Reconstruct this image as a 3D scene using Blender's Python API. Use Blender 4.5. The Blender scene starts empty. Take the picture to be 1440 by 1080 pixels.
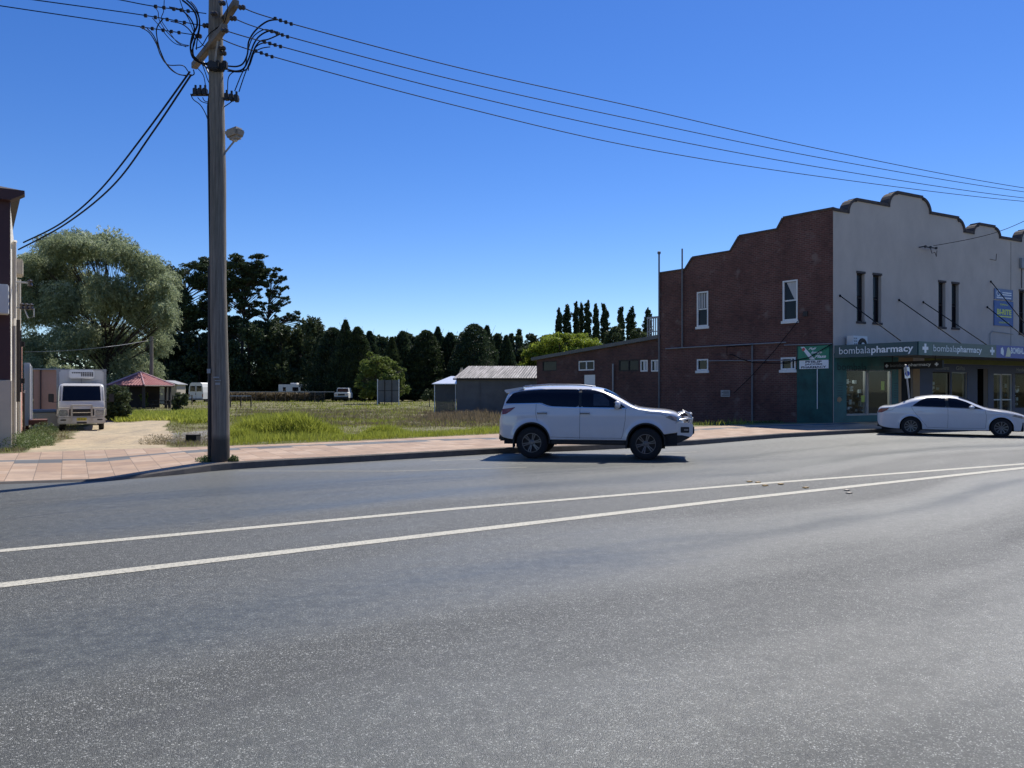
import bpy, bmesh, math, random
import numpy as np
from mathutils import Matrix, Vector
random.seed(7); rng = np.random.default_rng(7)
R = math.radians
sc = bpy.context.scene
col = sc.collection
# ------------------------------------------------------------ camera
EYE, HOR, FPX = 1.6, 550.0, 1080.0
cd = bpy.data.cameras.new('camera'); cam = bpy.data.objects.new('camera', cd); col.objects.link(cam)
cam.location = (0, 0, EYE); cam.rotation_euler = (R(90), 0, 0)
cd.sensor_width = 36; cd.lens = 27.0; cd.shift_y = 10/1440
cd.clip_start = .1; cd.clip_end = 6000
sc.camera = cam
# ------------------------------------------------------------ sky, sun
SUN_EL, SUN_AZ = 55, 30          # azimuth measured from +Y towards +X
w = bpy.data.worlds.new('World'); sc.world = w; w.use_nodes = True
nt = w.node_tree; bg = nt.nodes['Background']
sky = nt.nodes.new('ShaderNodeTexSky'); sky.sky_type = 'NISHITA'; sky.sun_disc = False
sky.sun_elevation = R(SUN_EL); sky.sun_rotation = R(SUN_AZ)
sky.altitude = 900; sky.air_density = 1.0; sky.dust_density = 0.15; sky.ozone_density = 4.0
hs = nt.nodes.new('ShaderNodeHueSaturation'); hs.inputs['Hue'].default_value = .514; hs.inputs['Saturation'].default_value = 1.28
nt.links.new(sky.outputs[0], hs.inputs['Color']); nt.links.new(hs.outputs[0], bg.inputs[0])
bg.inputs[1].default_value = 0.113
sd = bpy.data.lights.new('sun', 'SUN'); so = bpy.data.objects.new('sun', sd); col.objects.link(so)
sd.energy = 4.7; sd.angle = R(.5); sd.color = (1, .955, .88)
sv = Vector((math.sin(R(SUN_AZ))*math.cos(R(SUN_EL)), math.cos(R(SUN_AZ))*math.cos(R(SUN_EL)), math.sin(R(SUN_EL))))
so.rotation_euler = sv.to_track_quat('Z', 'Y').to_euler(); so.location = (0, 0, 30)
sc.view_settings.view_transform = 'Standard'; sc.view_settings.look = 'None'
sc.view_settings.gamma = 1; sc.view_settings.exposure = 0.3
sc.render.resolution_x = 1024; sc.render.resolution_y = 768

# ------------------------------------------------------------ helpers
def P(px, py, Y): return Vector(((px-720)/FPX*Y, Y, EYE+(HOR-py)/FPX*Y))
def G(px, py, z=0.0):
    Y = (EYE-z)*FPX/(py-HOR); return Vector(((px-720)/FPX*Y, Y, z))
def setk(o, label=None, cat=None, group=None, kind=None):
    if label: o['label'] = label
    if cat: o['category'] = cat
    if group: o['group'] = group
    if kind: o['kind'] = kind
    return o
def thing(name, label, cat, loc=(0, 0, 0), rotz=0, group=None):
    o = bpy.data.objects.new(name, None); col.objects.link(o); o.empty_display_size = .2
    o.location = loc; o.rotation_euler = (0, 0, rotz)
    return setk(o, label, cat, group)
def link_mesh(name, me, mat, parent=None, frame=None, smooth=False):
    o = bpy.data.objects.new(name, me); col.objects.link(o)
    for m in (mat if isinstance(mat, (list, tuple)) else [mat]): me.materials.append(m)
    if smooth: me.polygons.foreach_set('use_smooth', [True]*len(me.polygons))
    if frame is not None:
        o.location = Vector(frame[0]); o.rotation_euler = (0, 0, frame[1])
    if parent is not None:
        o.parent = parent
        if frame is not None:                       # frames are given in world space, roots in such cases are unrotated
            q = parent; off = Vector((0, 0, 0))
            while q is not None: off += q.location if q.parent is None else Vector((0,0,0)); q = q.parent
            if parent.parent is None: o.location = Vector(frame[0])-parent.location
            else:
                pl = parent.location; pr = parent.rotation_euler[2]
                d = Vector(frame[0])-off-pl
                o.location = Matrix.Rotation(-pr, 3, 'Z') @ d; o.rotation_euler = (0, 0, frame[1]-pr)
    return o
class MB:
    def __init__(s): s.v = []; s.f = []; s.mi = []; s.m = 0
    def add(s, vs, fs):
        n = len(s.v); s.v += [tuple(v) for v in vs]; s.f += [tuple(n+i for i in f) for f in fs]; s.mi += [s.m]*len(fs)
    def box(s, x0, x1, y0, y1, z0, z1):
        if x0 > x1: x0, x1 = x1, x0
        if y0 > y1: y0, y1 = y1, y0
        if z0 > z1: z0, z1 = z1, z0
        s.add([(x0,y0,z0),(x1,y0,z0),(x1,y1,z0),(x0,y1,z0),(x0,y0,z1),(x1,y0,z1),(x1,y1,z1),(x0,y1,z1)],
              [(0,3,2,1),(4,5,6,7),(0,1,5,4),(1,2,6,5),(2,3,7,6),(3,0,4,7)])
    def bbox(s, x0, x1, y0, y1, z0, z1, b=.02):     # bevelled box
        bm = bmesh.new(); bmesh.ops.create_cube(bm, size=1)
        for v in bm.verts: v.co = Vector(((x0+x1)/2+v.co.x*(x1-x0), (y0+y1)/2+v.co.y*(y1-y0), (z0+z1)/2+v.co.z*(z1-z0)))
        bmesh.ops.bevel(bm, geom=bm.edges[:], offset=b, segments=2, affect='EDGES')
        bmesh.ops.recalc_face_normals(bm, faces=bm.faces); bm.verts.index_update()
        s.add([v.co.copy() for v in bm.verts], [[v.index for v in f.verts] for f in bm.faces]); bm.free()
    def tube(s, pts, r, n=8, cap=True):
        pts = [Vector(p) for p in pts]; rs = r if isinstance(r, (list, tuple)) else [r]*len(pts)
        base = len(s.v); prev = None
        for i, p in enumerate(pts):
            t = (pts[min(i+1, len(pts)-1)]-pts[max(i-1, 0)])
            t = t.normalized() if t.length > 1e-9 else Vector((0, 0, 1))
            if prev is None:
                a = Vector((0, 0, 1)) if abs(t.z) < .9 else Vector((1, 0, 0)); u = t.cross(a).normalized()
            else:
                u = (prev-t*prev.dot(t)); u = u.normalized() if u.length > 1e-6 else t.orthogonal().normalized()
            prev = u; v = t.cross(u)
            for k in range(n):
                a = 2*math.pi*k/n; s.v.append(tuple(p+(u*math.cos(a)+v*math.sin(a))*rs[i]))
        for i in range(len(pts)-1):
            for k in range(n):
                a = base+i*n+k; b = base+i*n+(k+1) % n; s.f.append((a, b, b+n, a+n)); s.mi.append(s.m)
        if cap:
            s.f.append(tuple(base+k for k in range(n))[::-1]); s.mi.append(s.m)
            s.f.append(tuple(base+(len(pts)-1)*n+k for k in range(n))); s.mi.append(s.m)
    def prism(s, poly, y0, y1):                     # polygon in (x,z) extruded along y
        n = len(poly); base = [(x, y0, z) for x, z in poly]+[(x, y1, z) for x, z in poly]
        a = sum(poly[i][0]*poly[(i+1) % n][1]-poly[(i+1) % n][0]*poly[i][1] for i in range(n))
        fr = tuple(range(n)); bk = tuple(range(n, 2*n))[::-1]
        sd_ = [(i, n+i, n+(i+1) % n, (i+1) % n) for i in range(n)]
        if a < 0: fr = fr[::-1]; bk = bk[::-1]; sd_ = [q[::-1] for q in sd_]
        s.add(base, [fr, bk]+[q[::-1] for q in sd_])
    def lathe(s, prof, c, axis='y', n=24):          # prof: (radius, offset along axis)
        base = len(s.v); c = Vector(c)
        for r, h in prof:
            for k in range(n):
                a = 2*math.pi*k/n; A, B = r*math.cos(a), r*math.sin(a)
                s.v.append(tuple(c+(Vector((A, h, B)) if axis == 'y' else Vector((A, B, h)) if axis == 'z' else Vector((h, A, B)))))
        for i in range(len(prof)-1):
            for k in range(n):
                a = base+i*n+k; b = base+i*n+(k+1) % n; s.f.append((a, b, b+n, a+n)); s.mi.append(s.m)
    def build(s, name, mat, parent=None, frame=None, smooth=False, fix=True):
        me = bpy.data.meshes.new(name); me.from_pydata(s.v, [], s.f)
        if isinstance(mat, (list, tuple)): me.polygons.foreach_set('material_index', s.mi)
        me.update()
        if fix:
            bm = bmesh.new(); bm.from_mesh(me); bmesh.ops.recalc_face_normals(bm, faces=bm.faces); bm.to_mesh(me); bm.free()
        o = link_mesh(name, me, mat, parent, frame, smooth)
        if smooth:
            try: me.set_sharp_from_angle(angle=R(38))
            except Exception: pass
        return o
def wall_cells(mb, x0, x1, z0, z1, holes, y0, y1):
    xs = sorted({x0, x1, *[h[0] for h in holes], *[h[1] for h in holes]})
    for a, b in zip(xs[:-1], xs[1:]):
        if a < x0-1e-6 or b > x1+1e-6: continue
        hs_ = sorted([(h[2], h[3]) for h in holes if h[0] < (a+b)/2 < h[1]])
        z = z0
        for p, q in hs_:
            if p > z: mb.box(a, b, y0, y1, z, p)
            z = max(z, q)
        if z < z1: mb.box(a, b, y0, y1, z, z1)
def text_mesh(body, o, rt, up, nrm, wd, ht, bold=0, shear=0, ext=.004, spacing=1.0):
    """lettering as vertices/faces laid on a plane: o is the lower left corner"""
    cu = bpy.data.curves.new('t', 'FONT'); cu.body = body; cu.offset = bold; cu.shear = shear; cu.extrude = 0; cu.resolution_u = 3; cu.space_character = spacing
    ob = bpy.data.objects.new('t', cu); col.objects.link(ob)
    dg = bpy.context.evaluated_depsgraph_get(); dg.update()
    me = bpy.data.meshes.new_from_object(ob.evaluated_get(dg))
    vs = [v.co.copy() for v in me.vertices]; fs = [tuple(p.vertices) for p in me.polygons]
    bpy.data.objects.remove(ob); bpy.data.curves.remove(cu); bpy.data.meshes.remove(me)
    x0 = min(v.x for v in vs); x1 = max(v.x for v in vs); y0 = min(v.y for v in vs); y1 = max(v.y for v in vs)
    o, rt, up, nrm = map(Vector, (o, rt, up, nrm))
    out = [o+rt*((v.x-x0)/(x1-x0)*wd)+up*((v.y-y0)/(y1-y0)*ht)+nrm*ext for v in vs]
    return out, fs
def add_text(mb, *a, **k): v, f = text_mesh(*a, **k); mb.add(v, f)

# ------------------------------------------------------------ materials
def nd(t, kind, **k):
    n = t.nodes.new(kind)
    for a, b in k.items():
        if a in n.inputs: n.inputs[a].default_value = b
        else: setattr(n, a, b)
    return n
def mth(t, op, a, b=None, c=None, clamp=False):
    n = t.nodes.new('ShaderNodeMath'); n.operation = op; n.use_clamp = clamp
    for i, v in enumerate((a, b, c)):
        if v is None: continue
        if isinstance(v, (int, float)): n.inputs[i].default_value = v
        else: t.links.new(v, n.inputs[i])
    return n.outputs[0]
def mixc(t, f, a, b, mode='MIX'):
    n = t.nodes.new('ShaderNodeMix'); n.data_type = 'RGBA'; n.blend_type = mode
    for s_, v in ((n.inputs[0], f), (n.inputs[6], a), (n.inputs[7], b)):
        if isinstance(v, (int, float)): s_.default_value = v
        elif isinstance(v, tuple): s_.default_value = (*v[:3], 1)
        else: t.links.new(v, s_)
    return n.outputs[2]
def ramp(t, f, stops):
    n = t.nodes.new('ShaderNodeValToRGB'); e = n.color_ramp.elements
    while len(e) < len(stops): e.new(.5)
    for k, (p, c) in zip(e, stops): k.position = p; k.color = (*c, 1) if isinstance(c, tuple) else (c, c, c, 1)
    t.links.new(f, n.inputs[0]); return n.outputs[0]
def newmat(name):
    m = bpy.data.materials.new(name); m.use_nodes = True
    t = m.node_tree; return m, t, t.nodes['Principled BSDF']
def noise(t, vec, scale, detail=4, rough=.6, dist=0):
    n = nd(t, 'ShaderNodeTexNoise'); n.inputs['Scale'].default_value = scale; n.inputs['Detail'].default_value = detail
    n.inputs['Roughness'].default_value = rough; n.inputs['Distortion'].default_value = dist
    if vec is not None: t.links.new(vec, n.inputs['Vector'])
    return n.outputs['Fac']
def objco(t): return t.nodes.new('ShaderNodeTexCoord').outputs['Object']
def mapping(t, vec, scale=(1, 1, 1), rot=(0, 0, 0)):
    n = t.nodes.new('ShaderNodeMapping'); n.inputs['Scale'].default_value = scale; n.inputs['Rotation'].default_value = rot
    t.links.new(vec, n.inputs['Vector']); return n.outputs[0]
def bump(t, b, h, strength=.3, dist=.01):
    n = t.nodes.new('ShaderNodeBump'); n.inputs['Strength'].default_value = strength; n.inputs['Distance'].default_value = dist
    t.links.new(h, n.inputs['Height']); t.links.new(n.outputs[0], b.inputs['Normal'])
def mat(name, c, rough=.6, metal=0, var=.18, vs=4, bmp=0, bs=40, coat=0, spec=.5, stretch=(1, 1, 1), c2=None):
    m, t, b = newmat(name)
    co = mapping(t, objco(t), stretch)
    f = noise(t, co, vs, 6, .65)
    f = ramp(t, f, [(.3, 0.0), (.7, 1.0)])
    c2 = c2 or tuple(x*(1-var) for x in c)
    b.inputs['Roughness'].default_value = rough
    t.links.new(mixc(t, f, c, c2), b.inputs['Base Color'])
    b.inputs['Metallic'].default_value = metal; b.inputs['Coat Weight'].default_value = coat
    b.inputs['Coat Roughness'].default_value = .05; b.inputs['Specular IOR Level'].default_value = spec
    if bmp: bump(t, b, noise(t, co, bs, 5, .7), bmp, .01)
    return m
def brick_mat(name, c1, c2, mortar, stain=(.02, .015, .02), sc_=1.0, mort=.01, patch=.5):
    m, t, b = newmat(name); o = objco(t)
    sp = nd(t, 'ShaderNodeSeparateXYZ'); t.links.new(o, sp.inputs[0])
    cb = nd(t, 'ShaderNodeCombineXYZ'); t.links.new(sp.outputs[0], cb.inputs[0]); t.links.new(sp.outputs[2], cb.inputs[1])
    br = nd(t, 'ShaderNodeTexBrick'); t.links.new(cb.outputs[0], br.inputs['Vector'])
    br.inputs['Scale'].default_value = 1; br.inputs['Brick Width'].default_value = .24*sc_; br.inputs['Row Height'].default_value = .086*sc_
    br.inputs['Mortar Size'].default_value = mort; br.inputs['Mortar Smooth'].default_value = .3; br.inputs['Bias'].default_value = 0
    br.inputs['Color1'].default_value = (*c1, 1); br.inputs['Color2'].default_value = (*c2, 1); br.inputs['Mortar'].default_value = (*mortar, 1)
    n1 = ramp(t, noise(t, o, .55, 6, .65), [(.38, 0.0), (.62, 1.0)])
    n2 = ramp(t, noise(t, mapping(t, o, (1, 1, 2.5)), 3.5, 5, .7), [(.35, 0.0), (.7, 1.0)])
    c = mixc(t, mth(t, 'MULTIPLY', n1, patch), br.outputs['Color'], tuple(a*.5 for a in c1))
    c = mixc(t, mth(t, 'MULTIPLY', n2, .5), c, tuple(min(1, a*1.55) for a in c2))
    n3 = ramp(t, noise(t, o, 1.7, 4, .5), [(.6, 0.0), (.72, 1.0)])
    c = mixc(t, mth(t, 'MULTIPLY', n3, .5), c, tuple(a*1.3 for a in mortar))
    t.links.new(c, b.inputs['Base Color']); b.inputs['Roughness'].default_value = .85
    bump(t, b, mth(t, 'SUBTRACT', 1, br.outputs['Fac']), .5, .008)
    return m
def leaf_mat(name, c1, c2, trans=.35, c3=None):
    m, t, b = newmat(name)
    at = nd(t, 'ShaderNodeAttribute', attribute_name='tint')
    st = [(0.0, c1), (.75, c2)] + ([(1.0, c3)] if c3 else [])
    c = ramp(t, at.outputs['Fac'], st)
    t.links.new(c, b.inputs['Base Color']); b.inputs['Roughness'].default_value = .55; b.inputs['Specular IOR Level'].default_value = .25
    tr = nd(t, 'ShaderNodeBsdfTranslucent'); t.links.new(c, tr.inputs[0])
    mx = nd(t, 'ShaderNodeMixShader'); mx.inputs[0].default_value = trans
    t.links.new(b.outputs[0], mx.inputs[1]); t.links.new(tr.outputs[0], mx.inputs[2])
    t.links.new(mx.outputs[0], t.nodes['Material Output'].inputs[0]); return m
def glass_mat(name, c=(.01, .012, .015), rough=.03, spec=.5, var=0):
    m, t, b = newmat(name); b.inputs['Base Color'].default_value = (*c, 1); b.inputs['Roughness'].default_value = rough
    b.inputs['Specular IOR Level'].default_value = spec
    f = noise(t, objco(t), 1.5, 2, .5); bump(t, b, f, .03, .01)
    return m
def clear_glass(name, tint=(.9, .94, .94), k=.0):
    m = bpy.data.materials.new(name); m.use_nodes = True; t = m.node_tree; t.nodes.remove(t.nodes['Principled BSDF'])
    tr = nd(t, 'ShaderNodeBsdfTransparent'); tr.inputs[0].default_value = (*tint, 1)
    gl = nd(t, 'ShaderNodeBsdfGlossy'); gl.inputs['Roughness'].default_value = .02
    mx = nd(t, 'ShaderNodeMixShader'); mx.inputs[0].default_value = .016+k; t.links.new(tr.outputs[0], mx.inputs[1]); t.links.new(gl.outputs[0], mx.inputs[2])
    t.links.new(mx.outputs[0], t.nodes['Material Output'].inputs[0]); return m
M = {}
M['brick'] = brick_mat('dark_brick', (.068, .028, .023), (.13, .052, .040), (.17, .13, .11), mort=.011, patch=.75)
M['brick2'] = brick_mat('wing_brick', (.055, .026, .023), (.10, .043, .034), (.11, .085, .078), patch=.7)
M['wbrick'] = brick_mat('white_painted_brick', (.62, .58, .50), (.66, .62, .55), (.45, .41, .35), patch=.12)
M['rbrick'] = brick_mat('orange_brick', (.42, .17, .12), (.52, .24, .17), (.45, .36, .3), patch=.3)
M['render'] = mat('grey_render', (.56, .495, .43), .9, var=.2, vs=.8, bmp=.25, bs=25, stretch=(1, 1, .6))
M['cap'] = mat('parapet_coping', (.09, .075, .07), .9, var=.4, vs=5, bmp=.3)
M['teal'] = mat('teal_paint', (.02, .14, .145), .55, var=.35, vs=2.2)
M['green'] = mat('dark_green_paint', (.018, .105, .088), .7, var=.6, vs=1.6, bmp=.15, bs=20)
M['fasciat'] = mat('teal_sign', (.011, .058, .07), .35, var=.1, vs=2)
M['fasciag'] = mat('teal_sign_pale', (.04, .105, .105), .4, var=.12, vs=2)
M['fasciab'] = mat('blue_sign', (.02, .045, .30), .4, var=.1, vs=2)
M['blue'] = mat('blue_paint', (.006, .022, .10), .5, var=.3, vs=2)
M['white'] = mat('white_paint', (.74, .74, .71), .5, var=.1, vs=5)
M['letter'] = mat('white_lettering', (.8, .82, .82), .5, var=.04, vs=5)
M['ink'] = mat('dark_lettering', (.02, .02, .05), .6, var=.1)
M['dteal'] = mat('dark_teal_lettering', (.005, .03, .035), .6, var=.1)
M['sgreen'] = mat('sign_green', (.01, .22, .12), .45, var=.15, vs=3)
M['yel'] = mat('yellow_lettering', (.62, .68, .12), .5, var=.1)
M['yellow'] = mat('yellow_plate', (.75, .6, .05), .5, var=.1)
M['beige'] = mat('beige_paint', (.38, .24, .13), .7, var=.2)
M['olive'] = mat('olive_strip', (.2, .2, .04), .7, var=.2)
M['mark_orange'] = mat('marker_orange', (.5, .33, .12), .5, var=.3, vs=30)
M['black'] = mat('black_plastic', (.012, .012, .014), .55, var=.2, vs=12)
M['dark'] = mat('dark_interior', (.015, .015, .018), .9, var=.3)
M['tyre'] = mat('rubber', (.014, .014, .015), .85, var=.3, vs=20, bmp=.2, bs=80)
M['steel'] = mat('steel', (.5, .5, .5), .35, metal=.8, var=.2)
M['galv'] = mat('galvanised', (.33, .34, .35), .55, metal=.3, var=.25, vs=6)
M['alloy'] = mat('alloy', (.17, .175, .185), .35, metal=.85, var=.1)
M['chrome'] = mat('chrome', (.75, .75, .76), .08, metal=1, var=.05)
M['glassd'] = glass_mat('dark_glass', (.006, .007, .012), .03, .32)
M['glassw'] = glass_mat('window_glass', (.02, .025, .03), .05, .16)
M['shopglass'] = clear_glass('shop_glass')
M['cabglass'] = clear_glass('cab_glass', (.4, .44, .44), .04)
M['curtain'] = mat('curtain', (.55, .55, .55), .9, var=.3, vs=3, stretch=(9, 9, .6))
M['concrete'] = mat('kerb_concrete', (.13, .115, .10), .9, var=.35, vs=5, bmp=.4, bs=60)
M['peach'] = mat('peach_wall', (.5, .28, .21), .85, var=.15, vs=2, bmp=.1)
M['cream'] = mat('cream_wall', (.52, .46, .37), .8, var=.15, vs=2)
M['maroon'] = mat('maroon_paint', (.05, .018, .02), .6, var=.2, vs=2)
M['container'] = mat('white_container', (.62, .62, .6), .6, var=.25, vs=2, stretch=(1, 1, .3))
M['rust'] = mat('rusty_steel', (.14, .05, .03), .8, var=.5, vs=6, bmp=.3)
M['bluem'] = mat('faded_blue_metal', (.16, .22, .32), .5, var=.3)
M['redroof'] = mat('red_roof_sheet', (.27, .075, .075), .55, var=.25, vs=1.5, c2=(.34, .14, .13))
M['ridge'] = mat('pale_ridge', (.55, .33, .33), .5, var=.1)
M['postd'] = mat('dark_post', (.035, .028, .025), .8, var=.3)
M['shedwall'] = mat('shed_sheet', (.15, .15, .14), .8, var=.3, vs=1.2)
M['pipe'] = mat('weathered_pipe', (.17, .17, .175), .6, var=.3, vs=6)
M['zinc'] = mat('zincalume', (.7, .72, .73), .35, metal=.5, var=.1)
M['wirem'] = mat('cable', (.012, .012, .015), .8, var=.1, spec=.15)
M['greyline'] = mat('grey_cable', (.25, .25, .25), .5, var=.1)
M['insul'] = mat('insulator', (.03, .022, .02), .3, var=.2)
M['redlamp'] = mat('tail_lamp', (.22, .004, .006), .2, var=.4, vs=9, coat=.4)
M['lampglass'] = mat('head_lamp', (.42, .43, .45), .08, var=.6, vs=14, coat=1, metal=.3)
M['markpaint'] = mat('cloth', (.4, .4, .4))

def car_paint(name, c, dirt=0.0):
    m, t, b = newmat(name); b.inputs['Roughness'].default_value = .32; b.inputs['Coat Weight'].default_value = 1; b.inputs['Coat Roughness'].default_value = .04
    o = objco(t); sp = nd(t, 'ShaderNodeSeparateXYZ'); t.links.new(o, sp.inputs[0])
    lo = nd(t, 'ShaderNodeMapRange'); lo.inputs[1].default_value = 1.0; lo.inputs[2].default_value = .3; t.links.new(sp.outputs[2], lo.inputs[0])
    f = mth(t, 'MULTIPLY', lo.outputs[0], ramp(t, noise(t, o, 3.5, 6, .7), [(.35, .0), (.75, 1.0)]))
    f = mth(t, 'MULTIPLY', f, dirt)
    t.links.new(mixc(t, f, c, (.33, .28, .21)), b.inputs['Base Color'])
    t.links.new(mth(t, 'ADD', mth(t, 'MULTIPLY', f, .4), .3), b.inputs['Roughness'])
    return m
M['paint'] = car_paint('white_car_paint', (.60, .605, .62), .3)
M['paint2'] = car_paint('white_sedan_paint', (.60, .61, .63), .15)
M['tpaint'] = car_paint('dusty_truck_paint', (.6, .57, .52), .85)

# road -----------------------------------------------------------------------
def road_mat():
    m, t, b = newmat('asphalt')
    uv = nd(t, 'ShaderNodeUVMap', uv_map='uv').outputs[0]
    o = objco(t)
    sp = nd(t, 'ShaderNodeSeparateXYZ'); t.links.new(uv, sp.inputs[0])
    wob = noise(t, mapping(t, uv, (.12, .5, 1)), 1, 4, .6)
    v = mth(t, 'ADD', sp.outputs[1], mth(t, 'MULTIPLY', mth(t, 'SUBTRACT', wob, .5), 2.4))
    # polished wheel paths (flattened chip), rougher stone between them
    r1 = ramp(t, mth(t, 'DIVIDE', v, 24.0), [(0.0, .42), (.10, .35), (.15, .85), (.205, .45), (.26, .9), (.305, .12), (.40, .06), (.455, .95), (.525, .10), (.595, .62), (.66, .3), (.72, .35), (.80, .2), (.9, .6)])
    big = noise(t, mapping(t, uv, (.18, .6, 1)), 1.3, 6, .62)
    pol = mth(t, 'ADD', r1, mth(t, 'MULTIPLY', mth(t, 'SUBTRACT', big, .5), 1.1), clamp=True)
    vo = nd(t, 'ShaderNodeTexVoronoi'); vo.inputs['Scale'].default_value = 170; t.links.new(o, vo.inputs['Vector'])
    sc2 = nd(t, 'ShaderNodeSeparateColor'); t.links.new(vo.outputs['Color'], sc2.inputs[0])
    chip = sc2.outputs[0]
    base = ramp(t, chip, [(0.0, (.018, .0185, .015)), (.5, (.070, .072, .060)), (.86, (.13, .132, .112)), (.93, (.36, .36, .33)), (1.0, (.6, .6, .55))])
    vo2 = nd(t, 'ShaderNodeTexVoronoi'); vo2.inputs['Scale'].default_value = 45; t.links.new(o, vo2.inputs['Vector'])
    s3 = nd(t, 'ShaderNodeSeparateColor'); t.links.new(vo2.outputs['Color'], s3.inputs[0])
    med = noise(t, o, 9, 6, .8)
    base = mixc(t, mth(t, 'MULTIPLY', pol, .6), base, (.142, .148, .124))
    base = mixc(t, ramp(t, med, [(.35, .75), (.62, 0.0)]), base, (.045, .046, .041))
    # old patches near the kerb are greener and paler
    pk = ramp(t, mth(t, 'DIVIDE', mth(t, 'ADD', v, mth(t, 'MULTIPLY', noise(t, uv, 1.5, 5), .6)), 24.0), [(.05, .75), (.085, 0.0)])
    base = mixc(t, mth(t, 'MULTIPLY', pk, .6), base, (.15, .155, .142))
    st = ramp(t, noise(t, mapping(t, o, (1, 1, 1)), 2.2, 7, .75), [(.70, 0.0), (.78, .4)])
    base = mixc(t, st, base, (.02, .018, .016))
    vc = nd(t, 'ShaderNodeTexVoronoi'); vc.feature = 'DISTANCE_TO_EDGE'; vc.inputs['Scale'].default_value = .33
    wv = nd(t, 'ShaderNodeVectorMath'); wv.operation = 'ADD'; t.links.new(o, wv.inputs[0]); nn_ = nd(t, 'ShaderNodeTexNoise'); nn_.inputs['Scale'].default_value = 1.7; nn_.inputs['Detail'].default_value = 6; t.links.new(o, nn_.inputs['Vector']); t.links.new(nn_.outputs['Color'], wv.inputs[1]); t.links.new(wv.outputs[0], vc.inputs['Vector'])
    ck = mth(t, 'MULTIPLY', mth(t, 'LESS_THAN', vc.outputs['Distance'], .006), ramp(t, noise(t, o, .35, 3), [(.5, 0.0), (.56, .75)]))
    oil = mth(t, 'MULTIPLY', ramp(t, noise(t, mapping(t, uv, (.35, 2.2, 1)), 1.1, 5, .6), [(.55, 0.0), (.68, .45)]), ramp(t, mth(t, 'DIVIDE', v, 24.0), [(.17, 0.0), (.205, 1.0), (.24, 0.0), (.49, 0.0), (.53, 1.0), (.57, 0.0)]))
    base = mixc(t, oil, base, (.03, .029, .028))
    t.links.new(base, b.inputs['Base Color'])
    rr = mth(t, 'SUBTRACT', .62, mth(t, 'MULTIPLY', pol, .24))
    t.links.new(rr, b.inputs['Roughness'])
    b.inputs['Specular IOR Level'].default_value = .5
    h = mth(t, 'ADD', mth(t, 'MULTIPLY', vo.outputs['Distance'], -1.0), mth(t, 'MULTIPLY', med, .6))
    n = t.nodes.new('ShaderNodeBump'); n.inputs['Distance'].default_value = .012
    t.links.new(mth(t, 'SUBTRACT', .55, mth(t, 'MULTIPLY', pol, .35)), n.inputs['Strength'])
    t.links.new(h, n.inputs['Height']); t.links.new(n.outputs[0], b.inputs['Normal'])
    return m
M['road'] = road_mat()
def line_mat():
    m, t, b = newmat('line_paint'); o = objco(t)
    f = ramp(t, noise(t, o, 34, 6, .85), [(.50, 0.0), (.60, .85)])
    f2 = ramp(t, noise(t, o, 1.6, 4, .7), [(.3, 0.0), (.8, .35)])
    c = mixc(t, f2, (.52, .49, .39), (.32, .30, .24)); c = mixc(t, f, c, (.13, .13, .12))
    t.links.new(c, b.inputs['Base Color']); b.inputs['Roughness'].default_value = .7
    bump(t, b, noise(t, o, 90, 3), .4, .006); return m
M['line'] = line_mat()
def paver_mat():
    m, t, b = newmat('pavers'); uv = nd(t, 'ShaderNodeUVMap', uv_map='uv').outputs[0]; o = objco(t)
    sp = nd(t, 'ShaderNodeSeparateXYZ'); t.links.new(uv, sp.inputs[0])
    T = .44
    U = mth(t, 'DIVIDE', sp.outputs[0], T); V = mth(t, 'DIVIDE', sp.outputs[1], T)
    wn2 = nd(t, 'ShaderNodeTexWhiteNoise'); wn2.noise_dimensions = '1D'; t.links.new(mth(t, 'FLOOR', U), wn2.inputs['W']); V0 = V; V = mth(t, 'ADD', V, mth(t, 'MULTIPLY', wn2.outputs[0], .8))
    fu = mth(t, 'FRACT', U); fv = mth(t, 'FRACT', V); iu = mth(t, 'FLOOR', U); iv = mth(t, 'FLOOR', V)
    def edge(f): return mth(t, 'LESS_THAN', mth(t, 'MINIMUM', f, mth(t, 'SUBTRACT', 1, f)), .014)
    jo = mth(t, 'MAXIMUM', edge(fu), edge(fv))
    cb = nd(t, 'ShaderNodeCombineXYZ'); t.links.new(iu, cb.inputs[0]); t.links.new(iv, cb.inputs[1])
    wn = nd(t, 'ShaderNodeTexWhiteNoise'); t.links.new(cb.outputs[0], wn.inputs[0])
    pink = ramp(t, wn.outputs[0], [(0.0, (.35, .235, .155)), (.5, (.42, .29, .195)), (1.0, (.47, .345, .245))])
    n1 = noise(t, o, 2.2, 6, .7)
    pink = mixc(t, ramp(t, n1, [(.4, 0.0), (.7, .6)]), pink, (.22, .16, .125))
    hi = mth(t, 'ADD', 6.0, mth(t, 'MULTIPLY', mth(t, 'GREATER_THAN', wn2.outputs[0], .6), .85))
    band = mth(t, 'MULTIPLY', mth(t, 'GREATER_THAN', V0, hi), mth(t, 'LESS_THAN', V0, 7.5))
    grey = mixc(t, wn.outputs[0], (.085, .09, .095), (.15, .155, .155))
    c = mixc(t, band, pink, grey)
    c = mixc(t, ramp(t, noise(t, o, 60, 3, .8), [(.6, 0.0), (.72, .35)]), c, (.2, .16, .13))
    c = mixc(t, mth(t, 'MULTIPLY', jo, .75), c, (.10, .08, .065))
    t.links.new(c, b.inputs['Base Color']); b.inputs['Roughness'].default_value = .85
    bump(t, b, mth(t, 'SUBTRACT', noise(t, o, 70, 4), mth(t, 'MULTIPLY', jo, 1.0)), .3, .005)
    return m
M['paver'] = paver_mat()
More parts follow.
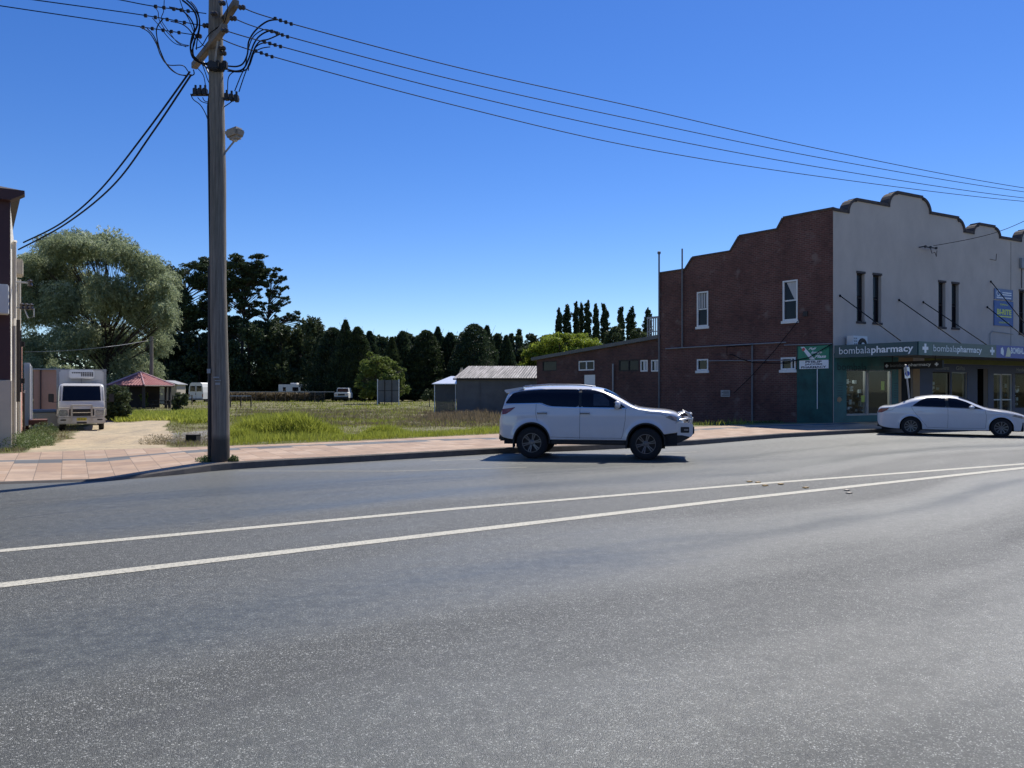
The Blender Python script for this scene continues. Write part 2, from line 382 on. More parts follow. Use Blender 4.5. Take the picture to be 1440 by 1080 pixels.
def ground_mat():
    m, t, b = newmat('lot_soil'); o = objco(t)
    a1 = nd(t, 'ShaderNodeAttribute', attribute_name='drive').outputs['Fac']
    a2 = nd(t, 'ShaderNodeAttribute', attribute_name='gravel').outputs['Fac']
    n1 = noise(t, o, 1.2, 7, .7); n2 = noise(t, o, 14, 6, .8); n3 = noise(t, o, .25, 5, .6)
    grass = mixc(t, ramp(t, n2, [(.35, 0.0), (.65, 1.0)]), (.10, .11, .03), (.18, .17, .065))
    grass = mixc(t, ramp(t, n3, [(.4, 0.0), (.65, .8)]), grass, (.20, .165, .09))
    sand = mixc(t, ramp(t, n2, [(.35, 0.0), (.7, 1.0)]), (.50, .40, .255), (.40, .31, .19))
    sand = mixc(t, ramp(t, n1, [(.44, 0.0), (.68, .75)]), sand, (.27, .225, .155))
    sand = mixc(t, ramp(t, noise(t, mapping(t, o, (2.6, .5, 1), (0, 0, R(-28))), .8, 5, .6), [(.5, 0.0), (.66, .5)]), sand, (.24, .21, .155))
    vo = nd(t, 'ShaderNodeTexVoronoi'); vo.inputs['Scale'].default_value = 26; t.links.new(o, vo.inputs['Vector'])
    s3 = nd(t, 'ShaderNodeSeparateColor'); t.links.new(vo.outputs['Color'], s3.inputs[0])
    sand = mixc(t, ramp(t, s3.outputs[0], [(.88, 0.0), (.92, .7)]), sand, (.2, .17, .13))
    grav = mixc(t, s3.outputs[1], (.12, .115, .10), (.27, .255, .225))
    f1 = ramp(t, mth(t, 'ADD', a1, mth(t, 'MULTIPLY', mth(t, 'SUBTRACT', n2, .5), .9)), [(.42, 0.0), (.58, 1.0)])
    f2 = ramp(t, mth(t, 'ADD', a2, mth(t, 'MULTIPLY', mth(t, 'SUBTRACT', n1, .5), 1.2)), [(.4, 0.0), (.6, 1.0)])
    c = mixc(t, f2, grass, grav); c = mixc(t, f1, c, sand)
    t.links.new(c, b.inputs['Base Color']); b.inputs['Roughness'].default_value = .95
    bump(t, b, mth(t, 'ADD', n2, mth(t, 'MULTIPLY', n1, 2)), .6, .03); return m
M['soil'] = ground_mat()
def pole_mat():
    m, t, b = newmat('weathered_pole'); o = objco(t)
    g = noise(t, mapping(t, o, (1, 1, .035)), 34, 6, .75)
    n1 = noise(t, mapping(t, o, (1, 1, .25)), 4, 5, .6)
    c = mixc(t, ramp(t, g, [(.35, 0.0), (.65, 1.0)]), (.10, .085, .068), (.27, .235, .19))
    c = mixc(t, ramp(t, n1, [(.45, 0.0), (.7, .6)]), c, (.12, .115, .085))
    sp = nd(t, 'ShaderNodeSeparateXYZ'); t.links.new(o, sp.inputs[0])
    low = nd(t, 'ShaderNodeMapRange'); low.inputs[1].default_value = .62; low.inputs[2].default_value = .50; t.links.new(mth(t,'ADD',sp.outputs[2],mth(t,'MULTIPLY',n1,.1)), low.inputs[0])
    c = mixc(t, mth(t, 'MULTIPLY', low.outputs[0], .8), c, (.03, .026, .022))
    t.links.new(c, b.inputs['Base Color']); b.inputs['Roughness'].default_value = .85; bump(t, b, g, .6, .012); return m
M['pole'] = pole_mat()
M['arm'] = mat('weathered_arm', (.23, .20, .165), .85, var=.5, vs=12, stretch=(1, .2, 1), bmp=.3)
M['bark'] = mat('bark', (.055, .042, .032), .9, var=.45, vs=8, bmp=.5, stretch=(1, 1, .3))
M['barkg'] = mat('grey_bark', (.12, .10, .075), .9, var=.45, vs=8, bmp=.5, stretch=(1, 1, .3))
def roofsheet_mat():
    m, t, b = newmat('weathered_roof_sheet'); o = objco(t)
    sp = nd(t, 'ShaderNodeSeparateXYZ'); t.links.new(o, sp.inputs[0]); cb = nd(t, 'ShaderNodeCombineXYZ'); t.links.new(mth(t, 'SUBTRACT', sp.outputs[0], mth(t, 'MULTIPLY', sp.outputs[1], .154)), cb.inputs[0]); t.links.new(mth(t, 'MULTIPLY', sp.outputs[1], .07), cb.inputs[1])
    f = noise(t, cb.outputs[0], 4.2, 3, .7)
    c = ramp(t, f, [(.40, (.035, .028, .024)), (.5, (.12, .10, .09)), (.62, (.24, .22, .205))])
    t.links.new(c, b.inputs['Base Color']); b.inputs['Roughness'].default_value = .6; return m
M['oldroof'] = roofsheet_mat()
M['lf_willow'] = leaf_mat('willow_leaf', (.12, .15, .075), (.38, .43, .25), .5, (.66, .70, .54))
M['lf_pine'] = leaf_mat('pine_needle', (.016, .028, .014), (.065, .095, .04), .28)
M['lf_con'] = leaf_mat('conifer_leaf', (.014, .027, .015), (.055, .085, .038), .28, (.12, .155, .06))
M['lf_mix'] = leaf_mat('dull_leaf', (.025, .04, .018), (.09, .115, .045), .32)
M['lf_light'] = leaf_mat('bright_leaf', (.07, .10, .025), (.20, .25, .06), .4)
M['lf_lime'] = leaf_mat('lime_leaf', (.12, .16, .02), (.30, .36, .05), .45)
M['lf_pop'] = leaf_mat('poplar_leaf', (.02, .034, .015), (.065, .09, .035), .28)
M['lf_grass'] = leaf_mat('green_blade', (.15, .165, .035), (.34, .38, .055), .5, (.50, .52, .11))
M['lf_dry'] = leaf_mat('dry_blade', (.15, .12, .06), (.30, .25, .14), .3, (.34, .29, .19))
M['lf_weed'] = leaf_mat('weed_leaf', (.045, .07, .02), (.13, .19, .05), .35, (.38, .40, .25))
M['lf_rust'] = leaf_mat('dock_leaf', (.13, .105, .06), (.27, .21, .13), .35)

# ------------------------------------------------------------ site lines
kp = [(0, 681), (150, 676.5), (250, 668), (310, 661.5), (400, 655.5), (500, 650), (700, 638), (813, 634), (976, 626), (1100, 615.7), (1200, 610)]
kx = []; ky = []
for a, b_ in kp: g = G(a, b_); kx.append(g.x); ky.append(g.y)
kx = [kx[0]-60]+kx+[kx[-1]+60]; ky = [ky[0]-60*.5]+ky+[ky[-1]+60*.5455]
ep = [(0, 638), (44, 636), (209, 630.5), (323, 627), (500, 620), (702, 610), (976, 600)]
ex = []; ey = []
for a, b_ in ep: g = G(a, b_, .2); ex.append(g.x); ey.append(g.y)
C0 = Vector((14.23, 34.0, .2)); FA = R(28.6); BA = math.atan2(.768, -.64)
ex = [ex[0]-60]+ex+[C0.x, C0.x+60]; ey = [ey[0]-60*.55]+ey+[C0.y, C0.y+60*.5455]
def kerbY(x): return np.interp(x, kx, ky)
def edgeY(x): return np.interp(x, ex, ey)
def sstep(a, b_, x): t_ = np.clip((x-a)/(b_-a), 0, 1); return t_*t_*(3-2*t_)
def lotz(x, y):
    q = (y-edgeY(x))*.87
    z = .19-.38*sstep(0, 9, q)+.36*sstep(45, 110, y)
    z = z+(.06*np.sin(x*.9+y*.3)*np.sin(y*.7-x*.4)+.03*np.sin(x*2.3+1)*np.sin(y*2.1))*sstep(1, 5, q)*(1-sstep(100, 160, y))
    z = z+sstep(150, 700, y)*6
    return np.where(q < -.02, -.35, z)
def vnoise(x, y, s, seed=0):
    x = np.asarray(x)/s+seed*13.7; y = np.asarray(y)/s+seed*7.1
    xi = np.floor(x).astype(int); yi = np.floor(y).astype(int); fx = x-xi; fy = y-yi
    fx = fx*fx*(3-2*fx); fy = fy*fy*(3-2*fy)
    def h(a, b_): v = np.sin(a*127.1+b_*311.7+seed*74.7)*43758.5453; return v-np.floor(v)
    return (h(xi, yi)*(1-fx)+h(xi+1, yi)*fx)*(1-fy)+(h(xi, yi+1)*(1-fx)+h(xi+1, yi+1)*fx)*fy
def fbm(x, y, s, seed=0): return (vnoise(x, y, s, seed)+.5*vnoise(x, y, s/2.1, seed+1)+.25*vnoise(x, y, s/4.3, seed+2))/1.75
def toimg(x, y, z): return 720+FPX*x/y, HOR-FPX*(z-EYE)/y
def masks(x, y):
    z = lotz(x, y); px, py = toimg(x, np.maximum(y, 1), z)
    # driveway: a strip running back from the crossing towards the truck (plan coordinates)
    t_ = (y-17.5)/20
    cx = -9.6-t_*9.2; hw = 1.9+t_*.3
    dr = 1-sstep(.65, 1.15, np.abs(x-cx)/hw*(1+.5*(fbm(x, y, 1.4, 3)-.5)))
    dr = dr*(1-sstep(44, 52, y))
    gcx = -9.3-(y-24)*.36; g_ = 1-sstep(.5, 1.1, np.sqrt(((x-(-10.0-(y-27)*.42))/4.6)**2+((y-27.5)/8.0)**2))
    g2 = 1-sstep(.4, 1.0, np.sqrt(((x+3)/9)**2+((y-33)/4.5)**2))
    g_ = np.maximum(g_, g2*.35)
    return dr, g_
def nonuni(parts):
    out = []
    for a, b_, s in parts: out += list(np.arange(a, b_, s))
    return np.array(out+[parts[-1][1]])
gx = nonuni([(-1500, -200, 130), (-200, -60, 14), (-60, -30, 1.5), (-30, 18, .25), (18, 60, 2), (60, 200, 14), (200, 1500, 130)])
gy = nonuni([(-900, -60, 120), (-60, 10, 7), (10, 15, 1), (15, 48, .25), (48, 130, 1.2), (130, 400, 15), (400, 2500, 150)])
X, Y_ = np.meshgrid(gx, gy); Z = lotz(X, Y_); D, GR = masks(X, Y_)
def grid_mesh(name, X, Y, Z):
    me = bpy.data.meshes.new(name); h, w_ = X.shape
    me.vertices.add(h*w_); me.vertices.foreach_set('co', np.stack([X, Y, Z], -1).reshape(-1).astype(np.float32))
    i = (np.arange(h-1)[:, None]*w_+np.arange(w_-1)[None]).reshape(-1)
    q = np.stack([i, i+1, i+1+w_, i+w_], -1).reshape(-1); n = len(i)
    me.loops.add(4*n); me.loops.foreach_set('vertex_index', q.astype(np.int32))
    me.polygons.add(n); me.polygons.foreach_set('loop_start', (np.arange(n)*4).astype(np.int32)); me.polygons.foreach_set('loop_total', np.full(n, 4, np.int32))
    me.update(calc_edges=True); return me
me = grid_mesh('ground', X, Y_, Z)
for nm, A in (('drive', D), ('gravel', GR)):
    at = me.attributes.new(nm, 'FLOAT', 'POINT'); at.data.foreach_set('value', A.reshape(-1).astype(np.float32))
o = link_mesh('ground', me, M['soil'], smooth=True); setk(o, kind='structure')
# road sheet (u along, v = metres away from the kerb)
def strip_mesh(name, xs, f0, f1, n, zf, uvf):
    vs = []; uv = []; nx = len(xs)
    for j in range(n+1):
        t_ = j/n
        for x in xs:
            a = f0(x); b_ = f1(x); p = (a[0]+(b_[0]-a[0])*t_, a[1]+(b_[1]-a[1])*t_); vs.append((p[0], p[1], zf(x, t_))); uv.append(uvf(x, t_))
    fs = [(j*nx+i, j*nx+i+1, (j+1)*nx+i+1, (j+1)*nx+i) for j in range(n) for i in range(nx-1)]
    me = bpy.data.meshes.new(name); me.from_pydata(vs, [], fs); l = me.uv_layers.new(name='uv')
    for lp in me.loops: l.data[lp.index].uv = uv[lp.vertex_index]
    me.update(); return me
xs = list(np.arange(-60, 70, 1.0))
me = strip_mesh('road', xs, lambda x: (x, float(kerbY(x))-26), lambda x: (x, float(kerbY(x))+.12), 26, lambda x, t_: 0.0,
                lambda x, t_: (x*1.15, 26*.87*(1-t_)))
setk(link_mesh('road', me, M['road']), kind='structure')
# pavement with crossfall; lowered kerb at the driveway crossing
def kz(x): return float(np.interp(x, [-7.2, -5.9, 60], [.035, .15, .15]))
px_ = list(np.arange(-40, -12, 1.0))+list(np.arange(-12, 18, .3))+list(np.arange(18, 60, 1.5))
cum = {}; s_ = 0; pr = None
for x in px_:
    y = float(kerbY(x))
    if pr: s_ += math.hypot(x-pr[0], y-pr[1])
    pr = (x, y); cum[x] = s_
nx_, ny_ = -.5, .866
def back_pt(x):
    # go perpendicular from the kerb to the back edge
    y = float(kerbY(x)); d = 0
    while y+ny_*d < float(edgeY(x+nx_*d)) and d < 12: d += .02
    return (x+nx_*d, y+ny_*d), d
bp = {x: back_pt(x) for x in px_}
kw = .14
me = strip_mesh('pavement', px_, lambda x: (x+nx_*kw, float(kerbY(x))+ny_*kw), lambda x: bp[x][0], 10,
                lambda x, t_: kz(x)+(.2-kz(x))*t_, lambda x, t_: (cum[x]-.18, (bp[x][1]-kw)*t_))
setk(link_mesh('pavement', me, M['paver']), kind='structure')
mb = MB()
for a, b_ in zip(px_[:-1], px_[1:]):
    A = Vector((a, float(kerbY(a)), 0)); B = Vector((b_, float(kerbY(b_)), 0)); n = Vector((nx_, ny_, 0))*kw
    za, zb_ = kz(a), kz(b_)
    mb.add([A, B, B+n*.15+Vector((0,0,zb_-.02)), A+n*.15+Vector((0,0,za-.02)), B+n*.35+Vector((0,0,zb_)), A+n*.35+Vector((0,0,za)), B+n+Vector((0,0,zb_-.001)), A+n+Vector((0,0,za-.001))],
           [(0,1,2,3), (3,2,4,5), (5,4,6,7)])
setk(mb.build('kerb', M['concrete'], fix=False, smooth=False), kind='structure')
# painted lines
def ribbon(pts, wd, z=.004, n=10):
    mb = MB(); q = []
    for a, b_ in zip(pts[:-1], pts[1:]):
        for k in range(n): q.append(a.lerp(b_, k/n))
    q.append(pts[-1]); vs = []
    for i, p in enumerate(q):
        t_ = (q[min(i+1, len(q)-1)]-q[max(0, i-1)]).normalized(); nn = Vector((-t_.y, t_.x, 0)); j = random.uniform(.96, 1.04)
        vs += [Vector((p.x, p.y, z))-nn*wd/2*j, Vector((p.x, p.y, z))+nn*wd/2*j]
    mb.add(vs, [(2*i, 2*i+2, 2*i+3, 2*i+1) for i in range(len(q)-1)]); return mb
def smooth_line(pts, ext=12):
    pts = [G(*p) for p in pts]
    a = pts[0]+(pts[0]-pts[1]).normalized()*8; b_ = pts[-1]+(pts[-1]-pts[-2]).normalized()*ext
    return [a]+pts+[b_]
for pts, wd in (([(0, 775), (320, 745.5), (640, 715.7), (1040, 682.5), (1440, 652.5)], .17), ([(0, 823.5), (320, 786), (640, 748.5), (1040, 701.5), (1440, 658)], .19)):
    setk(ribbon(smooth_line(pts), wd).build('centre_line', M['line'], fix=False), kind='structure')
for pts, wd in (([(335, 662.6), (551, 662.8), (740, 657.5)], .05), ([(606, 648), (760, 643.5), (980, 635.5)], .06)):
    q = [G(*p) for p in pts]; setk(ribbon(q, wd, .004).build('parking_line', M['line'], fix=False), kind='structure')
mk = [(1054, 678), (1066, 679), (1076, 683.5), (1098, 681.5), (1133, 686.5), (1191, 690), (1194, 694)]
mkd = ['leftmost, beyond the far centre line', 'second from the left, touching the far centre line', 'third from the left, just below the far centre line', 'fourth from the left, between the centre lines', 'between the centre lines, nearest the near line', 'below the near centre line, farther of the close pair', 'below the near centre line, nearer of the close pair']
for (a, b_), dsc in zip(mk, mkd):
    g = G(a, b_); mb = MB()
    mb.bbox(-.05, .05, -.035, .035, .002, .018, .007)
    o = mb.build('road_marker', M['mark_orange'] if a < 1150 else M['cream'], frame=((g.x, g.y, .002), R(28))); 
    setk(o, 'raised road marker, '+dsc, 'road marker', 'raised markers by the centre lines')

# ------------------------------------------------------------ foliage tools
def leaf_object(name, p, ax, ln, wd, tint, m, parent=None, loc=(0, 0, 0), bent=0):
    n = len(p); ax = ax/np.maximum(np.linalg.norm(ax, axis=1, keepdims=True), 1e-6)
    r = rng.normal(size=(n, 3)); b_ = np.cross(ax, r); b_ /= np.maximum(np.linalg.norm(b_, axis=1, keepdims=True), 1e-6)
    ln = np.asarray(ln)*np.ones(n); wd = np.asarray(wd)*np.ones(n)
    p = p-np.asarray(loc)
    V = np.stack([p-ax*ln[:, None]/2, p+b_*wd[:, None]/2, p+ax*ln[:, None]/2, p-b_*wd[:, None]/2], 1).reshape(-1)
    me = bpy.data.meshes.new(name); me.vertices.add(4*n); me.vertices.foreach_set('co', V.astype(np.float32))
    me.loops.add(4*n); me.loops.foreach_set('vertex_index', np.arange(4*n, dtype=np.int32))
    me.polygons.add(n); me.polygons.foreach_set('loop_start', (np.arange(n)*4).astype(np.int32)); me.polygons.foreach_set('loop_total', np.full(n, 4, np.int32))
    me.update(calc_edges=True)
    at = me.attributes.new('tint', 'FLOAT', 'FACE'); at.data.foreach_set('value', np.clip(tint, 0, 1).astype(np.float32))
    o = link_mesh(name, me, m, parent)
    if parent is None: o.location = loc
    return o
def unit(n): v = rng.normal(size=(n, 3)); return v/np.linalg.norm(v, axis=1, keepdims=True)
def clump_pts(c, r, n, shell=2.4, sub=7):
    """leaves gathered into sprigs inside an ellipsoid"""
    k = max(4, n//sub); d = unit(k); rad = rng.random(k)**(1/shell)
    cc = np.asarray(c)+d*np.asarray(r)*rad[:, None]
    idx = rng.integers(0, k, n)
    return cc[idx]+rng.normal(size=(n, 3))*np.asarray(r)*.09, idx
def make_tree(name, label, cat, base, clumps, m, nleaf, ls, lw, trunk_r, bark, group=None, axis=(0, 0, 0), axr=1.0, fork=.35, lean=(0, 0), shell=2.4, limbs=True, hang=0, top=None, sub=7, tintk=1.0):
    base = Vector(base); root = thing(name, label, cat, base, 0, group)
    zs = [c[0][2] for c in clumps]; top = top or max(c[0][2]+c[1][2]*.4 for c in clumps)
    H = top-base.z; mb = MB()
    tp = []
    for i in range(9):
        t_ = i/8; tp.append(Vector((lean[0]*t_+.03*H*math.sin(t_*5+base.x)*t_*.4, lean[1]*t_, H*t_)))
    tp[0].z = -.3
    mb.tube(tp, [trunk_r*(1.25 if i == 0 else 1)*(1-.88*(i/8)**.9) for i in range(9)], 9)
    def tpos(z):
        t_ = min(.97, max(.08, z/H)); f = t_*8; i = int(f); return tp[i].lerp(tp[i+1], f-i), trunk_r*(1-.88*t_**.9)
    if limbs:
        for c, r_ in clumps:
            cc = Vector(c)-base; st, rr = tpos(cc.z*(1-fork)); 
            mid = st.lerp(cc, .5)+Vector((random.uniform(-.1, .1), random.uniform(-.1, .1), random.uniform(-.02, .14)))*(cc-st).length*.5
            r0 = min(rr*.6, max(.03, trunk_r*.28))
            mb.tube([st, st.lerp(mid, .5)+Vector((0, 0, .02)), mid, mid.lerp(cc, .6), cc], [r0, r0*.8, r0*.6, r0*.38, r0*.12], 5)
            for _ in range(3):
                q = cc+Vector([random.uniform(-.7, .7)*r_[k] for k in range(3)]); mb.tube([mid, mid.lerp(q, .5), q], [r0*.35, r0*.22, r0*.08], 4)
    mb.build('trunk', bark, root, smooth=True)
    vol = np.array([(r_[0]*r_[1]*r_[2])**(.72) for c, r_ in clumps]); cnt = (vol/vol.sum()*nleaf).astype(int)+20
    Ps = []; T = []
    for (c, r_), n in zip(clumps, cnt):
        p, idx = clump_pts(c, r_, n, shell, sub); tb = rng.random()*.35
        sp = rng.random(idx.max()+1)*.45
        T.append(tb+sp[idx]+rng.random(len(p))*.3*tintk)
        if hang: p[:, 2] -= np.abs(rng.normal(size=len(p)))*hang
        Ps.append(p)
    p = np.concatenate(Ps); T = np.concatenate(T)
    ax = np.asarray(axis)+rng.normal(size=p.shape)*axr
    leaf_object('crown', p, ax, ls*rng.uniform(.6, 1.35, len(p)), lw*rng.uniform(.7, 1.3, len(p)), T, m, root, base)
    return root
def cl(px, py, Y, rx, ry=None, rz=None, dy=0):
    """clump: centre given where it stands at distance Y, radii in metres from its apparent size"""
    s = Y/FPX; p = P(px, py, Y); p.y += dy; rx_ = rx*s; rz_ = (rz if rz else rx)*s
    return ((p.x, p.y, p.z), (rx_, (ry*s if ry else rx_), rz_))

# ------------------------------------------------------------ street trees and far woods
# willow behind the truck
Y = 80; cs = []
wil = [(48,365,22,22),(36,400,14,30),(75,350,26,18),(228,405,18,22),(236,450,12,24),(60,385,34,40),(95,352,36,26),(140,350,40,28),(185,365,36,28),(215,400,26,26),(228,440,20,26),(70,440,40,42),(115,410,42,46),(160,420,44,42),(195,450,34,38),(222,480,20,24),(60,500,38,42),(105,480,40,40),(150,490,40,40),(190,515,30,36),(85,548,40,34),(135,550,40,32),(182,555,22,26),(44,430,18,50),(40,520,20,50),(125,345,26,18),(205,380,24,22)]
for a, b_, c_, d_ in wil:
    for k in range(3):
        cs.append(cl(a+random.uniform(-.45, .45)*c_, b_+random.uniform(-.45, .45)*d_, Y+random.uniform(-6, 5), c_*random.uniform(.55, .85), None, d_*random.uniform(.5, .75)))
WILLOW = make_tree('willow_tree', 'huge grey green willow with drooping leaves, towering over the parked truck', 'tree', (P(150, 0, Y).x, Y, -.1), cs, M['lf_willow'], 70000, .34, .10, .36, M['bark'], axis=(.1, 0, -.75), axr=.6, fork=.5, hang=.28, shell=2.0, sub=11)
nst = 15500; vol = np.array([(r_[0]*r_[1]*r_[2])**.7 for c, r_ in cs]); pk = rng.choice(len(cs), nst, p=vol/vol.sum())
cc_ = np.array([c for c, r_ in cs])[pk]; rr_ = np.array([r_ for c, r_ in cs])[pk]
dd_ = unit(nst); st_ = cc_+dd_*rr_*(rng.random((nst, 1))**.45)*1.08
out_ = (st_-np.array([P(150, 0, Y).x, Y, 6.0])); out_[:, 2] *= .2; out_ /= np.linalg.norm(out_, axis=1, keepdims=True)
Ls = rng.uniform(.5, 1.7, nst); up_ = rng.uniform(-.1, .75, (nst, 1, 1)); ctint = rng.random(len(cs))**1.3; K_ = 13; tt_ = np.linspace(0, 1, K_)[None, :, None]
pp_ = st_[:, None, :]+out_[:, None, :]*Ls[:, None, None]*(.85*tt_-.2*tt_**2)+np.array([0, 0, 1])*Ls[:, None, None]*(up_*tt_-(.45+.5*up_)*tt_**2)
pp_ = pp_+rng.normal(size=pp_.shape)*.05; ax_ = out_[:, None, :]*(.7-.4*tt_)+np.array([0, 0, -1])*(-.2+tt_)+rng.normal(size=pp_.shape)*.5
tn_ = np.repeat(rng.random(nst)**1.4*.45+ctint[pk]*.5*(.5+.5*dd_[:, 2]), K_)+rng.random(nst*K_)*.25  # clump tops paler: highlights put into the leaf tint, over random strand tone
leaf_object('hanging_foliage', pp_.reshape(-1, 3), ax_.reshape(-1, 3), .30*rng.uniform(.6, 1.3, nst*K_), .085*rng.uniform(.7, 1.3, nst*K_), tn_, M['lf_willow'], WILLOW, (P(150, 0, Y).x, Y, -.1))
# pines
def pine(lbl, trunk_px, top_py, Y, pads, nleaf, tr, lean=0):
    cs = [cl(a, b_, Y+random.uniform(-2, 2), c_, c_*.9, d_) for a, b_, c_, d_ in pads]
    return make_tree('pine_tree', lbl, 'tree', (P(trunk_px, 0, Y).x, Y, .1), cs, M['lf_pine'], int(nleaf*1.5), .44, .15, tr*1.3, M['bark'], group='tall pines behind the lot', axis=(0, 0, .25), axr=.9, fork=.12, lean=(lean, 0), top=P(0, top_py, Y).z, shell=1.8, sub=9)
def scatter(pts, n, js, sz):
    out = []
    for a, b_, c_, d_ in pts:
        for k in range(n): out.append((a+random.uniform(-1, 1)*c_*js, b_+random.uniform(-1, 1)*d_*js, c_*sz*random.uniform(.7, 1.2), d_*sz*random.uniform(.55, .95)))
    return out
_pads = None
pine('broad dark pine whose crown rises just right of the willow', 262, 382, 131,
     scatter([(262,388,26,14),(240,398,16,14),(285,400,16,14),(250,425,26,20),(275,440,24,18),(245,455,24,20),(268,470,28,20),(240,490,26,24),(275,505,26,26),(250,525,30,24)], 12, 1.1, .5), 60000, .42)
pine('dark pine mostly hidden behind the near power pole', 302, 372, 133,
     scatter([(296,372,16,12),(312,378,16,14),(300,395,20,14),(305,420,20,14),(300,445,22,16),(308,470,22,18),(305,500,24,24)], 10, 1.05, .5), 34000, .36)
pine('tall pine with a dense rounded crown and bare lower trunk right of the power pole', 339, 372, 131,
     scatter([(346,368,22,9),(335,376,22,12),(362,380,13,12),(350,390,22,10),(330,395,16,9),(340,408,18,8),(356,412,10,6),(328,420,13,6),(348,430,15,7),(332,446,16,7),(356,440,12,6),(340,460,26,10),(325,468,22,10)], 12, 1.0, .45), 34000, .32, .6)
pine('thin open pine with see-through crown, rightmost of the tall pines', 372, 385, 131,
     scatter([(386,384,11,7),(396,396,9,8),(378,395,12,8),(400,412,7,8),(384,412,12,8),(404,424,4,5),(392,424,9,6),(376,430,9,5),(365,441,7,5),(384,436,10,5),(396,446,11,5),(412,443,10,6),(418,455,10,6),(378,456,13,6),(424,463,9,5)], 8, 1.0, .38), 9500, .27, 1.2)
# scrub under the pines
for i, (a, b_, rx, rz, lbl, m_) in enumerate([
    (232, 520, 28, 42, 'dark scrubby tree between the willow and the first pine', 'lf_pine'),
    (350, 500, 34, 46, 'dark broad tree below the tall pines, right beside the near pole', 'lf_pine'),
    (395, 495, 30, 42, 'dull green tree below the thin open pine', 'lf_mix'),
    (428, 492, 26, 42, 'grey green tree filling the gap left of the conifer row', 'lf_mix'),
    (318, 520, 26, 42, 'dark shrubby tree behind the near power pole', 'lf_pine'),
    (280, 515, 28, 42, 'dark tree behind the white van', 'lf_pine'),
    (200, 545, 30, 30, 'dark bushy tree behind the red pavilion roof', 'lf_pine'),
    (412, 540, 20, 16, 'bright leafy shrub behind the caravan', 'lf_light')]):
    Y = 126 if i < 7 else 131; cs = []
    for k in range(16 if i < 7 else 6): cs.append(cl(a+random.uniform(-.85, .85)*rx, b_+random.uniform(-.8, 1.1)*rz, Y+random.uniform(-3.5, 3.5), rx*.42, None, rz*.34))
    make_tree('scrub_tree', lbl, 'tree', (P(a, 0, Y).x, Y, .3), cs, M[m_], 16000 if i < 7 else 3500, .52, .22, .3, M['bark'], group='scrub trees under the pines', shell=2.0, sub=8)
# row of dark conifers
def conifer(px, top, Y, wpx, label, base_py=565, m_='lf_con', n=9000, kind='conifer_tree', grp='dark conifers along the far side of the lot', pw=.75, up=.6):
    s = Y/FPX; b_ = P(px, 0, Y); b_.z = .3; H = P(0, top, Y).z-.3; R0 = wpx*s/2
    root = thing(kind, label, 'tree', b_, 0, grp)
    mb = MB(); mb.tube([(0, 0, -.3), (0, 0, H*.5), (0, 0, H*.97)], [H*.02, H*.012, .02], 7)
    h = rng.random(n)**.85; a = rng.random(n)*2*np.pi
    k = 90; ka = rng.random(k)*2*np.pi; kh = np.linspace(.03, .97, k)+rng.normal(size=k)*.015
    idx = rng.integers(0, k, n)
    sel = rng.random(n) < .55
    hh = np.where(sel, kh[idx]+rng.normal(size=n)*.016, h); aa = np.where(sel, ka[idx]+rng.normal(size=n)*.35, a)
    hh = np.clip(hh, .01, 1.0)
    prof = (1-hh)**pw*(1-.25*np.clip(.12-hh, 0, 1)/.12)
    r = R0*prof*np.where(sel, rng.uniform(.6, 1.22, n), rng.random(n)**.4)+.12
    p = np.stack([r*np.cos(aa), r*np.sin(aa), hh*H+ (r-.3)*up*.5], -1)
    ax = np.stack([np.cos(aa)*.5, np.sin(aa)*.5, np.full(n, up)], -1)+rng.normal(size=(n, 3))*.35
    for j in range(k):
        rr = R0*(1-kh[j])**pw
        mb.tube([(0, 0, max(.1, kh[j]*H)), (math.cos(ka[j])*rr*.8, math.sin(ka[j])*rr*.8, kh[j]*H+rr*.3)], [H*.004+.01, .01], 3)
    for j in range(9):   # wispy leaders
        x_, y_ = rng.normal(size=2)*R0*.22; hz = H*(.84+.02*j)
        mb.tube([(x_*.5, y_*.5, hz-1), (x_, y_, hz+rng.random()*H*.05)], [.03, .012], 3)
    mb.build('trunk', M['bark'], root)
    leaf_object('crown', p+np.array(b_), ax, .42*rng.uniform(.5, 1.4, n)*Y/110, .12*rng.uniform(.6, 1.4, n)*Y/110, rng.random(n)*.55+.45*(rng.random(k)[idx]), M[m_], root, b_)
    return root
tops = [(452,470,30),(468,461,30),(486,450,34),(503,460,32),(520,466,30),(536,474,30),(551,474,28),(566,466,30),(583,474,26),(599,465,30),(616,460,32),(633,468,28),(650,468,28),(667,456,36),(685,458,32),(700,470,22),(712,472,22)]
words = ['left end of the row', 'second from the left end', 'its left peak', 'just right of its left peak', 'behind the left side of the sunlit tree', 'behind the top of the sunlit tree', 'behind the right side of the sunlit tree', 'right of the sunlit tree', 'in the dip right of the sunlit tree', 'left of the small carport', 'above the small carport', 'above the left corner of the shed roof', 'above the middle of the shed roof', 'the tallest at the right, above the shed', 'just right of the tallest right-hand one', 'narrow, second from the right end', 'narrow, at the right end of the row']
for i, ((a, t_, w_), wd_) in enumerate(zip(tops, words)):
    conifer(a, t_, 112+random.uniform(-5, 7), w_*(2.1 if i % 4 == 1 else 1.8), 'dark conifer in the far row, '+wd_, n=15000, pw=[.8, .5, .95, .65][i % 4], m_='lf_con' if i % 3 else 'lf_pop', up=[.6, .2, .7, .45][i % 4])
for a, t_, w_, lb in [(719, 469, 9, 'slim dark conifer spire just past the right end of the conifer row'), (730, 463, 10, 'tall slim dark spire, nearer the lime green tree'), (741, 482, 9, 'short slim spire touching the lime green tree')]:
    conifer(a, t_, 135, w_*1.3, lb, n=3000, kind='slim_conifer', grp='slim spires by the lime tree', pw=.35, m_='lf_pop')
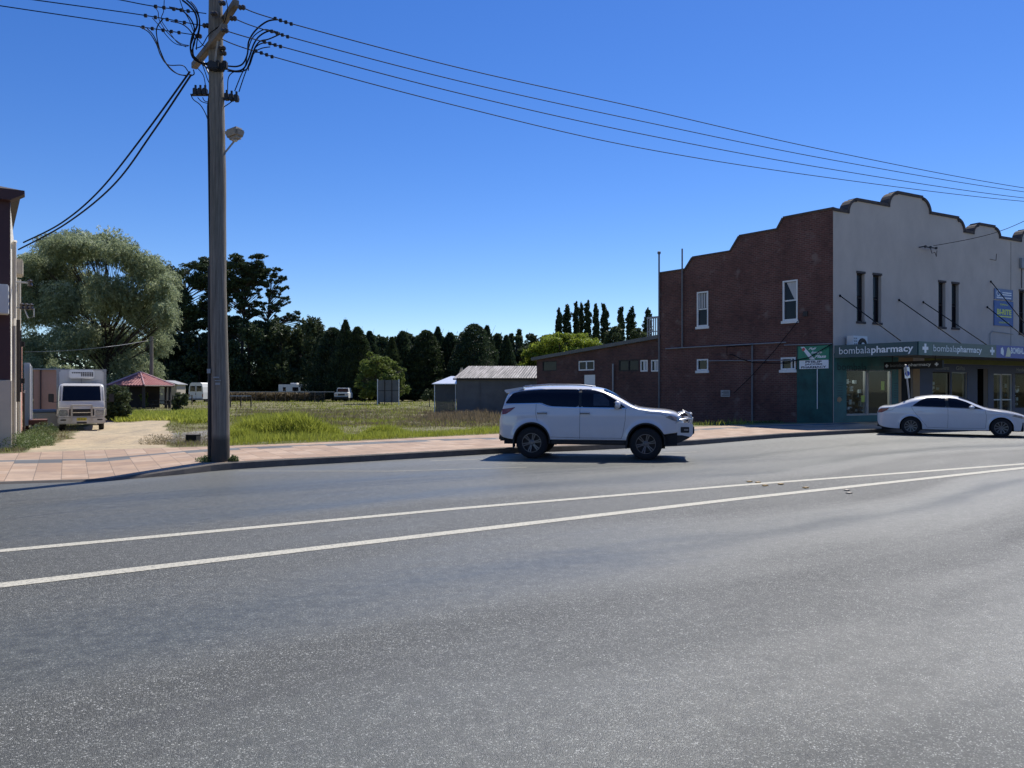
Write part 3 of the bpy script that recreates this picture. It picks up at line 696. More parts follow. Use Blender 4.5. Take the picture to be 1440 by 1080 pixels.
# sunlit deciduous tree by the panels
cs = [cl(a, b_, 90+random.uniform(-1.5, 1.5), c_, None, d_) for a, b_, c_, d_ in scatter([(530,505,14,12),(545,515,14,12),(518,520,14,14),(533,530,20,18),(550,535,16,16),(525,545,22,14),(565,520,7,10),(567,545,8,14),(512,538,12,10),(540,550,18,10),(528,535,22,22)], 6, .85, .55)]
make_tree('deciduous_tree', 'sunlit yellow green tree behind the grey sign panels', 'tree', (P(532, 0, 90).x, 90, .1), cs, M['lf_light'], 24000, .27, .15, .18, M['barkg'], shell=2.0)
# lime tree above the wing roof
cs = [cl(a, b_, 118+random.uniform(-3, 3), c_, None, d_) for a, b_, c_, d_ in scatter([(775,482,22,12),(800,480,24,12),(825,488,20,12),(760,495,18,12),(745,508,14,12),(735,520,12,10),(790,500,30,16),(820,505,26,16),(765,515,22,14),(845,498,12,10)], 7, .9, .55)]
make_tree('lime_green_tree', 'broad lime green tree rising behind the low brick wing roof', 'tree', (P(790, 0, 118).x, 118, .3), cs, M['lf_lime'], 42000, .40, .18, .4, M['barkg'], hang=.3, axis=(0, 0, -.5), axr=.7)
# poplars
pl = [(786,433,9),(797,428,12),(810,424,8),(817,426,7),(826,424,10),(838,428,8),(850,427,12),(873,431,9),(887,432,13),(911,434,13)]
pw_ = ['leftmost and shortest', 'second from the left, broad', 'third from the left, thin', 'fourth from the left', 'fifth from the left', 'sixth from the left, thin', 'seventh from the left, before the wide gap', 'thin one right of the wide gap', 'third from the right end, broad' , 'rightmost, beside the brick building']
for (a, t_, w_), wd_ in zip(pl, pw_):
    Y = 178+random.uniform(-6, 6); cs = []
    for k in range(13):
        f = k/12; cs.append(cl(a+random.uniform(-.18, .18)*w_, t_+4+f*46, Y, w_*(.26+.26*min(1, f*3)), None, 5.5))
    make_tree('poplar_tree', 'slender upright poplar on the skyline, '+wd_, 'tree', (P(a, 0, Y).x, Y, 1.0), cs, M['lf_pop'], 3600, .6, .28, .3, M['bark'], group='upright poplars on the skyline', axis=(0, 0, .8), axr=.6, limbs=False, shell=1.8)
# rounded background trees
bgt = [(750, 478, 10, 10, 'small round dark tree left of the lime green tree'), (768, 478, 10, 9, 'dark round tree behind the lime green tree'), (862, 468, 12, 12, 'olive background tree under the gap in the poplars'), (898, 470, 12, 9, 'low olive tree at the foot of the right-hand poplars'),
       (572, 472, 9, 8, 'round dark treetop poking over the conifer row'), (437, 462, 14, 9, 'dull round treetop behind the left end of the conifer row'), (455, 470, 10, 7, 'small dull treetop at the left end of the conifer row')]
for a, b_, rx, rz, lb in bgt:
    Y = 160; cs = [cl(a+random.uniform(-.6, .6)*rx, b_+random.uniform(-.5, .6)*rz, Y+random.uniform(-3, 3), rx*.55, None, rz*.5) for k in range(8)]
    cs += [cl(a+random.uniform(-.6, .6)*rx, b_+rz+random.uniform(0, 40), Y+random.uniform(-3, 3), rx*.6, None, rz*.7) for k in range(6)]
    make_tree('round_tree', lb, 'tree', (P(a, 0, Y).x, Y, .9), cs, M['lf_mix' if b_ < 474 or a > 800 else 'lf_pop'], 6000, .55, .3, .3, M['bark'], group='rounded trees on the skyline', shell=2)
# thin tall poplar-like ones behind the pines
for a, t_, lb in [(396, 460, 'left'), (404, 464, 'right')]:
    conifer(a, t_, 140, 9, 'slim grey green tree beside the thin pine, %s one of two' % lb, n=2500, kind='slim_tree', grp='slim trees right of the pines', pw=.35, m_='lf_mix')
n = 30000; pxx = rng.uniform(205, 760, n); y_ = rng.uniform(128, 140, n); x_ = (pxx-720)/FPX*y_
p = np.stack([x_, y_, .2+rng.random(n)**.8*(4.5+3*fbm(x_, y_*0, 7, 22))], -1)
setk(leaf_object('undergrowth', p, rng.normal(size=(n, 3)), .9, .5, rng.random(n), M['lf_con'], None, (0, 0, 0)), 'dark undergrowth filling the foot of the far tree row', 'undergrowth', kind='stuff')
fl = ['behind the left end of the conifer row', 'right of the first conifer peak', 'left of the sunlit tree', 'above the sunlit tree', 'right above the sunlit tree', 'left of the carport', 'over the carport', 'over the left end of the shed', 'over the middle of the shed', 'over the right end of the shed', 'beside the lime green tree']
for k, lb in enumerate(fl):
    a = 446+k*28.5+random.uniform(-5, 5); tp0 = random.uniform(468, 482); Y = 124+random.uniform(-2, 3)
    cs = [cl(a+random.uniform(-14, 14), tp0+8+random.uniform(0, 1)**.8*75, Y+random.uniform(-3, 3), 10*random.uniform(.6, 1.1), None, 9*random.uniform(.6, 1.1)) for j in range(15)]+[cl(a+random.uniform(-4, 4), tp0+5, Y, 7, None, 6)]
    make_tree('broadleaf_tree', 'dull green broadleaf tree in the far row, '+lb, 'tree', (P(a, 0, Y).x, Y, .4), cs, M[['lf_mix', 'lf_pop', 'lf_mix', 'lf_con'][k % 4]], 9000, .55, .26, .28, M['bark'], group='broadleaf trees filling the far row', shell=1.9, sub=9)
# far wooded ridge
n = 42000; x_ = rng.uniform(-190, 150, n); y_ = rng.uniform(235, 275, n)
hh_ = 13+6*fbm(x_, y_*0, 14, 5)+3*fbm(x_, y_, 5, 9)
p = np.stack([x_, y_, rng.random(n)**.7*hh_+1], -1)
setk(leaf_object('far_wood', p, rng.normal(size=(n, 3)), 1.5, .9, rng.random(n), M['lf_pine'], None, (0, 0, 0)), 'dark continuous far wood closing the view behind the rows of trees', 'wood', kind='stuff')
n = 12000; pxx = rng.uniform(322, 456, n); y_ = rng.uniform(104, 107, n); x_ = (pxx-720)/FPX*y_
p = np.stack([x_, y_, .2+rng.random(n)**.7*(1.0+.35*fbm(x_, y_*0, 4, 51))], -1)
setk(leaf_object('weedy_bank', p, rng.normal(size=(n, 3))+np.array([0, 0, .8]), .4, .12, rng.random(n)*.8, M['lf_rust'], None, (0, 0, 0)), 'brown weedy bank behind the rail fence hiding the foot of the motorhome', 'bank', kind='stuff')
# bushes on the lot
def bush(name, label, px, py0, py1, rx, Y, m_, n, ls=.12):
    cs = [cl(px+random.uniform(-.55, .55)*rx, random.uniform(py0+6, py1-4), Y+random.uniform(-1, 1)*rx*Y/FPX*.6, rx*random.uniform(.25, .5), None, (py1-py0)*random.uniform(.14, .26)) for k in range(14)]
    gz = float(lotz(P(px, 0, Y).x, Y))
    return make_tree(name, label, 'shrub', (P(px, 0, Y).x, Y, gz), cs, M[m_], n, ls, ls*.45, .05, M['barkg'], shell=2)
bush('round_bush', 'dull grey green round bush between the truck and the red-roofed pavilion', 170, 545, 586, 27, 46, 'lf_mix', 13000, .16)
bush('lot_shrub', 'leafy shrub in front of the white van, right of the pavilion', 253, 550, 578, 15, 66, 'lf_mix', 3500, .2)
bush('small_shrub', 'small bright shrub inside the pavilion bay', 201, 551, 573, 8, 73, 'lf_light', 1200, .2)
bush('low_shrub', 'low shrub right of the grey sign panels at the tree line', 604, 545, 566, 12, 78, 'lf_mix', 2500, .2)

# ------------------------------------------------------------ grass
def blades(name, label, x, y, h, wd, tint, m_, lean=.35, z0=None):
    n = len(x); z = lotz(x, y) if z0 is None else z0
    ax = np.stack([rng.normal(size=n)*lean, rng.normal(size=n)*lean, np.ones(n)], -1); ax /= np.linalg.norm(ax, axis=1, keepdims=True)
    p = np.stack([x, y, z], -1)+ax*(h*.42)[:, None]
    return setk(leaf_object(name, p, ax, h, wd, tint, m_, None, (0, 0, 0)), label, 'grass', kind='stuff')
def sample(n, x0p, x1p, y0, y1, pw=1.6):
    u = rng.random(n); a = 1-pw; yy = (y0**a+(y1**a-y0**a)*u)**(1/a); pxx = rng.uniform(x0p, x1p, n)
    return (pxx-720)/FPX*yy, yy
n = 330000; x, y = sample(n, -60, 1060, 17.5, 105, 1.5)
q = (y-edgeY(x))*.87; dr, gr = masks(x, y)
px, py = toimg(x, y, lotz(x, y))
f1 = fbm(x, y, 5, 1); f2 = fbm(x, y, 1.3, 4); f3 = fbm(x, y, 14, 8)
strip = (1-sstep(1.2, 3.6, q))*(px > 305)                # lush strip behind the pavement
m1 = np.exp(-(((px-385)/62)**2+((py-605)/20)**2)**1.5)    # mounds seen right of the pole
lush = np.maximum(strip, m1); lushb = sstep(.5, .62, f1)*.5
farl = np.exp(-((px-225)/75)**4)*sstep(40, 46, y)*(1-sstep(60, 68, y))
lush = np.maximum(lush, np.maximum(farl, lushb*(px > 240)))
keep = (q > .02) & (dr < .35) & (rng.random(n) > gr*.93) & (rng.random(n) < .30+.7*np.maximum(lush, f2))
inb = (y > 34-1.2*(x-14.2)-.3) & (x > 1.0)                # under the buildings
keep &= ~((px > 940) & (rng.random(n) > .12))
keep &= ~inb & (rng.random(n) < .75+.25*lush)
lodw = np.maximum(1, y/22)
H = (.05+.10*f2+.20*lush*f2+.12*m1*1.2)*np.where(y > 40, 1.3, 1)
isg = rng.random(n) < np.clip(.25+lush*1.1-(f3-.5)*1.2, .1, .98)
k = keep & isg
blades('green_grass', 'green grass growing over the vacant lot', x[k], y[k], H[k]*rng.uniform(.6, 1.5, k.sum()), .014*lodw[k], np.clip(.02+.42*lush[k]+rng.random(k.sum())*.4, 0, 1), M['lf_grass'])
k = keep & ~isg
blades('dry_grass', 'short dry grass between the green patches of the vacant lot', x[k], y[k], H[k]*rng.uniform(.6, 1.4, k.sum()), .011*lodw[k], rng.random(k.sum()), M['lf_dry'], .5)
# lush tussock mounds right of the pole
n = 42000; cxy = [(G(357, 620, .1), .8, .72), (G(405, 619, .1), .95, .85), (G(440, 618, .1), .6, .45), (G(380, 620, .1), .5, .45), (G(330, 624, .1), .4, .25), (G(540, 611, .05), .6, .34)]
xx = []; yy = []; zz = []; hh = []
for g, r_, h_ in cxy:
    m_ = int(n*r_/4.5); a = rng.random(m_)*6.283; rr = r_*np.sqrt(rng.random(m_))*1.15
    X1 = g.x+rr*np.cos(a)*1.2; Y1 = g.y+.35+rr*np.sin(a)*.8; xx.append(X1); yy.append(Y1)
    zz.append(lotz(X1, Y1)+h_*.85*np.clip(1-(rr/r_)**2, 0, 1)**.6*rng.random(m_)**.5); hh.append(np.full(m_, .22))
x1, y1, z1, h1 = map(np.concatenate, (xx, yy, zz, hh)); n = len(x1)
blades('tussock_grass', 'tall bright green tussock mounds beside the near power pole', x1, y1, h1*rng.uniform(.7, 1.8, n), .016, .35+.6*rng.random(n), M['lf_grass'], .55, z1)
# far tussocks left (behind the gravel)
n = 9000; pxx = rng.uniform(160, 300, n); y1 = rng.uniform(42, 60, n); x1 = (pxx-720)/FPX*y1; k = fbm(x1, y1, 4, 2) > .45
x1, y1 = x1[k], y1[k]; blades('sunlit_tussocks', 'yellow green tussocks in front of the red-roofed pavilion', x1, y1, .5*fbm(x1, y1, 2.5, 6)+.12, .07, .5+.5*rng.random(len(x1)), M['lf_grass'], .5)
# dry weeds band and dock by the shed
n = 30000; pxx = rng.uniform(330, 720, n); y1 = rng.uniform(38, 82, n); x1 = (pxx-720)/FPX*y1
k = (fbm(x1, y1, 6, 12)+.25*fbm(x1, y1, 1.2, 13) > .52) & (y1 < 49+19*sstep(0, 1, (760-pxx)/200)); x1, y1 = x1[k], y1[k]
blades('dry_weeds', 'tall dry brown weeds along the far side of the lot', x1, y1, (.1+.55*fbm(x1, y1, 5, 15)*rng.random(len(x1)))*(.35+.9*fbm(x1, y1, 1.6, 41)), .03, rng.random(len(x1)), M['lf_dry'], .25)
n = 5000; pxx = rng.normal(650, 42, n); y1 = rng.normal(49, 4.5, n); x1 = (pxx-720)/FPX*y1
blades('dock_weeds', 'reddish brown weeds piled up in front of the grey shed', x1, y1, (.15+.55*fbm(x1, y1, 2.2, 31)*np.exp(-((pxx-655)/60)**2))*rng.uniform(.5, 1.5, n), .04, rng.random(n), M['lf_rust'], .3)
# weeds at the left building and pole base
def weed_patch(name, label, pts, n, hmax, m_='lf_weed', sz=.05):
    P_ = []; A = []
    for (gx_, gy_, gz_, r_) in pts:
        m1_ = n//len(pts); a = rng.random(m1_)*6.283; rr = r_*np.sqrt(rng.random(m1_)); h_ = rng.random(m1_)*hmax*(1-.6*(rr/r_)**2)
        P_.append(np.stack([gx_+rr*np.cos(a), gy_+rr*np.sin(a)*.8, gz_+h_], -1))
    p = np.concatenate(P_); ax = rng.normal(size=p.shape)*.6+np.array([0, 0, .6])
    return setk(leaf_object(name, p, ax, sz*rng.uniform(.6, 1.8, len(p)), sz*.35, rng.random(len(p)), M[m_], None, (0, 0, 0)), label, 'weeds', kind='stuff')
pts = []
for a, b_ in [(25, 630), (38, 622), (50, 612), (58, 606), (35, 610), (48, 625), (62, 602), (30, 618), (8, 636)]:
    g = G(a, b_, .1); pts.append((g.x, g.y, float(lotz(g.x, g.y)), .55))
weed_patch('wall_weeds', 'green flowering weeds along the foot of the white painted side wall', pts, 15000, .5)
weed_patch('pole_weeds', 'small weeds around the foot of the near power pole', [(-6.36, 15.98, .13, .22), (-6.25, 15.8, .13, .16), (-5.74, 15.85, .14, .1)], 900, .15)
g1 = G(975, 600, .1); pts = [(g1.x+k*.75, g1.y+k*.52+.3, .12, .5) for k in range(7)]
weed_patch('verge_weeds', 'thin line of green weeds where the pavement meets the brick wall ground', pts, 5000, .14)
pts = []
for a, b_ in [(248, 622), (236, 626), (276, 622), (287, 622), (225, 618), (215, 624), (262, 610)]:
    g = G(a, b_, .1); pts.append((g.x, g.y, float(lotz(g.x, g.y)), .4))
weed_patch('pit_weeds', 'dry seeding weeds around the black pit cover left of the pole', pts, 4000, .34, 'lf_dry', .04)

# ============================================================ shop building on the corner
FX = Vector((math.cos(FA), math.sin(FA), 0)); FN = Vector((FX.y, -FX.x, 0))       # along the front, outwards
BX = Vector((math.cos(BA), math.sin(BA), 0)); BN = Vector((-BX.y, BX.x, 0))       # along the brick side, outwards (towards the lot)
if BN.x > 0: BN = -BN
def fs(px):                                     # distance along the front under image column px
    r = (px-720)/FPX; return (C0.y*r-C0.x)/(FX.x-FX.y*r)
def fz(px, py): return EYE+(HOR-py)/FPX*(C0.y+FX.y*fs(px))-C0.z
def bt(px): r = (px-720)/FPX; return (C0.x-C0.y*r)/(-BX.x+BX.y*r)
def bz(px, py): return EYE+(HOR-py)/FPX*(C0.y+BX.y*bt(px))-C0.z
FF = (C0, FA)                                   # frame: x along the front, -y towards the street, z up
BF = (C0, BA)                                   # frame: x along the brick side; outward is +y (see sign below)
BO = 1.0 if (Matrix.Rotation(BA, 3, 'Z') @ Vector((0, 1, 0))).dot(BN) > 0 else -1.0
shop = thing('shop_building', 'two-storey corner shop with curved grey parapet front and bare brick side wall', 'building', C0)
LEN = 30.0
# front wall with windows
wins = []
for x0, x1 in ((1204.7, 1216), (1227.5, 1239.3), (1319.7, 1329.5), (1338.3, 1348.3)): wins.append((fs(x0), fs(x1), 4.56, 6.74))
wins.append((fs(1433), fs(1433)+.65, 4.5, 6.74)); wins.append((fs(1433)+1.1, fs(1433)+1.75, 4.5, 6.74))
wins += [(20.2, 20.85, 4.55, 6.74), (21.3, 21.95, 4.55, 6.74), (26.6, 27.25, 4.55, 6.74)]
shopo = [(fs(1190), fs(1219.5), .32, 2.38), (fs(1221), fs(1254), .32, 2.38), (fs(1267), fs(1283.5), 0, 2.5), (fs(1311), fs(1336), .75, 2.35), (fs(1338), fs(1359.5), .12, 2.35),
         (fs(1374), fs(1389), 0, 2.55), (fs(1397), fs(1408.3), 0, 2.3), (fs(1409.3), fs(1423), 0, 2.3), (fs(1427), fs(1460), .5, 2.35)]
mb = MB(); wall_cells(mb, 0, LEN, 3.1, 9.2, wins, 0, .28)
# parapet outline (x, z): curved gable, small gable, curved gable
def arc(cx, cz, r, a0, a1, n=7, rz=None): return [(cx+r*math.cos(R(a0+(a1-a0)*k/n)), cz+(rz or r)*math.sin(R(a0+(a1-a0)*k/n))) for k in range(n+1)]
ZB, ZS, ZP = 9.38, 10.0, 10.68
def gable(s0):          # width 10.2, from low at s0 to low at s0+10.2
    o_ = [(s0, ZB)]
    o_ += arc(s0+1.15, ZB, .5, 180, 90, 5, ZS-ZB-.04)+[(s0+1.15, ZS), (s0+3.45, ZS)]
    o_ += arc(s0+4.1, ZS, .62, 180, 95, 6, ZP-ZS-.04)+[(s0+4.05, ZP), (s0+5.95, ZP)]
    o_ += arc(s0+5.9, ZS, .62, 85, 0, 6, ZP-ZS-.06)+[(s0+6.55, ZS), (s0+8.85, ZS)]
    o_ += arc(s0+8.75, ZB, .55, 85, 0, 5, ZS-ZB-.06)+[(s0+9.35, ZB)]
    return o_
out = [(0, ZB)]+gable(.35)+[(fs(1364), ZB)]
sa, sb_ = fs(1369), fs(1405)
out += arc(sa+.42, ZB, .42, 180, 95, 5, .42)+[(sa+.42, ZB+.5), (sb_-.42, ZB+.5)]+arc(sb_-.42, ZB, .42, 85, 0, 5, .42)+[(sb_+.02, ZB)]
s1 = fs(1426); out += gable(s1)+[(LEN, ZB)]
mb.prism([(0, 9.2)]+[(LEN, 9.2)]+out[::-1], 0, .28)
wall_cells(mb, 0, LEN, 0, 2.75, shopo, .0, .22); mb.box(0, LEN, 0, .25, 2.75, 3.1)
front = mb.build('front_wall', [M['render']], shop, FF)
# coping following the outline, a hand's breadth thick
mb = MB()
for (x0, z0), (x1, z1) in zip(out[:-1], out[1:]):
    d = math.hypot(x1-x0, z1-z0)
    if d < .01: continue
    nx2, nz2 = -(z1-z0)/d*.13, (x1-x0)/d*.13
    ex_ = (x1-x0)/d*.012; ez_ = (z1-z0)/d*.012
    mb.prism([(x0-ex_, z0-ez_), (x1+ex_, z1+ez_), (x1+nx2+ex_, z1+nz2+ez_), (x0+nx2-ex_, z0+nz2-ez_)], -.06, .42)
mb.build('coping', M['cap'], shop, FF)
# vertical seam + surface scars on the front
mb = MB(); s_ = fs(1421.5); mb.box(s_-.012, s_+.012, -.006, .01, 3.7, 9.3)
s_ = fs(1401); mb.tube([(s_, -.015, 8.55), (s_-.05, -.015, 8.2), (s_-.6, -.015, 8.22)], .012, 4); mb.tube([(fs(1436), -.03, 6.9), (fs(1436), -.03, 8.0)], .02, 5)
mb.build('wall_crack', M['cap'], shop, FF)
mb = MB(); mb.bbox(fs(1433), fs(1433)+.5, -.14, -.0, 7.95, 8.5, .02); mb.build('meter_box', M['galv'], shop, FF)
mb = MB(); a = fs(1391); mb.tube([(a, -.05, 3.75), (a, -.05, 4.35), (a+.25, -.05, 4.5), (a+2.1, -.05, 4.42)], .02, 5); mb.build('conduit', M['galv'], shop, FF)
# recessed slit windows
for i, (a, b_, z0, z1) in enumerate(wins):
    mb = MB(); mb.box(a-.03, b_+.03, -.03, .14, z1, z1+.10); mb.box(a-.04, b_+.04, -.05, .12, z0-.1, z0)
    wdw = mb.build('window', M['cap'], shop, FF)
    mb = MB(); mb.box(a, b_, .19, .20, z0, z1); mb.build('pane', M['glassd'], wdw, FF)
    mb = MB(); zm = (z0+z1)/2
    for q in ((a, a+.05, z0, z1), (b_-.05, b_, z0, z1), (a+.05, b_-.05, zm-.03, zm+.03), (a+.05, b_-.05, z0, z0+.05), (a+.05, b_-.05, z1-.05, z1)): mb.box(q[0], q[1], .15, .187, q[2], q[3])
    mb.build('frame', M['postd'], wdw, FF)
    if i in (0, 1, 2, 3):
        mb = MB(); mb.box(a+.08, b_-.06, .17, .175, zm+.1, z1-.06); mb.build('curtain', M['glassw'], wdw, FF)
# side wall profile (stepped parapet)
st = [(1172, 293), (1101.7, 308.3), (1093.5, 322.5), (1040, 333.3), (1027.5, 354), (974, 363.3), (964, 379), (928, 385.3)]
# horizontal steps: each tread has one real height
tz = [bz(1136, 300.5), bz(1066, 328), bz(1000, 358.6), bz(945, 382.3)]
tl = [0, bt(1101.7), bt(1093.5), bt(1040), bt(1027.5), bt(974), bt(964), bt(927.5)]
prof = [(tl[0], tz[0]), (tl[1], tz[0]), (tl[2], tz[1]), (tl[3], tz[1]), (tl[4], tz[2]), (tl[5], tz[2]), (tl[6], tz[3]), (tl[7], tz[3])]
TW = tl[7]
def br(x0, x1, y0, y1):
    a, b_ = bt(x1), bt(x0); xm = (x0+x1)/2; return (a, b_, bz(xm, y1), bz(xm, y0))
bw = [br(980, 996, 410, 459), br(1100.7, 1121.7, 394, 450.7), br(980, 996, 505, 521), br(1098, 1119, 502.5, 520)]
mb = MB(); zlow = -.7; wall_cells(mb, 0.02, TW, zlow, 7.2, bw, 0, -BO*.3)
top = [(0.02, 7.2), (TW, 7.2)]+[(max(a, .02), z) for a, z in prof[::-1]]
mb.prism(top, 0, -BO*.3)
mb.build('side_wall', M['brick'], shop, BF)
mb = MB()
for (x0, z0), (x1, z1) in zip(prof[:-1], prof[1:]):
    d = math.hypot(x1-x0, z1-z0); nx2, nz2 = -(z1-z0)/d*.08, (x1-x0)/d*.08
    e = (x1-x0)/d*.01
    mb.prism([(x0-e, z0), (x1+e, z1), (x1+nx2+e, z1+abs(nz2)), (x0+nx2-e, z0+abs(nz2))], -BO*.36, BO*.05)
mb.build('side_coping', M['cap'], shop, BF)
# rear block: roof slab and back walls so the building is solid
bk = C0+BX*TW; rr = C0+FX*LEN
mb = MB()
foot = [C0+FX*.1-FN*.29, C0+FX*LEN-FN*.29, C0+FX*LEN+BX*TW, C0+BX*(TW-.02)]
inn = [(p.x-C0.x, p.y-C0.y) for p in foot]
mb.add([(x, y, 7.1) for x, y in inn]+[(x, y, 7.3) for x, y in inn], [(0, 1, 2, 3), (4, 5, 6, 7), (0, 1, 5, 4), (1, 2, 6, 5), (2, 3, 7, 6), (3, 0, 4, 7)])
for a, b_ in ((inn[1], inn[2]), (inn[2], inn[3])):
    mb.add([(a[0], a[1], -.5), (b_[0], b_[1], -.5), (b_[0], b_[1], 7.1), (a[0], a[1], 7.1)], [(0, 1, 2, 3)])
mb.build('rear_block', M['cap'], shop, (C0, 0))
for i, (a, b_, z0, z1) in enumerate(bw):
    mb = MB(); fw = .07
    for q in ((a, a+fw, z0, z1), (b_-fw, b_, z0, z1), (a+fw, b_-fw, z1-fw, z1), (a+fw, b_-fw, z0, z0+fw)): mb.box(q[0], q[1], -BO*.1, BO*.012, q[2], q[3])
    mb.box(a-.06, b_+.06, -BO*.06, BO*.06, z0-.13, z0-.005)
    if i < 2: mb.box(a+fw, b_-fw, -BO*.09, -BO*.05, (z0+z1)/2-.03, (z0+z1)/2+.03)
    if i == 3: m_ = b_-(b_-a)*.72; mb.box(m_-.03, m_+.03, -BO*.09, BO*.005, z0+fw, z1-fw)
    wdw = mb.build('window', M['white'], shop, BF)
    setk(wdw, ['upper white sash window near the back', 'upper white sash window near the street corner', 'small lower window near the back', 'small lower window beside the green panel'][i])
    mb = MB(); mb.box(a+fw, b_-fw, -BO*.085, -BO*.075, z0+fw, z1-fw); mb.build('pane', M['glassw'] if i < 2 else M['glassd'], wdw, BF)
    if i == 1:
        mb = MB(); xm = (a+b_)/2; mb.prism([(b_-fw-.1, z1-fw-.02), (a+fw+.02, z1-fw-.02), (a+fw+.02, z1-1.0), (a+fw+.12, z1-.9)], -BO*.068, -BO*.062); mb.build('curtain', M['curtain'], wdw, BF)
    if i == 0:
        mb = MB()
        for k in range(4): x_ = a+fw+.03+k*(b_-a-2*fw)/4; mb.box(x_, x_+.09, -BO*.068, -BO*.062, (z0+z1)/2+.05, z1-fw-.02)
        mb.build('curtain', M['curtain'], wdw, BF)
# green painted panel at the street end of the side wall
ga = bt(1121); mb = MB(); mb.box(.03, ga, BO*.002, BO*.03, -.3, bz(1146, 485.5)); mb.build('green_panel', M['green'], shop, BF)
mb = MB(); x_ = bt(1150.5); mb.tube([(x_, BO*.07, .6), (x_, BO*.07, bz(1150, 519))], .022, 6); mb.build('downpipe', M['white'], shop, BF)
mb = MB(); x_ = bt(1059.5); mb.tube([(x_, BO*.1, -.3), (x_, BO*.1, bz(1059.5, 485))], .045, 8); mb.build('vent_pipe', M['pipe'], shop, BF)
mb = MB(); x_ = bt(961); mb.tube([(x_, BO*.1, bz(961, 490)), (x_, BO*.1, bz(961, 350))], .04, 8); mb.build('vent_pipe', M['pipe'], shop, BF)
mb = MB(); x_ = bt(928.5); mb.tube([(x_, BO*.1, bz(928, 600)), (x_, BO*.1, bz(928, 358))], .045, 8); mb.lathe([(.06, 0), (.09, .04), (.09, .14), (0, .18)], (x_, BO*.1, bz(928, 358)), 'z', 8); mb.build('vent_pipe', M['pipe'], shop, BF)
def wl(name, pts, r, m_, y=.12):
    mb = MB(); q = [(bt(a), BO*y, bz(a, b_)) for a, b_ in pts]; mb.tube(q, r, 6); mb.build(name, m_, shop, BF)
wl('horizontal_pipe', [(938, 490.5), (1000, 487), (1060, 484), (1107, 481.5)], .028, M['galv'])
wl('horizontal_pipe', [(998, 507.5), (1060, 507), (1120, 506.5)], .022, M['galv'])
wl('wall_cable', [(1060, 485.5), (1025, 487.5), (1025, 500), (1032, 498.5), (1045, 505), (1062, 510), (1100, 511), (1140, 503), (1172, 484)], .022, M['wirem'], .16)
wl('wall_cable', [(1034, 553), (1058, 530), (1090, 495), (1125, 451)], .016, M['wirem'], .14)
wl('wall_cable', [(1105, 485.5), (1172, 483.5)], .025, M['greyline'], .14)
mb = MB(); q = br(1014, 1027, 548.5, 558); mb.bbox(q[0], q[1], BO*.002, BO*.04, q[2], q[3], .008); plq = mb.build('wall_plaque', M['galv'], shop, BF)
mb = MB()
for k in range(4): z_ = q[2]+(q[3]-q[2])*(.2+.2*k); mb.box(q[0]+.05, q[1]-.06-(.1 if k % 2 else 0), BO*.0415, BO*.043, z_, z_+.025)
mb.build('engraving', M['postd'], plq, BF)
mb = MB(); q = br(1130, 1136, 438, 445); mb.box(q[0], q[1], BO*.0, BO*.05, q[2], q[3]); mb.build('vent_hole', M['black'], shop, BF)
# signs on the side wall
def wall_sign(name, label, q, y, face, frame, sgn, group=None):
    o_ = thing(name, label, 'sign', (C0.x, C0.y, C0.z))
    mb = MB(); mb.bbox(q[0], q[1], sgn*y, sgn*(y+.035), q[2], q[3], .006); mb.build('board', face, o_, frame); return o_
bup = Vector((0, 0, 1)); lx = Vector((-1, 0, 0)); bn_ = Vector((0, BO, 0))
q = br(1123.5, 1167, 486.5, 506); sg = wall_sign('wall_sign', 'green sign with white diagonal stripe and slanted lettering, on the brick side wall', q, .035, M['sgreen'], BF, BO)
mb = MB(); Wd = q[1]-q[0]; H_ = q[3]-q[2]
lxm = lambda u, v: (q[1]-u*Wd, q[2]+v*H_)
yb = BO*.0725
mb.add([(lxm(u, v)[0], yb, lxm(u, v)[1]) for u, v in ((.08, .97), (.2, .97), (.56, .02), (.40, .02))], [(0, 1, 2, 3)]); mb.build('stripe', M['letter'], sg, BF)
mb = MB(); c_ = lxm(.18, .78); mb.lathe([(0, 0), (.075, 0), (.075, .004), (0, .004)], (c_[0], BO*.074, c_[1]), 'y', 14); mb.build('emblem', mat('emblem_red', (.6, .1, .1), .5), sg, BF)
mb = MB()
for wd_, u0, v0, ww in (('Fuji', .34, .68, .26), ('Image', .42, .40, .36), ('Plaza', .53, .12, .38)):
    o0 = lxm(u0, v0); add_text(mb, wd_, (o0[0], BO*.07, o0[1]), lx, bup, bn_, ww*Wd, .22*H_, bold=.03, shear=.5)
mb.build('lettering', M['letter'], sg, BF)
q = br(1125, 1166, 506.5, 518.5); sg = wall_sign('wall_sign', 'white sign with three lines of dark capitals below the green sign', q, .035, M['letter'], BF, BO)
mb = MB(); Wd = q[1]-q[0]; H_ = q[3]-q[2]
for wd_, u0, v0, ww in (('PHILIP', .22, .69, .56), ('JACOBS', .2, .38, .60), ('PHARMACY', .07, .07, .86)):
    add_text(mb, wd_, (q[1]-u0*Wd, BO*.07, q[2]+v0*H_), lx, bup, bn_, ww*Wd, .24*H_, bold=.035)
mb.build('lettering', M['ink'], sg, BF)
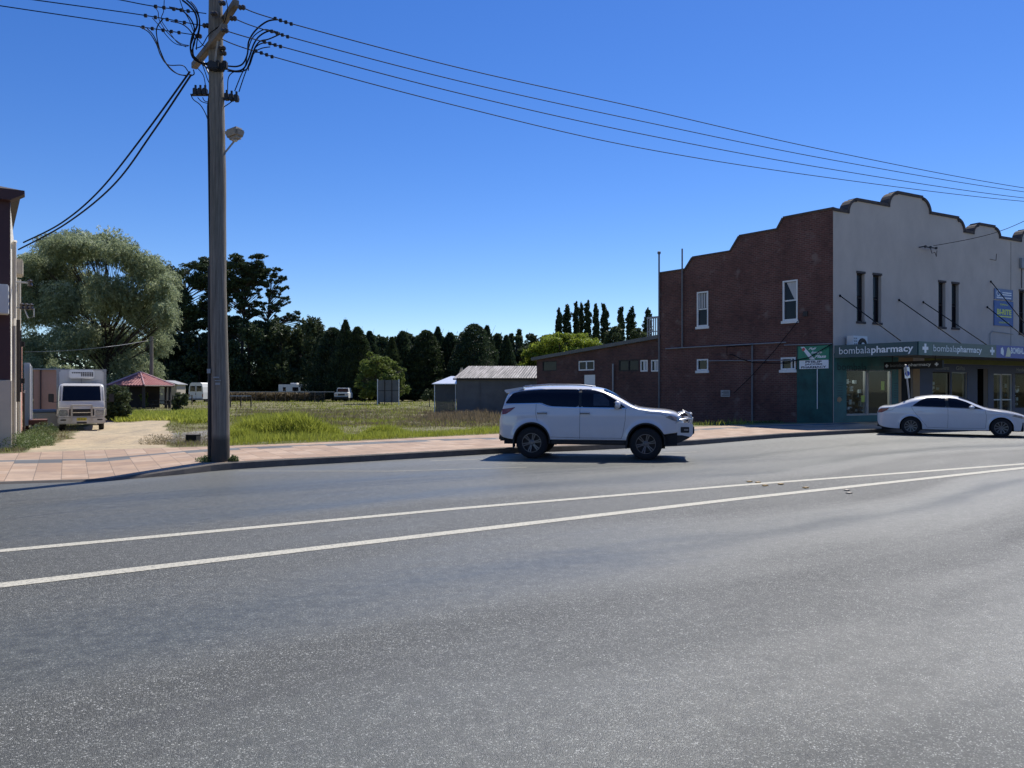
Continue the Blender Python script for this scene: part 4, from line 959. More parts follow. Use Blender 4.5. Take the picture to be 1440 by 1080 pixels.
# signs on the front wall
def fsign(label, x0, x1, y0, y1, m_):
    a, b_ = fs(x0), fs(x1); return (a, b_, fz((x0+x1)/2, y1), fz((x0+x1)/2, y0)), label, m_
q, lb, m_ = fsign('', 1397.5, 1423, 407, 421.5, M['fasciag']); m1_ = mat('pale_blue_sign', (.13, .2, .38), .5, var=.2)
sg = wall_sign('wall_sign', 'small pale blue sign with white ring emblem, above the larger blue sign', (q[0], q[1], q[2], q[3]), .01, m1_, FF, -1)
mb = MB(); W_ = q[1]-q[0]; H_ = q[3]-q[2]
for k in range(16):
    a0, a1 = k/16*6.283, (k+1)/16*6.283; cx_, cz_ = q[0]+.2*W_, q[2]+.58*H_
    mb.add([(cx_+r_*math.cos(a_), -.0475, cz_+r_*math.sin(a_)) for r_, a_ in ((.12, a0), (.17, a0), (.17, a1), (.12, a1))], [(0, 1, 2, 3)])
for k, (u, v, ww) in enumerate(((.42, .62, .5), (.42, .42, .5), (.1, .12, .8))): mb.box(q[0]+u*W_, q[0]+(u+ww)*W_, -.0475, -.0485, q[2]+v*H_, q[2]+(v+.1)*H_)
mb.build('emblem', M['letter'], sg, FF)
q, lb, m_ = fsign('', 1397, 1423.5, 423.5, 458.5, M['fasciab']); sg = wall_sign('wall_sign', 'large mid-blue sign with yellow capitals high on the grey front wall', q, .01, mat('mid_blue_sign', (.03, .11, .35), .5, var=.2), FF, -1)
mb = MB(); W_ = q[1]-q[0]; H_ = q[3]-q[2]
add_text(mb, 'BI-RITE', (q[0]+.14*W_, -.045, q[2]+.45*H_), (1, 0, 0), bup, (0, -1, 0), .76*W_, .22*H_, bold=.05)
mb.box(q[0]+.14*W_, q[0]+.9*W_, -.0475, -.0485, q[2]+.35*H_, q[2]+.4*H_)
add_text(mb, 'BOMBALA', (q[0]+.3*W_, -.045, q[2]+.82*H_), (1, 0, 0), bup, (0, -1, 0), .42*W_, .07*H_, bold=.02)
add_text(mb, 'HARDWARE', (q[0]+.24*W_, -.045, q[2]+.1*H_), (1, 0, 0), bup, (0, -1, 0), .54*W_, .07*H_, bold=.02)
mb.build('lettering', M['yel'], sg, FF)
# painted ground floor
mb = MB()
def pp(a, b_, z0, z1, y0=.0, y1=.02):            # paint-thin render skin proud of the wall
    mb.box(a, b_, -y1, -y0, z0, z1)
T0 = .03
a0, a1, a2, a3 = fs(1190), fs(1219.5), fs(1221), fs(1254); e_ = fs(1263)
pp(T0, a0, 0, 3.08); pp(a3, e_, 0, 3.08); pp(a0, a3, 2.38, 3.08); pp(a0, a3, 0, .3)
mb.build('shopfront_paint', M['teal'], shop, FF)
mb = MB(); pp(e_, fs(1267), 0, 3.08); pp(fs(1283.5), fs(1293), 0, 2.75); pp(fs(1267), fs(1283.5), 2.5, 3.0); mb.build('doorway_surround', M['beige'], shop, FF)
mb = MB(); c0_, c1_ = fs(1293), LEN
pp(c0_, fs(1311), 0, 2.75); pp(fs(1311), fs(1336), 0, .75); pp(fs(1311), fs(1359.5), 2.35, 2.75); pp(fs(1336), fs(1338), .12, 2.35); pp(fs(1359.5), fs(1374), 0, 2.75); pp(fs(1374), fs(1389), 2.55, 2.75); pp(fs(1389), fs(1397), 0, 2.75)
pp(fs(1397), fs(1423), 2.3, 2.75); pp(fs(1423), fs(1427), 0, 2.75); pp(fs(1427), fs(1460), 0, .5); pp(fs(1427), fs(1460), 2.35, 2.75); pp(fs(1460), c1_, 0, 2.75); mb.build('shopfront_paint', M['blue'], shop, FF)
mb = MB(); mb.box(fs(1300), c1_, -.03, -.0, 2.76, 3.05); mb.build('top_strip', M['olive'], shop, FF)
# fronts: frames and panes
def shopwin(nm, a, b_, z0, z1, bars=(), fr=None, fw=.06, pane=None, lbl=None):
    mb = MB()
    for q in ((a, a+fw, z0, z1), (b_-fw, b_, z0, z1), (a+fw, b_-fw, z1-fw, z1), (a+fw, b_-fw, z0, z0+fw)): mb.box(q[0], q[1], .03, .09, q[2], q[3])
    for z_ in bars: mb.box(a+fw, b_-fw, .035, .085, z_-.03, z_+.03)
    o_ = mb.build(nm, fr or M['galv'], shop, FF)
    if lbl: setk(o_, lbl)
    mb = MB(); mb.box(a+fw, b_-fw, .055, .063, z0+fw, z1-fw); mb.build('pane', pane or M['shopglass'], o_, FF); return o_
gd = shopwin('shop_window', a0, a1, .32, 2.38, lbl='pharmacy display window'); shopwin('glass_door', a2, a3, .32, 2.38, lbl='pharmacy glass door')
shopwin('shop_window', fs(1311), fs(1336), .75, 2.35, fr=M['postd']); shopwin('glass_door', fs(1338), fs(1359.5), .12, 2.35)
shopwin('glass_door', fs(1397), fs(1408.3), .0, 2.3, (.95,), M['white'], .05); shopwin('glass_door', fs(1409.3), fs(1423), .0, 2.3, (.95,), M['white'], .05)
shopwin('shop_window', fs(1427), fs(1460), .5, 2.35, fr=M['postd'])
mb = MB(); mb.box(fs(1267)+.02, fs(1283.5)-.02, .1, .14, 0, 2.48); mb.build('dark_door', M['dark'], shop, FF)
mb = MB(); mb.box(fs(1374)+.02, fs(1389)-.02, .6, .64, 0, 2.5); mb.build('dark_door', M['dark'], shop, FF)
# interior: dark back wall, floor, ceiling and side partitions
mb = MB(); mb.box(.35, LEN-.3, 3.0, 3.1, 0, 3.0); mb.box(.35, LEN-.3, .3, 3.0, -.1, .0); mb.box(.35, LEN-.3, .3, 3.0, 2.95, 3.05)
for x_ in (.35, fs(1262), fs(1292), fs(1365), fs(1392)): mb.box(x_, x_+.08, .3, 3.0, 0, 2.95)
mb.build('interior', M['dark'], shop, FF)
# goods seen in the windows
def goods(label, a, b_, z0, z1, n, ys=(.35, .9), cols=None, seed=1):
    r_ = random.Random(seed); o_ = thing('display_stand', label, 'display stand', (C0.x, C0.y, C0.z))
    mb = MB(); mb.box(a, b_, ys[1], ys[1]+.04, z0-.3, z1)
    for k in range(5): z_ = z0+(z1-z0)*k/5; mb.box(a, b_, ys[0]+.1, ys[1], z_-.02, z_)
    mb.build('rack', M['postd'], o_, FF)
    ms = [mat('goods_white', (.6, .63, .62), .6), mat('goods_pale', (.36, .42, .43), .6), mat('goods_grey', (.15, .18, .2), .6), mat('goods_dark', (.04, .06, .08), .6)]
    mb = MB()
    for k in range(n):
        x_ = r_.uniform(a, b_-.1); kz_ = r_.randrange(5); z_ = z0+(z1-z0)*kz_/5; w_ = r_.uniform(.05, .2); h_ = r_.uniform(.08, .26); y_ = r_.uniform(ys[0]+.1, ys[1]-.15)
        mb.m = r_.choice((0, 0, 1, 1, 2, 3)); mb.box(x_, x_+w_, y_, y_+r_.uniform(.05, .12), z_+.003*k, z_+h_)
    g_ = mb.build('goods', ms, o_, FF); setk(g_, kind='stuff'); return o_
goods('white goods on racks behind the pharmacy display window', a0+.1, a1-.1, .45, 2.0, 70, seed=3)
goods('pale boxes on a stand behind the pharmacy glass door', a2+.1, a2+.6, .45, 1.5, 18, seed=5)
goods('goods in the blue shop window right of the beige doorway', fs(1313), fs(1335), .8, 1.9, 26, seed=8)
goods('goods behind the window at the right edge of the photo', fs(1429), fs(1450), .6, 1.8, 26, seed=9)
mb = MB(); mb.box(fs(1236), fs(1241), -.0, .02, 1.35, 1.8); 
pst = thing('notice', 'yellow notice stuck inside the pharmacy glass door', 'notice', (C0.x, C0.y, C0.z)); mb = MB(); mb.box(fs(1241), fs(1245.5), .066, .07, 1.45, 1.85); mb.build('paper', M['yel'], pst, FF)
pst = thing('notice', 'yellow notice low in the pharmacy display window', 'notice', (C0.x, C0.y, C0.z)); mb = MB(); mb.box(fs(1213), fs(1217.5), .066, .07, .9, 1.2); mb.build('paper', M['yel'], pst, FF)
lamp = thing('ceiling_lights', 'lit ceiling light strips inside the pharmacy', 'light', (C0.x, C0.y, C0.z))
em, t, b = newmat('lamp_tube'); b.inputs['Emission Color'].default_value = (.9, 1, 1, 1); b.inputs['Emission Strength'].default_value = 26; b.inputs['Base Color'].default_value = (.8, .8, .8, 1)
for k, (x0, x1, y_) in enumerate(((a0+.1, a0+1.2, 1.0), (a0+.3, a1+.2, 1.9), (a2+.1, a3-.2, 1.5))):
    mb = MB(); mb.box(x0, x1, y_, y_+.12, 2.88, 2.94); mb.build('light_strip', em, lamp, FF)
# wall lettering on teal
sg = thing('wall_lettering', 'large dark and white lettering across the teal wall under the awning', 'sign', (C0.x, C0.y, C0.z))
z0, z1 = fz(1220, 521.5), fz(1220, 511.5)
mb = MB(); add_text(mb, 'bombala', (fs(1177), -.02, z0), (1, 0, 0), bup, (0, -1, 0), fs(1218)-fs(1177), .33); mb.build('lettering', M['dteal'], sg, FF)
mb = MB(); add_text(mb, 'pharmacy', (fs(1219), -.02, z0-.09), (1, 0, 0), bup, (0, -1, 0), fs(1262)-fs(1219)-.04, .42, bold=.012); mb.build('lettering', M['fasciag'], sg, FF)
mb = MB()
for k in range(7):
    mb.box(fs(1176)+.05, fs(1185)-.05*(k % 2), -.0215, -.0225, 1.75-k*.11, 1.77-k*.11); mb.box(fs(1256)+.03, fs(1262)-.03*(k % 2), -.0215, -.0225, 1.75-k*.11, 1.77-k*.11)
mb.build('small_print', M['dteal'], sg, FF)
mb = MB(); cxm = (fs(1174)+fs(1185))/2
pts_ = [(cxm+math.cos(k/14*6.283)*.19*random.uniform(.7, 1), 1.02+math.sin(k/14*6.283)*.13*random.uniform(.7, 1)) for k in range(14)]
mb.prism(pts_, -.022, -.026); mb.build('picture', M['beige'], sg, FF)
sg = thing('wall_lettering', 'faint pale lettering on the blue shopfront above its windows', 'sign', (C0.x, C0.y, C0.z))
for txt, x0, x1 in (('Homewares', 1314, 1334), ('Gifts', 1344, 1356), ('Hardware', 1429, 1446)):
    mb = MB(); add_text(mb, txt, (fs(x0), -.02, 2.45), (1, 0, 0), bup, (0, -1, 0), fs(x1)-fs(x0), .2); mb.build('lettering', M['galv'], sg, FF)
# awning -----------------------------------------------------------------
AW = thing('awning', 'flat street awning with dark teal and blue name fascia, hung on the shop front', 'awning', (C0.x, C0.y, C0.z))
z0a, z1a = 2.87, 3.42; sO, dO = .62, 3.55; sI = .08
mb = MB()
q = [(sI, -.03), (sO, -dO), (LEN, -dO), (LEN, -.03)]
mb.add([(x, y, z0a+.12) for x, y in q]+[(x, y, z0a+.2) for x, y in q], [(0, 1, 2, 3), (4, 5, 6, 7), (0, 1, 5, 4), (1, 2, 6, 5), (2, 3, 7, 6), (3, 0, 4, 7)])
mb.build('soffit', mat('soffit_sheet', (.33, .28, .24), .7, var=.2), AW, FF)
# fascia boards
vO = Vector((sO, -dO, 0)); vI = Vector((sI, -.03, 0)); dS = (vO-vI); LS = dS.length; dS.normalize(); nS = Vector((dS.y, -dS.x, 0))
if nS.x > 0: nS = -nS
def slab(mb, p, d, n, l, z0, z1, th=.05):
    v = [p, p+d*l, p+d*l+n*th, p+n*th]; mb.add([(a.x, a.y, z0) for a in v]+[(a.x, a.y, z1) for a in v], [(0, 1, 2, 3), (4, 5, 6, 7), (0, 1, 5, 4), (1, 2, 6, 5), (2, 3, 7, 6), (3, 0, 4, 7)])
mb = MB(); slab(mb, vI, dS, nS, LS, z0a, z1a); fsc = mb.build('fascia', M['fasciat'], AW, FF); setk(fsc, 'side fascia facing the vacant lot')
mb = MB(); up = Vector((0, 0, 1)); e = nS*.055
sp_ = .50
add_text(mb, 'bombala', vI+dS*.22+e+up*(z0a+.15), dS, up, nS, 1.40, .30, bold=-.006)
mb.build('lettering', M['letter'], fsc, FF)
mb = MB(); add_text(mb, 'pharmacy', vI+dS*1.66+e+up*(z0a+.06), dS, up, nS, 1.75, .38, bold=.022); mb.build('lettering', M['letter'], fsc, FF)
dF = Vector((1, 0, 0)); nF = Vector((0, -1, 0))
def aw_s(px):        # distance along the outer edge under image column px
    r = (px-720)/FPX; oo = C0-Vector((0, 0, 0)); b0 = C0+FN*dO; return (b0.y*r-b0.x)/(FX.x-FX.y*r)
s_a, s_b, s_c = aw_s(1309.5), aw_s(1399.5), LEN
def fp(m_, x0, x1, lbl, zz=0):
    mb = MB(); slab(mb, Vector((x0, -dO, 0)), dF, nF, x1-x0, z0a-zz, z1a+zz*.5, .05+zz); o_ = mb.build('fascia', m_, AW, FF); return setk(o_, lbl)
def cross(mb, cx, cz, r, y):
    w_ = r*.34; mb.box(cx-w_, cx+w_, y, y-.004, cz-r, cz+r); mb.box(cx-r, cx-w_, y, y-.004, cz-w_, cz+w_); mb.box(cx+w_, cx+r, y, y-.004, cz-w_, cz+w_)
f1_ = fp(M['fasciag'], sO, s_a, 'pale teal corner panel with white cross', .003)
mb = MB(); cross(mb, aw_s(1299.5), z0a+.28, .19, -dO-.054); mb.build('cross', M['letter'], f1_, FF)
f2_ = fp(M['fasciat'], s_a, s_b, 'front panel with white name and cross')
ta, tb_ = aw_s(1311), aw_s(1379); tm = ta+(tb_-ta)*.48
mb = MB(); add_text(mb, 'bombala', (ta, -dO-.05, z0a+.17), dF, up, nF, (tb_-ta)*.47, .27, bold=-.006); mb.build('lettering', M['letter'], f2_, FF)
mb = MB(); add_text(mb, 'pharmacy', (tm, -dO-.05, z0a+.09), dF, up, nF, (tb_-ta)*.52, .35, bold=.022); cross(mb, aw_s(1393.5), z0a+.28, .17, -dO-.054); mb.build('lettering', M['letter'], f2_, FF)
f3_ = fp(M['fasciab'], s_b, s_c, 'blue panel with white capitals and two pale shapes')
mb = MB(); add_text(mb, 'BOMBALA', (aw_s(1420), -dO-.05, z0a+.2), dF, up, nF, 1.2, .28, bold=.03); mb.build('lettering', M['letter'], f3_, FF)
mb = MB(); cx_ = aw_s(1415.5); mb.prism([(cx_-.18, z0a+.06), (cx_+.2, z0a+.06), (cx_+.24, z0a+.28), (cx_+.08, z0a+.5), (cx_-.04, z0a+.44), (cx_-.12, z0a+.2)], -dO-.054, -dO-.052); mb.build('pale_shape', mat('pale_yellow', (.7, .68, .45), .5), f3_, FF)
mb = MB(); cx_ = aw_s(1408); mb.prism([(cx_-.14, z0a+.2), (cx_+.08, z0a+.1), (cx_+.1, z0a+.3), (cx_+.02, z0a+.48), (cx_-.12, z0a+.42)], -dO-.054, -dO-.052); mb.build('pale_shape', M['letter'], f3_, FF)
# tie rods from wall to awning edge
def rod(x0p, y0p, x1p):
    s0 = fs(x0p); z0 = fz(x0p, y0p); s1 = aw_s(x1p) if x1p else s0
    mb = MB(); mb.tube([(s0, -.02, z0), (s1, -dO+.05, z1a)], .022, 6); mb.lathe([(0, 0), (.06, 0), (.06, -.03), (0, -.03)], (s0, -.003, z0), 'y', 8); mb.build('tie_rod', M['wirem'], AW, FF)
for a, b_, c_ in ((1181, 416, 1268), (1264, 422, 1353), (1298, 425, 1389.5), (1393, 396, 1470), (1388, 432, 1461)): rod(a, b_, c_)
# hanging lightbox sign
HS = thing('hanging_sign', 'dark lightbox sign hanging under the awning, end-on to the shop front', 'sign', (C0.x, C0.y, C0.z))
hx = 2.95
mb = MB(); mb.bbox(hx-.06, hx+.06, -3.15, -.4, 2.38, 2.72, .01); bd = mb.build('board', M['black'], HS, FF)
mb = MB(); mb.tube([(hx, -.8, 2.71), (hx, -.8, z0a+.13)], .02, 6); mb.tube([(hx, -2.8, 2.71), (hx, -2.8, z0a+.13)], .02, 6); mb.build('hanger', M['postd'], HS, FF)
mb = MB(); d_ = Vector((0, -1, 0)); n_ = Vector((-1, 0, 0))
add_text(mb, 'bombala', (hx-.06, -.72, 2.49), d_, up, n_, .85, .14); mb.build('lettering', M['galv'], HS, FF)
mb = MB(); add_text(mb, 'pharmacy', (hx-.06, -1.6, 2.45), d_, up, n_, 1.05, .18, bold=.015)
for cy_ in (-.55, -2.9):
    mb.box(hx-.062, hx-.065, cy_-.03, cy_+.03, 2.47, 2.63); mb.box(hx-.062, hx-.0655, cy_-.08, cy_+.08, 2.52, 2.58)
mb.build('lettering', M['letter'], HS, FF)
# air conditioner on the awning
AC = thing('air_conditioner', 'white air conditioner outdoor unit standing on the awning by the corner', 'air conditioner', (C0.x, C0.y, C0.z))
a, b_ = fs(1187.5), fs(1208)
mb = MB(); mb.bbox(a, b_, -.45, -.1, 3.12, 3.86, .02); mb.box(a+.05, a+.12, -.45, -.1, 3.06, 3.12); mb.box(b_-.12, b_-.05, -.45, -.1, 3.06, 3.12); mb.build('casing', M['white'], AC, FF)
mb = MB(); cx_ = a+(b_-a)*.62; mb.lathe([(.30, 0), (.30, -.02), (.27, -.03), (.12, -.012), (.12, -.03), (0, -.035)], (cx_, -.45, 3.46), 'y', 20); mb.build('fan_grille', M['black'], AC, FF)
mb = MB(); mb.lathe([(.11, 0), (.11, -.01), (0, -.01)], (cx_, -.486, 3.46), 'y', 16); mb.build('fan_hub', M['white'], AC, FF)
mb = MB()
for k in range(5):
    for j in range(2): mb.box(a+.05+j*.12, a+.14+j*.12, -.452, -.455, 3.22+k*.12, 3.29+k*.12)
mb.build('label', M['galv'], AC, FF)
# parking sign by the sedan
ps = G(1286, 606, .1); ps = Vector((0, 0, 0))+P(1283, 600, 29.6); ps.z = .17
PS = thing('parking_sign', 'small white and blue parking sign on a leaning pole behind the sedan', 'sign', ps)
tp_ = P(1273.5, 513, 29.0); rel = tp_-ps
mb = MB(); mb.tube([(0, 0, 0), rel], .032, 8); mb.build('post', M['galv'], PS)
mb = MB(); mb.box(-.11, .11, -.012, 0, .04, .46); sgm = mb.build('plate', M['zinc'], PS); lp = rel*.775; sgm.location = lp+Vector((0, -.035, .0)); sgm.rotation_euler = (0, R(-6), R(8))
mb = MB(); mb.lathe([(0, 0), (.1, 0), (.1, .003), (0, .003)], (0, -.016, .22), 'y', 16); mb.build('blue_disc', M['fasciab'], sgm)
mb = MB(); add_text(mb, 'P', (-.05, -.012, .4), (1, 0, 0), up, (0, -1, 0), .1, .13, bold=.03); mb.build('lettering', M['fasciab'], sgm)
# service bracket and overhead cable on the front wall
SB = thing('service_bracket', 'small cable bracket with insulators high on the grey front wall', 'bracket', (C0.x, C0.y, C0.z))
a = fs(1292); z_ = fz(1300, 349); mb = MB(); mb.tube([(a, -.02, z_), (a, -.25, z_), (a+.9, -.25, z_)], .025, 6)
mb.tube([(a+.5, -.25, z_), (a+.6, -.28, z_-.28), (a+.85, -.26, z_-.2), (a+.95, -.27, z_-.4), (a+1.02, -.26, z_-.1)], .014, 5); mb.build('arm', M['wirem'], SB, FF)
for k in (.1, .5, .95):
    mb = MB(); mb.lathe([(.02, -.06), (.06, -.04), (.06, .05), (.02, .07)], (a+k, -.27, z_), 'z', 8); mb.build('insulator', M['insul'], SB, FF)

# ============================================================ low brick wing behind
Wo = C0+BX*(TW+.02); wing = thing('brick_outbuilding', 'low dark brick rear wing with a sloping roof edge and a row of small windows', 'building', Wo)
WF = (C0, BA); TE = bt(754)
ww = [(*[bt(b_), bt(a)], bz((a+b_)/2, y1), bz((a+b_)/2, y0)) for a, b_, y0, y1 in ((762, 782, 507.6, 521.8), (812.7, 834.8, 507.3, 521), (869, 897.6, 505.6, 522), (899.5, 910, 506.2, 522.5), (914.5, 926, 506, 522.5))]
dd = (bt(836), bt(820.6), -.45, bz(828, 527))
holes = ww+[dd]
mb = MB(); yo, yi = -BO*.05, -BO*.3
zr0, zr1 = bz(926, 473)-.12, bz(754, 503.5)-.1
wall_cells(mb, TW+.02, TE, -.8, 3.3, [(h[0], h[1], h[2], min(h[3], 3.29)) for h in holes], yo, yi)
mb.prism([(TW+.02, 3.3), (TE, 3.3), (TE, max(zr1, 3.34)), (TW+.02, zr0)], yo, yi)
mb.build('side_wall', M['brick2'], wing, WF)
mb = MB()
dvx = FX*1.0
e0 = Vector((TE, 0)); 
# roof: slopes down towards the back, deep in plan
mb.prism([(TW+.02, zr0), (TE+.35, zr1-.06), (TE+.35, zr1+.14), (TW+.02, zr0+.2)], BO*.14, -BO*12)
mb.build('roof', M['shedwall'], wing, WF)
mb = MB(); mb.box(TE-.28, TE, yi, -BO*12, -.8, zr1-.1); mb.build('end_wall', M['brick2'], wing, WF)
wl2 = ['wide dark window at the far end of the wing', 'white framed window above the white door', 'long window pair with a pale divider', 'small white framed window, the left of two', 'small white framed window, the right of two']
for i, (a, b_, z0, z1) in enumerate(ww):
    z1 = min(z1, 3.29); mb = MB(); fw = .07 if i != 0 else .05
    for q in ((a, a+fw, z0, z1), (b_-fw, b_, z0, z1), (a+fw, b_-fw, z1-fw, z1), (a+fw, b_-fw, z0, z0+fw)): mb.box(q[0], q[1], -BO*.14, -BO*.06, q[2], q[3])
    for k in ([.5] if i in (1, 2, 3, 4) else []): x_ = a+(b_-a)*k; mb.box(x_-.04, x_+.04, -BO*.13, -BO*.055, z0+fw, z1-fw)
    wdw = mb.build('window', M['postd'] if i in (0, 2) else M['white'], wing, WF); setk(wdw, wl2[i])
    mb = MB(); mb.box(a+fw, b_-fw, -BO*.11, -BO*.10, z0+fw, z1-fw); mb.build('pane', M['glassw'], wdw, WF)
    if i in (3, 4): mb = MB(); mb.box(a+(b_-a)*.1, a+(b_-a)*.45, -BO*.097, -BO*.09, z0+fw, z1-fw); mb.build('curtain', M['curtain'], wdw, WF)
mb = MB(); mb.box(dd[0]+.01, dd[1]-.01, -BO*.1, -BO*.06, dd[2], dd[3]); dr_ = mb.build('door', M['white'], wing, WF)
mb = MB(); x_ = bt(863); mb.tube([(x_, BO*.06, -.6), (x_, BO*.06, bz(863, 511.5))], .05, 8); mb.build('downpipe', M['galv'], wing, WF)
mb = MB()   # little balcony rail on the roof beside the tower block
for k in range(7): x_ = TW+.15+k*.14; mb.box(x_, x_+.05, -BO*.2, -BO*.25, zr0+.15-k*.012, bz(921, 447))
mb.box(TW+.1, TW+1.05, -BO*.19, -BO*.26, bz(921, 447), bz(921, 445)+.03); mb.box(TW+.1, TW+1.05, -BO*.19, -BO*.26, zr0+.4, zr0+.45); mb.build('balcony_rail', M['galv'], wing, WF)

# ============================================================ sheds
SY = 57; s0 = P(642, 0, SY); sh = thing('tin_shed', 'long grey shed with a rust streaked ridged metal roof', 'shed', (s0.x, SY, -.2))
ez = EYE+(HOR-531.5)/FPX*SY+.2; rz_ = EYE+(HOR-515)/FPX*62.2+.2; L_ = 11.0
mb = MB()
for k in range(60):                               # sheet wall with shallow ribs
    x0 = k*L_/60; mb.box(x0, x0+L_/60, -.01 if k % 4 == 0 else 0, .1, -.2, ez-.05)
mb.box(0, .1, .1, 10, 0, ez-.05); mb.box(L_-.1, L_, .1, 10, 0, ez-.05); mb.prism([(0, 0), (.02, 0), (.02, .01), (0, .01)], 0, 1)
mb.add([(0, 0, ez-.05), (0, 5.2, rz_-.08), (0, 10.4, ez-.05), (.1, 0, ez-.05), (.1, 5.2, rz_-.08), (.1, 10.4, ez-.05)], [(0, 1, 2), (3, 5, 4)])
for x_ in (1.7, 3.55, 5.5): mb.box(x_-.04, x_+.04, -.05, -.012, 0, ez-.1)
mb.build('wall', M['shedwall'], sh)
mb = MB(); n = 116; v = []
for k in range(n+1):
    x_ = -.25+(L_+.5)*k/n; dz = .035 if k % 2 else 0
    xs_ = .9*0
    v += [(x_, -.15, ez-.02+dz), (x_+.8, 5.2, rz_+dz), (x_+1.6, 10.5, ez-.02+dz)]
mb.add(v, [q for k in range(n) for q in ((3*k, 3*k+3, 3*k+4, 3*k+1), (3*k+1, 3*k+4, 3*k+5, 3*k+2))]); mb.build('roof', M['oldroof'], sh)
mb = MB(); mb.box(-.25, L_+.25, -.2, -.1, ez-.14, ez-.03); mb.build('gutter', M['postd'], sh)
cp = P(610.5, 0, 59.5); cpo = thing('carport', 'small carport with a bright white roof at the left end of the grey shed', 'carport', (cp.x, 59.5, -.2))
W_ = (642-611)/FPX*59.5; cz = EYE+(HOR-540.5)/FPX*59.5+.2; cz2 = EYE+(HOR-530)/FPX*63+.2
for x_ in (0, W_-.08):
    mb = MB(); mb.box(x_, x_+.07, 0, .07, 0, cz); mb.build('post', M['white'], cpo)
mb = MB()
for k in range(24): mb.box(.1+k*(W_-.2)/24, .1+(k+1)*(W_-.2)/24-.01, .1 if k % 2 else .12, .16, 0, cz-.05)
mb.build('side_sheet', M['shedwall'], cpo)
mb = MB(); mb.add([(-.15, -.15, cz), (W_+.1, -.15, cz), (W_+.1, 3.6, cz2), (1.0, 3.6, cz2), (-.15, -.15, cz+.06), (W_+.1, -.15, cz+.06), (W_+.1, 3.6, cz2+.06), (1.0, 3.6, cz2+.06)], [(0, 1, 2, 3), (4, 5, 6, 7), (0, 1, 5, 4), (1, 2, 6, 5), (2, 3, 7, 6), (3, 0, 4, 7)]); mb.build('roof', M['zinc'], cpo)
# grey sign panels
sp_o = P(531, 0, 82); SPn = thing('panel_screen', 'grey screen of three tall sheet panels in front of the sunlit tree', 'screen', (sp_o.x, 82, .2))
W_ = 30/FPX*82; H_ = EYE-.2+(HOR-534.5)/FPX*82
for k in range(3):
    mb = MB(); mb.box(k*W_/3+.03, (k+1)*W_/3-.03, 0, .03, .2, H_); mb.build('panel', M['shedwall'], SPn)
for k in range(4):
    mb = MB(); mb.box(k*W_/3-.04, k*W_/3+.04, -.05, -.001, -.1, H_+.1); mb.build('post', M['white'] if k in (0, 3) else M['postd'], SPn)
mb = MB(); mb.box(0, W_, -.03, -.002, H_*.55, H_*.55+.06); mb.build('rail', M['postd'], SPn)
# ============================================================ pavilion
gc = P(197.5, 0, 72); gb = thing('picnic_pavilion', 'open picnic pavilion with a hipped red sheet metal roof on dark posts', 'pavilion', (gc.x, 72, .0))
ez = EYE+(HOR-541.8)/FPX*70; az = EYE+(HOR-523.5)/FPX*72; hw, hd = 3.05, 2.6
cs4 = [(3.2*math.cos(R(60*k)), 3.0*math.sin(R(60*k))) for k in range(6)]
mb = MB()
for k in range(6):
    a, b_ = Vector((*cs4[k], ez)), Vector((*cs4[(k+1) % 6], ez)); n = 24
    ap = Vector((0, 0, az)); v = []
    for j in range(n+1):
        p_ = a.lerp(b_, j/n); dz = Vector((0, 0, .05 if j % 2 else 0)); f_ = abs(j/n-.5)*2; tp_ = a.lerp(b_, .5).lerp(ap, 1-f_) + (p_-a.lerp(b_, .5))*(1)*0
        # each rib runs up the slope until it meets the hip
        q_ = a.lerp(b_, .5); hip = p_+(ap-q_)*(1-f_); v += [p_+dz, hip+dz]
    mb.add(v, [(2*j, 2*j+2, 2*j+3, 2*j+1) for j in range(n)])
rf = mb.build('roof', M['redroof'], gb)
mb = MB()
for c_ in cs4: mb.tube([(c_[0], c_[1], ez+.05), (0, 0, az+.05)], .06, 5)
mb.build('hip_cap', M['ridge'], rf)
mb = MB()
for k in range(6): mb.tube([(*cs4[k], ez-.06), (*cs4[(k+1) % 6], ez-.06)], .07, 5)
mb.build('eave_beam', M['maroon'], gb)
for c_ in cs4:
    mb = MB(); mb.box(c_[0]*.86-.1, c_[0]*.86+.1, c_[1]*.86-.1, c_[1]*.86+.1, -.3, ez-.02); mb.build('post', M['postd'], gb)
mb = MB(); mb.box(-2.0, .9, 1.9, 2.0, 0, ez); mb.build('back_panel', M['postd'], gb)
tb = P(205, 0, 69.2); tbo = thing('picnic_table', 'dark picnic table with benches under the red pavilion roof', 'table', (tb.x, 72, float(lotz(tb.x, 70))))
mb = MB(); mb.box(-1, 1, -.4, .4, .7, .76); mb.build('tabletop', M['postd'], tbo)
for s_ in (-1, 1): mb = MB(); mb.box(-1, 1, s_*.75-.15, s_*.75+.15, .42, .46); mb.build('bench', M['postd'], tbo)
for s_ in (-.7, .7): mb = MB(); mb.box(s_-.05, s_+.05, -.8, .8, .34, .42); mb.box(s_-.05, s_+.05, -.3, -.2, -.1, .34); mb.box(s_-.05, s_+.05, .2, .3, -.1, .34); mb.box(s_-.05, s_+.05, -.05, .05, .42, .7); mb.build('leg_frame', M['postd'], tbo)
# pale hut behind the pavilion
hp = P(232, 0, 92); ht = thing('pale_hut', 'small cream hut seen under the right eave of the red pavilion', 'hut', (hp.x, 92, .1))
mb = MB(); mb.box(-1.4, 1.4, 0, 2.5, 0, 2.25); mb.build('wall', M['cream'], ht)
mb = MB(); mb.prism([(-1.6, 2.25), (1.6, 2.25), (1.6, 2.33), (0, 2.8), (-1.6, 2.33)], -.2, 2.7); mb.build('roof', M['galv'], ht)
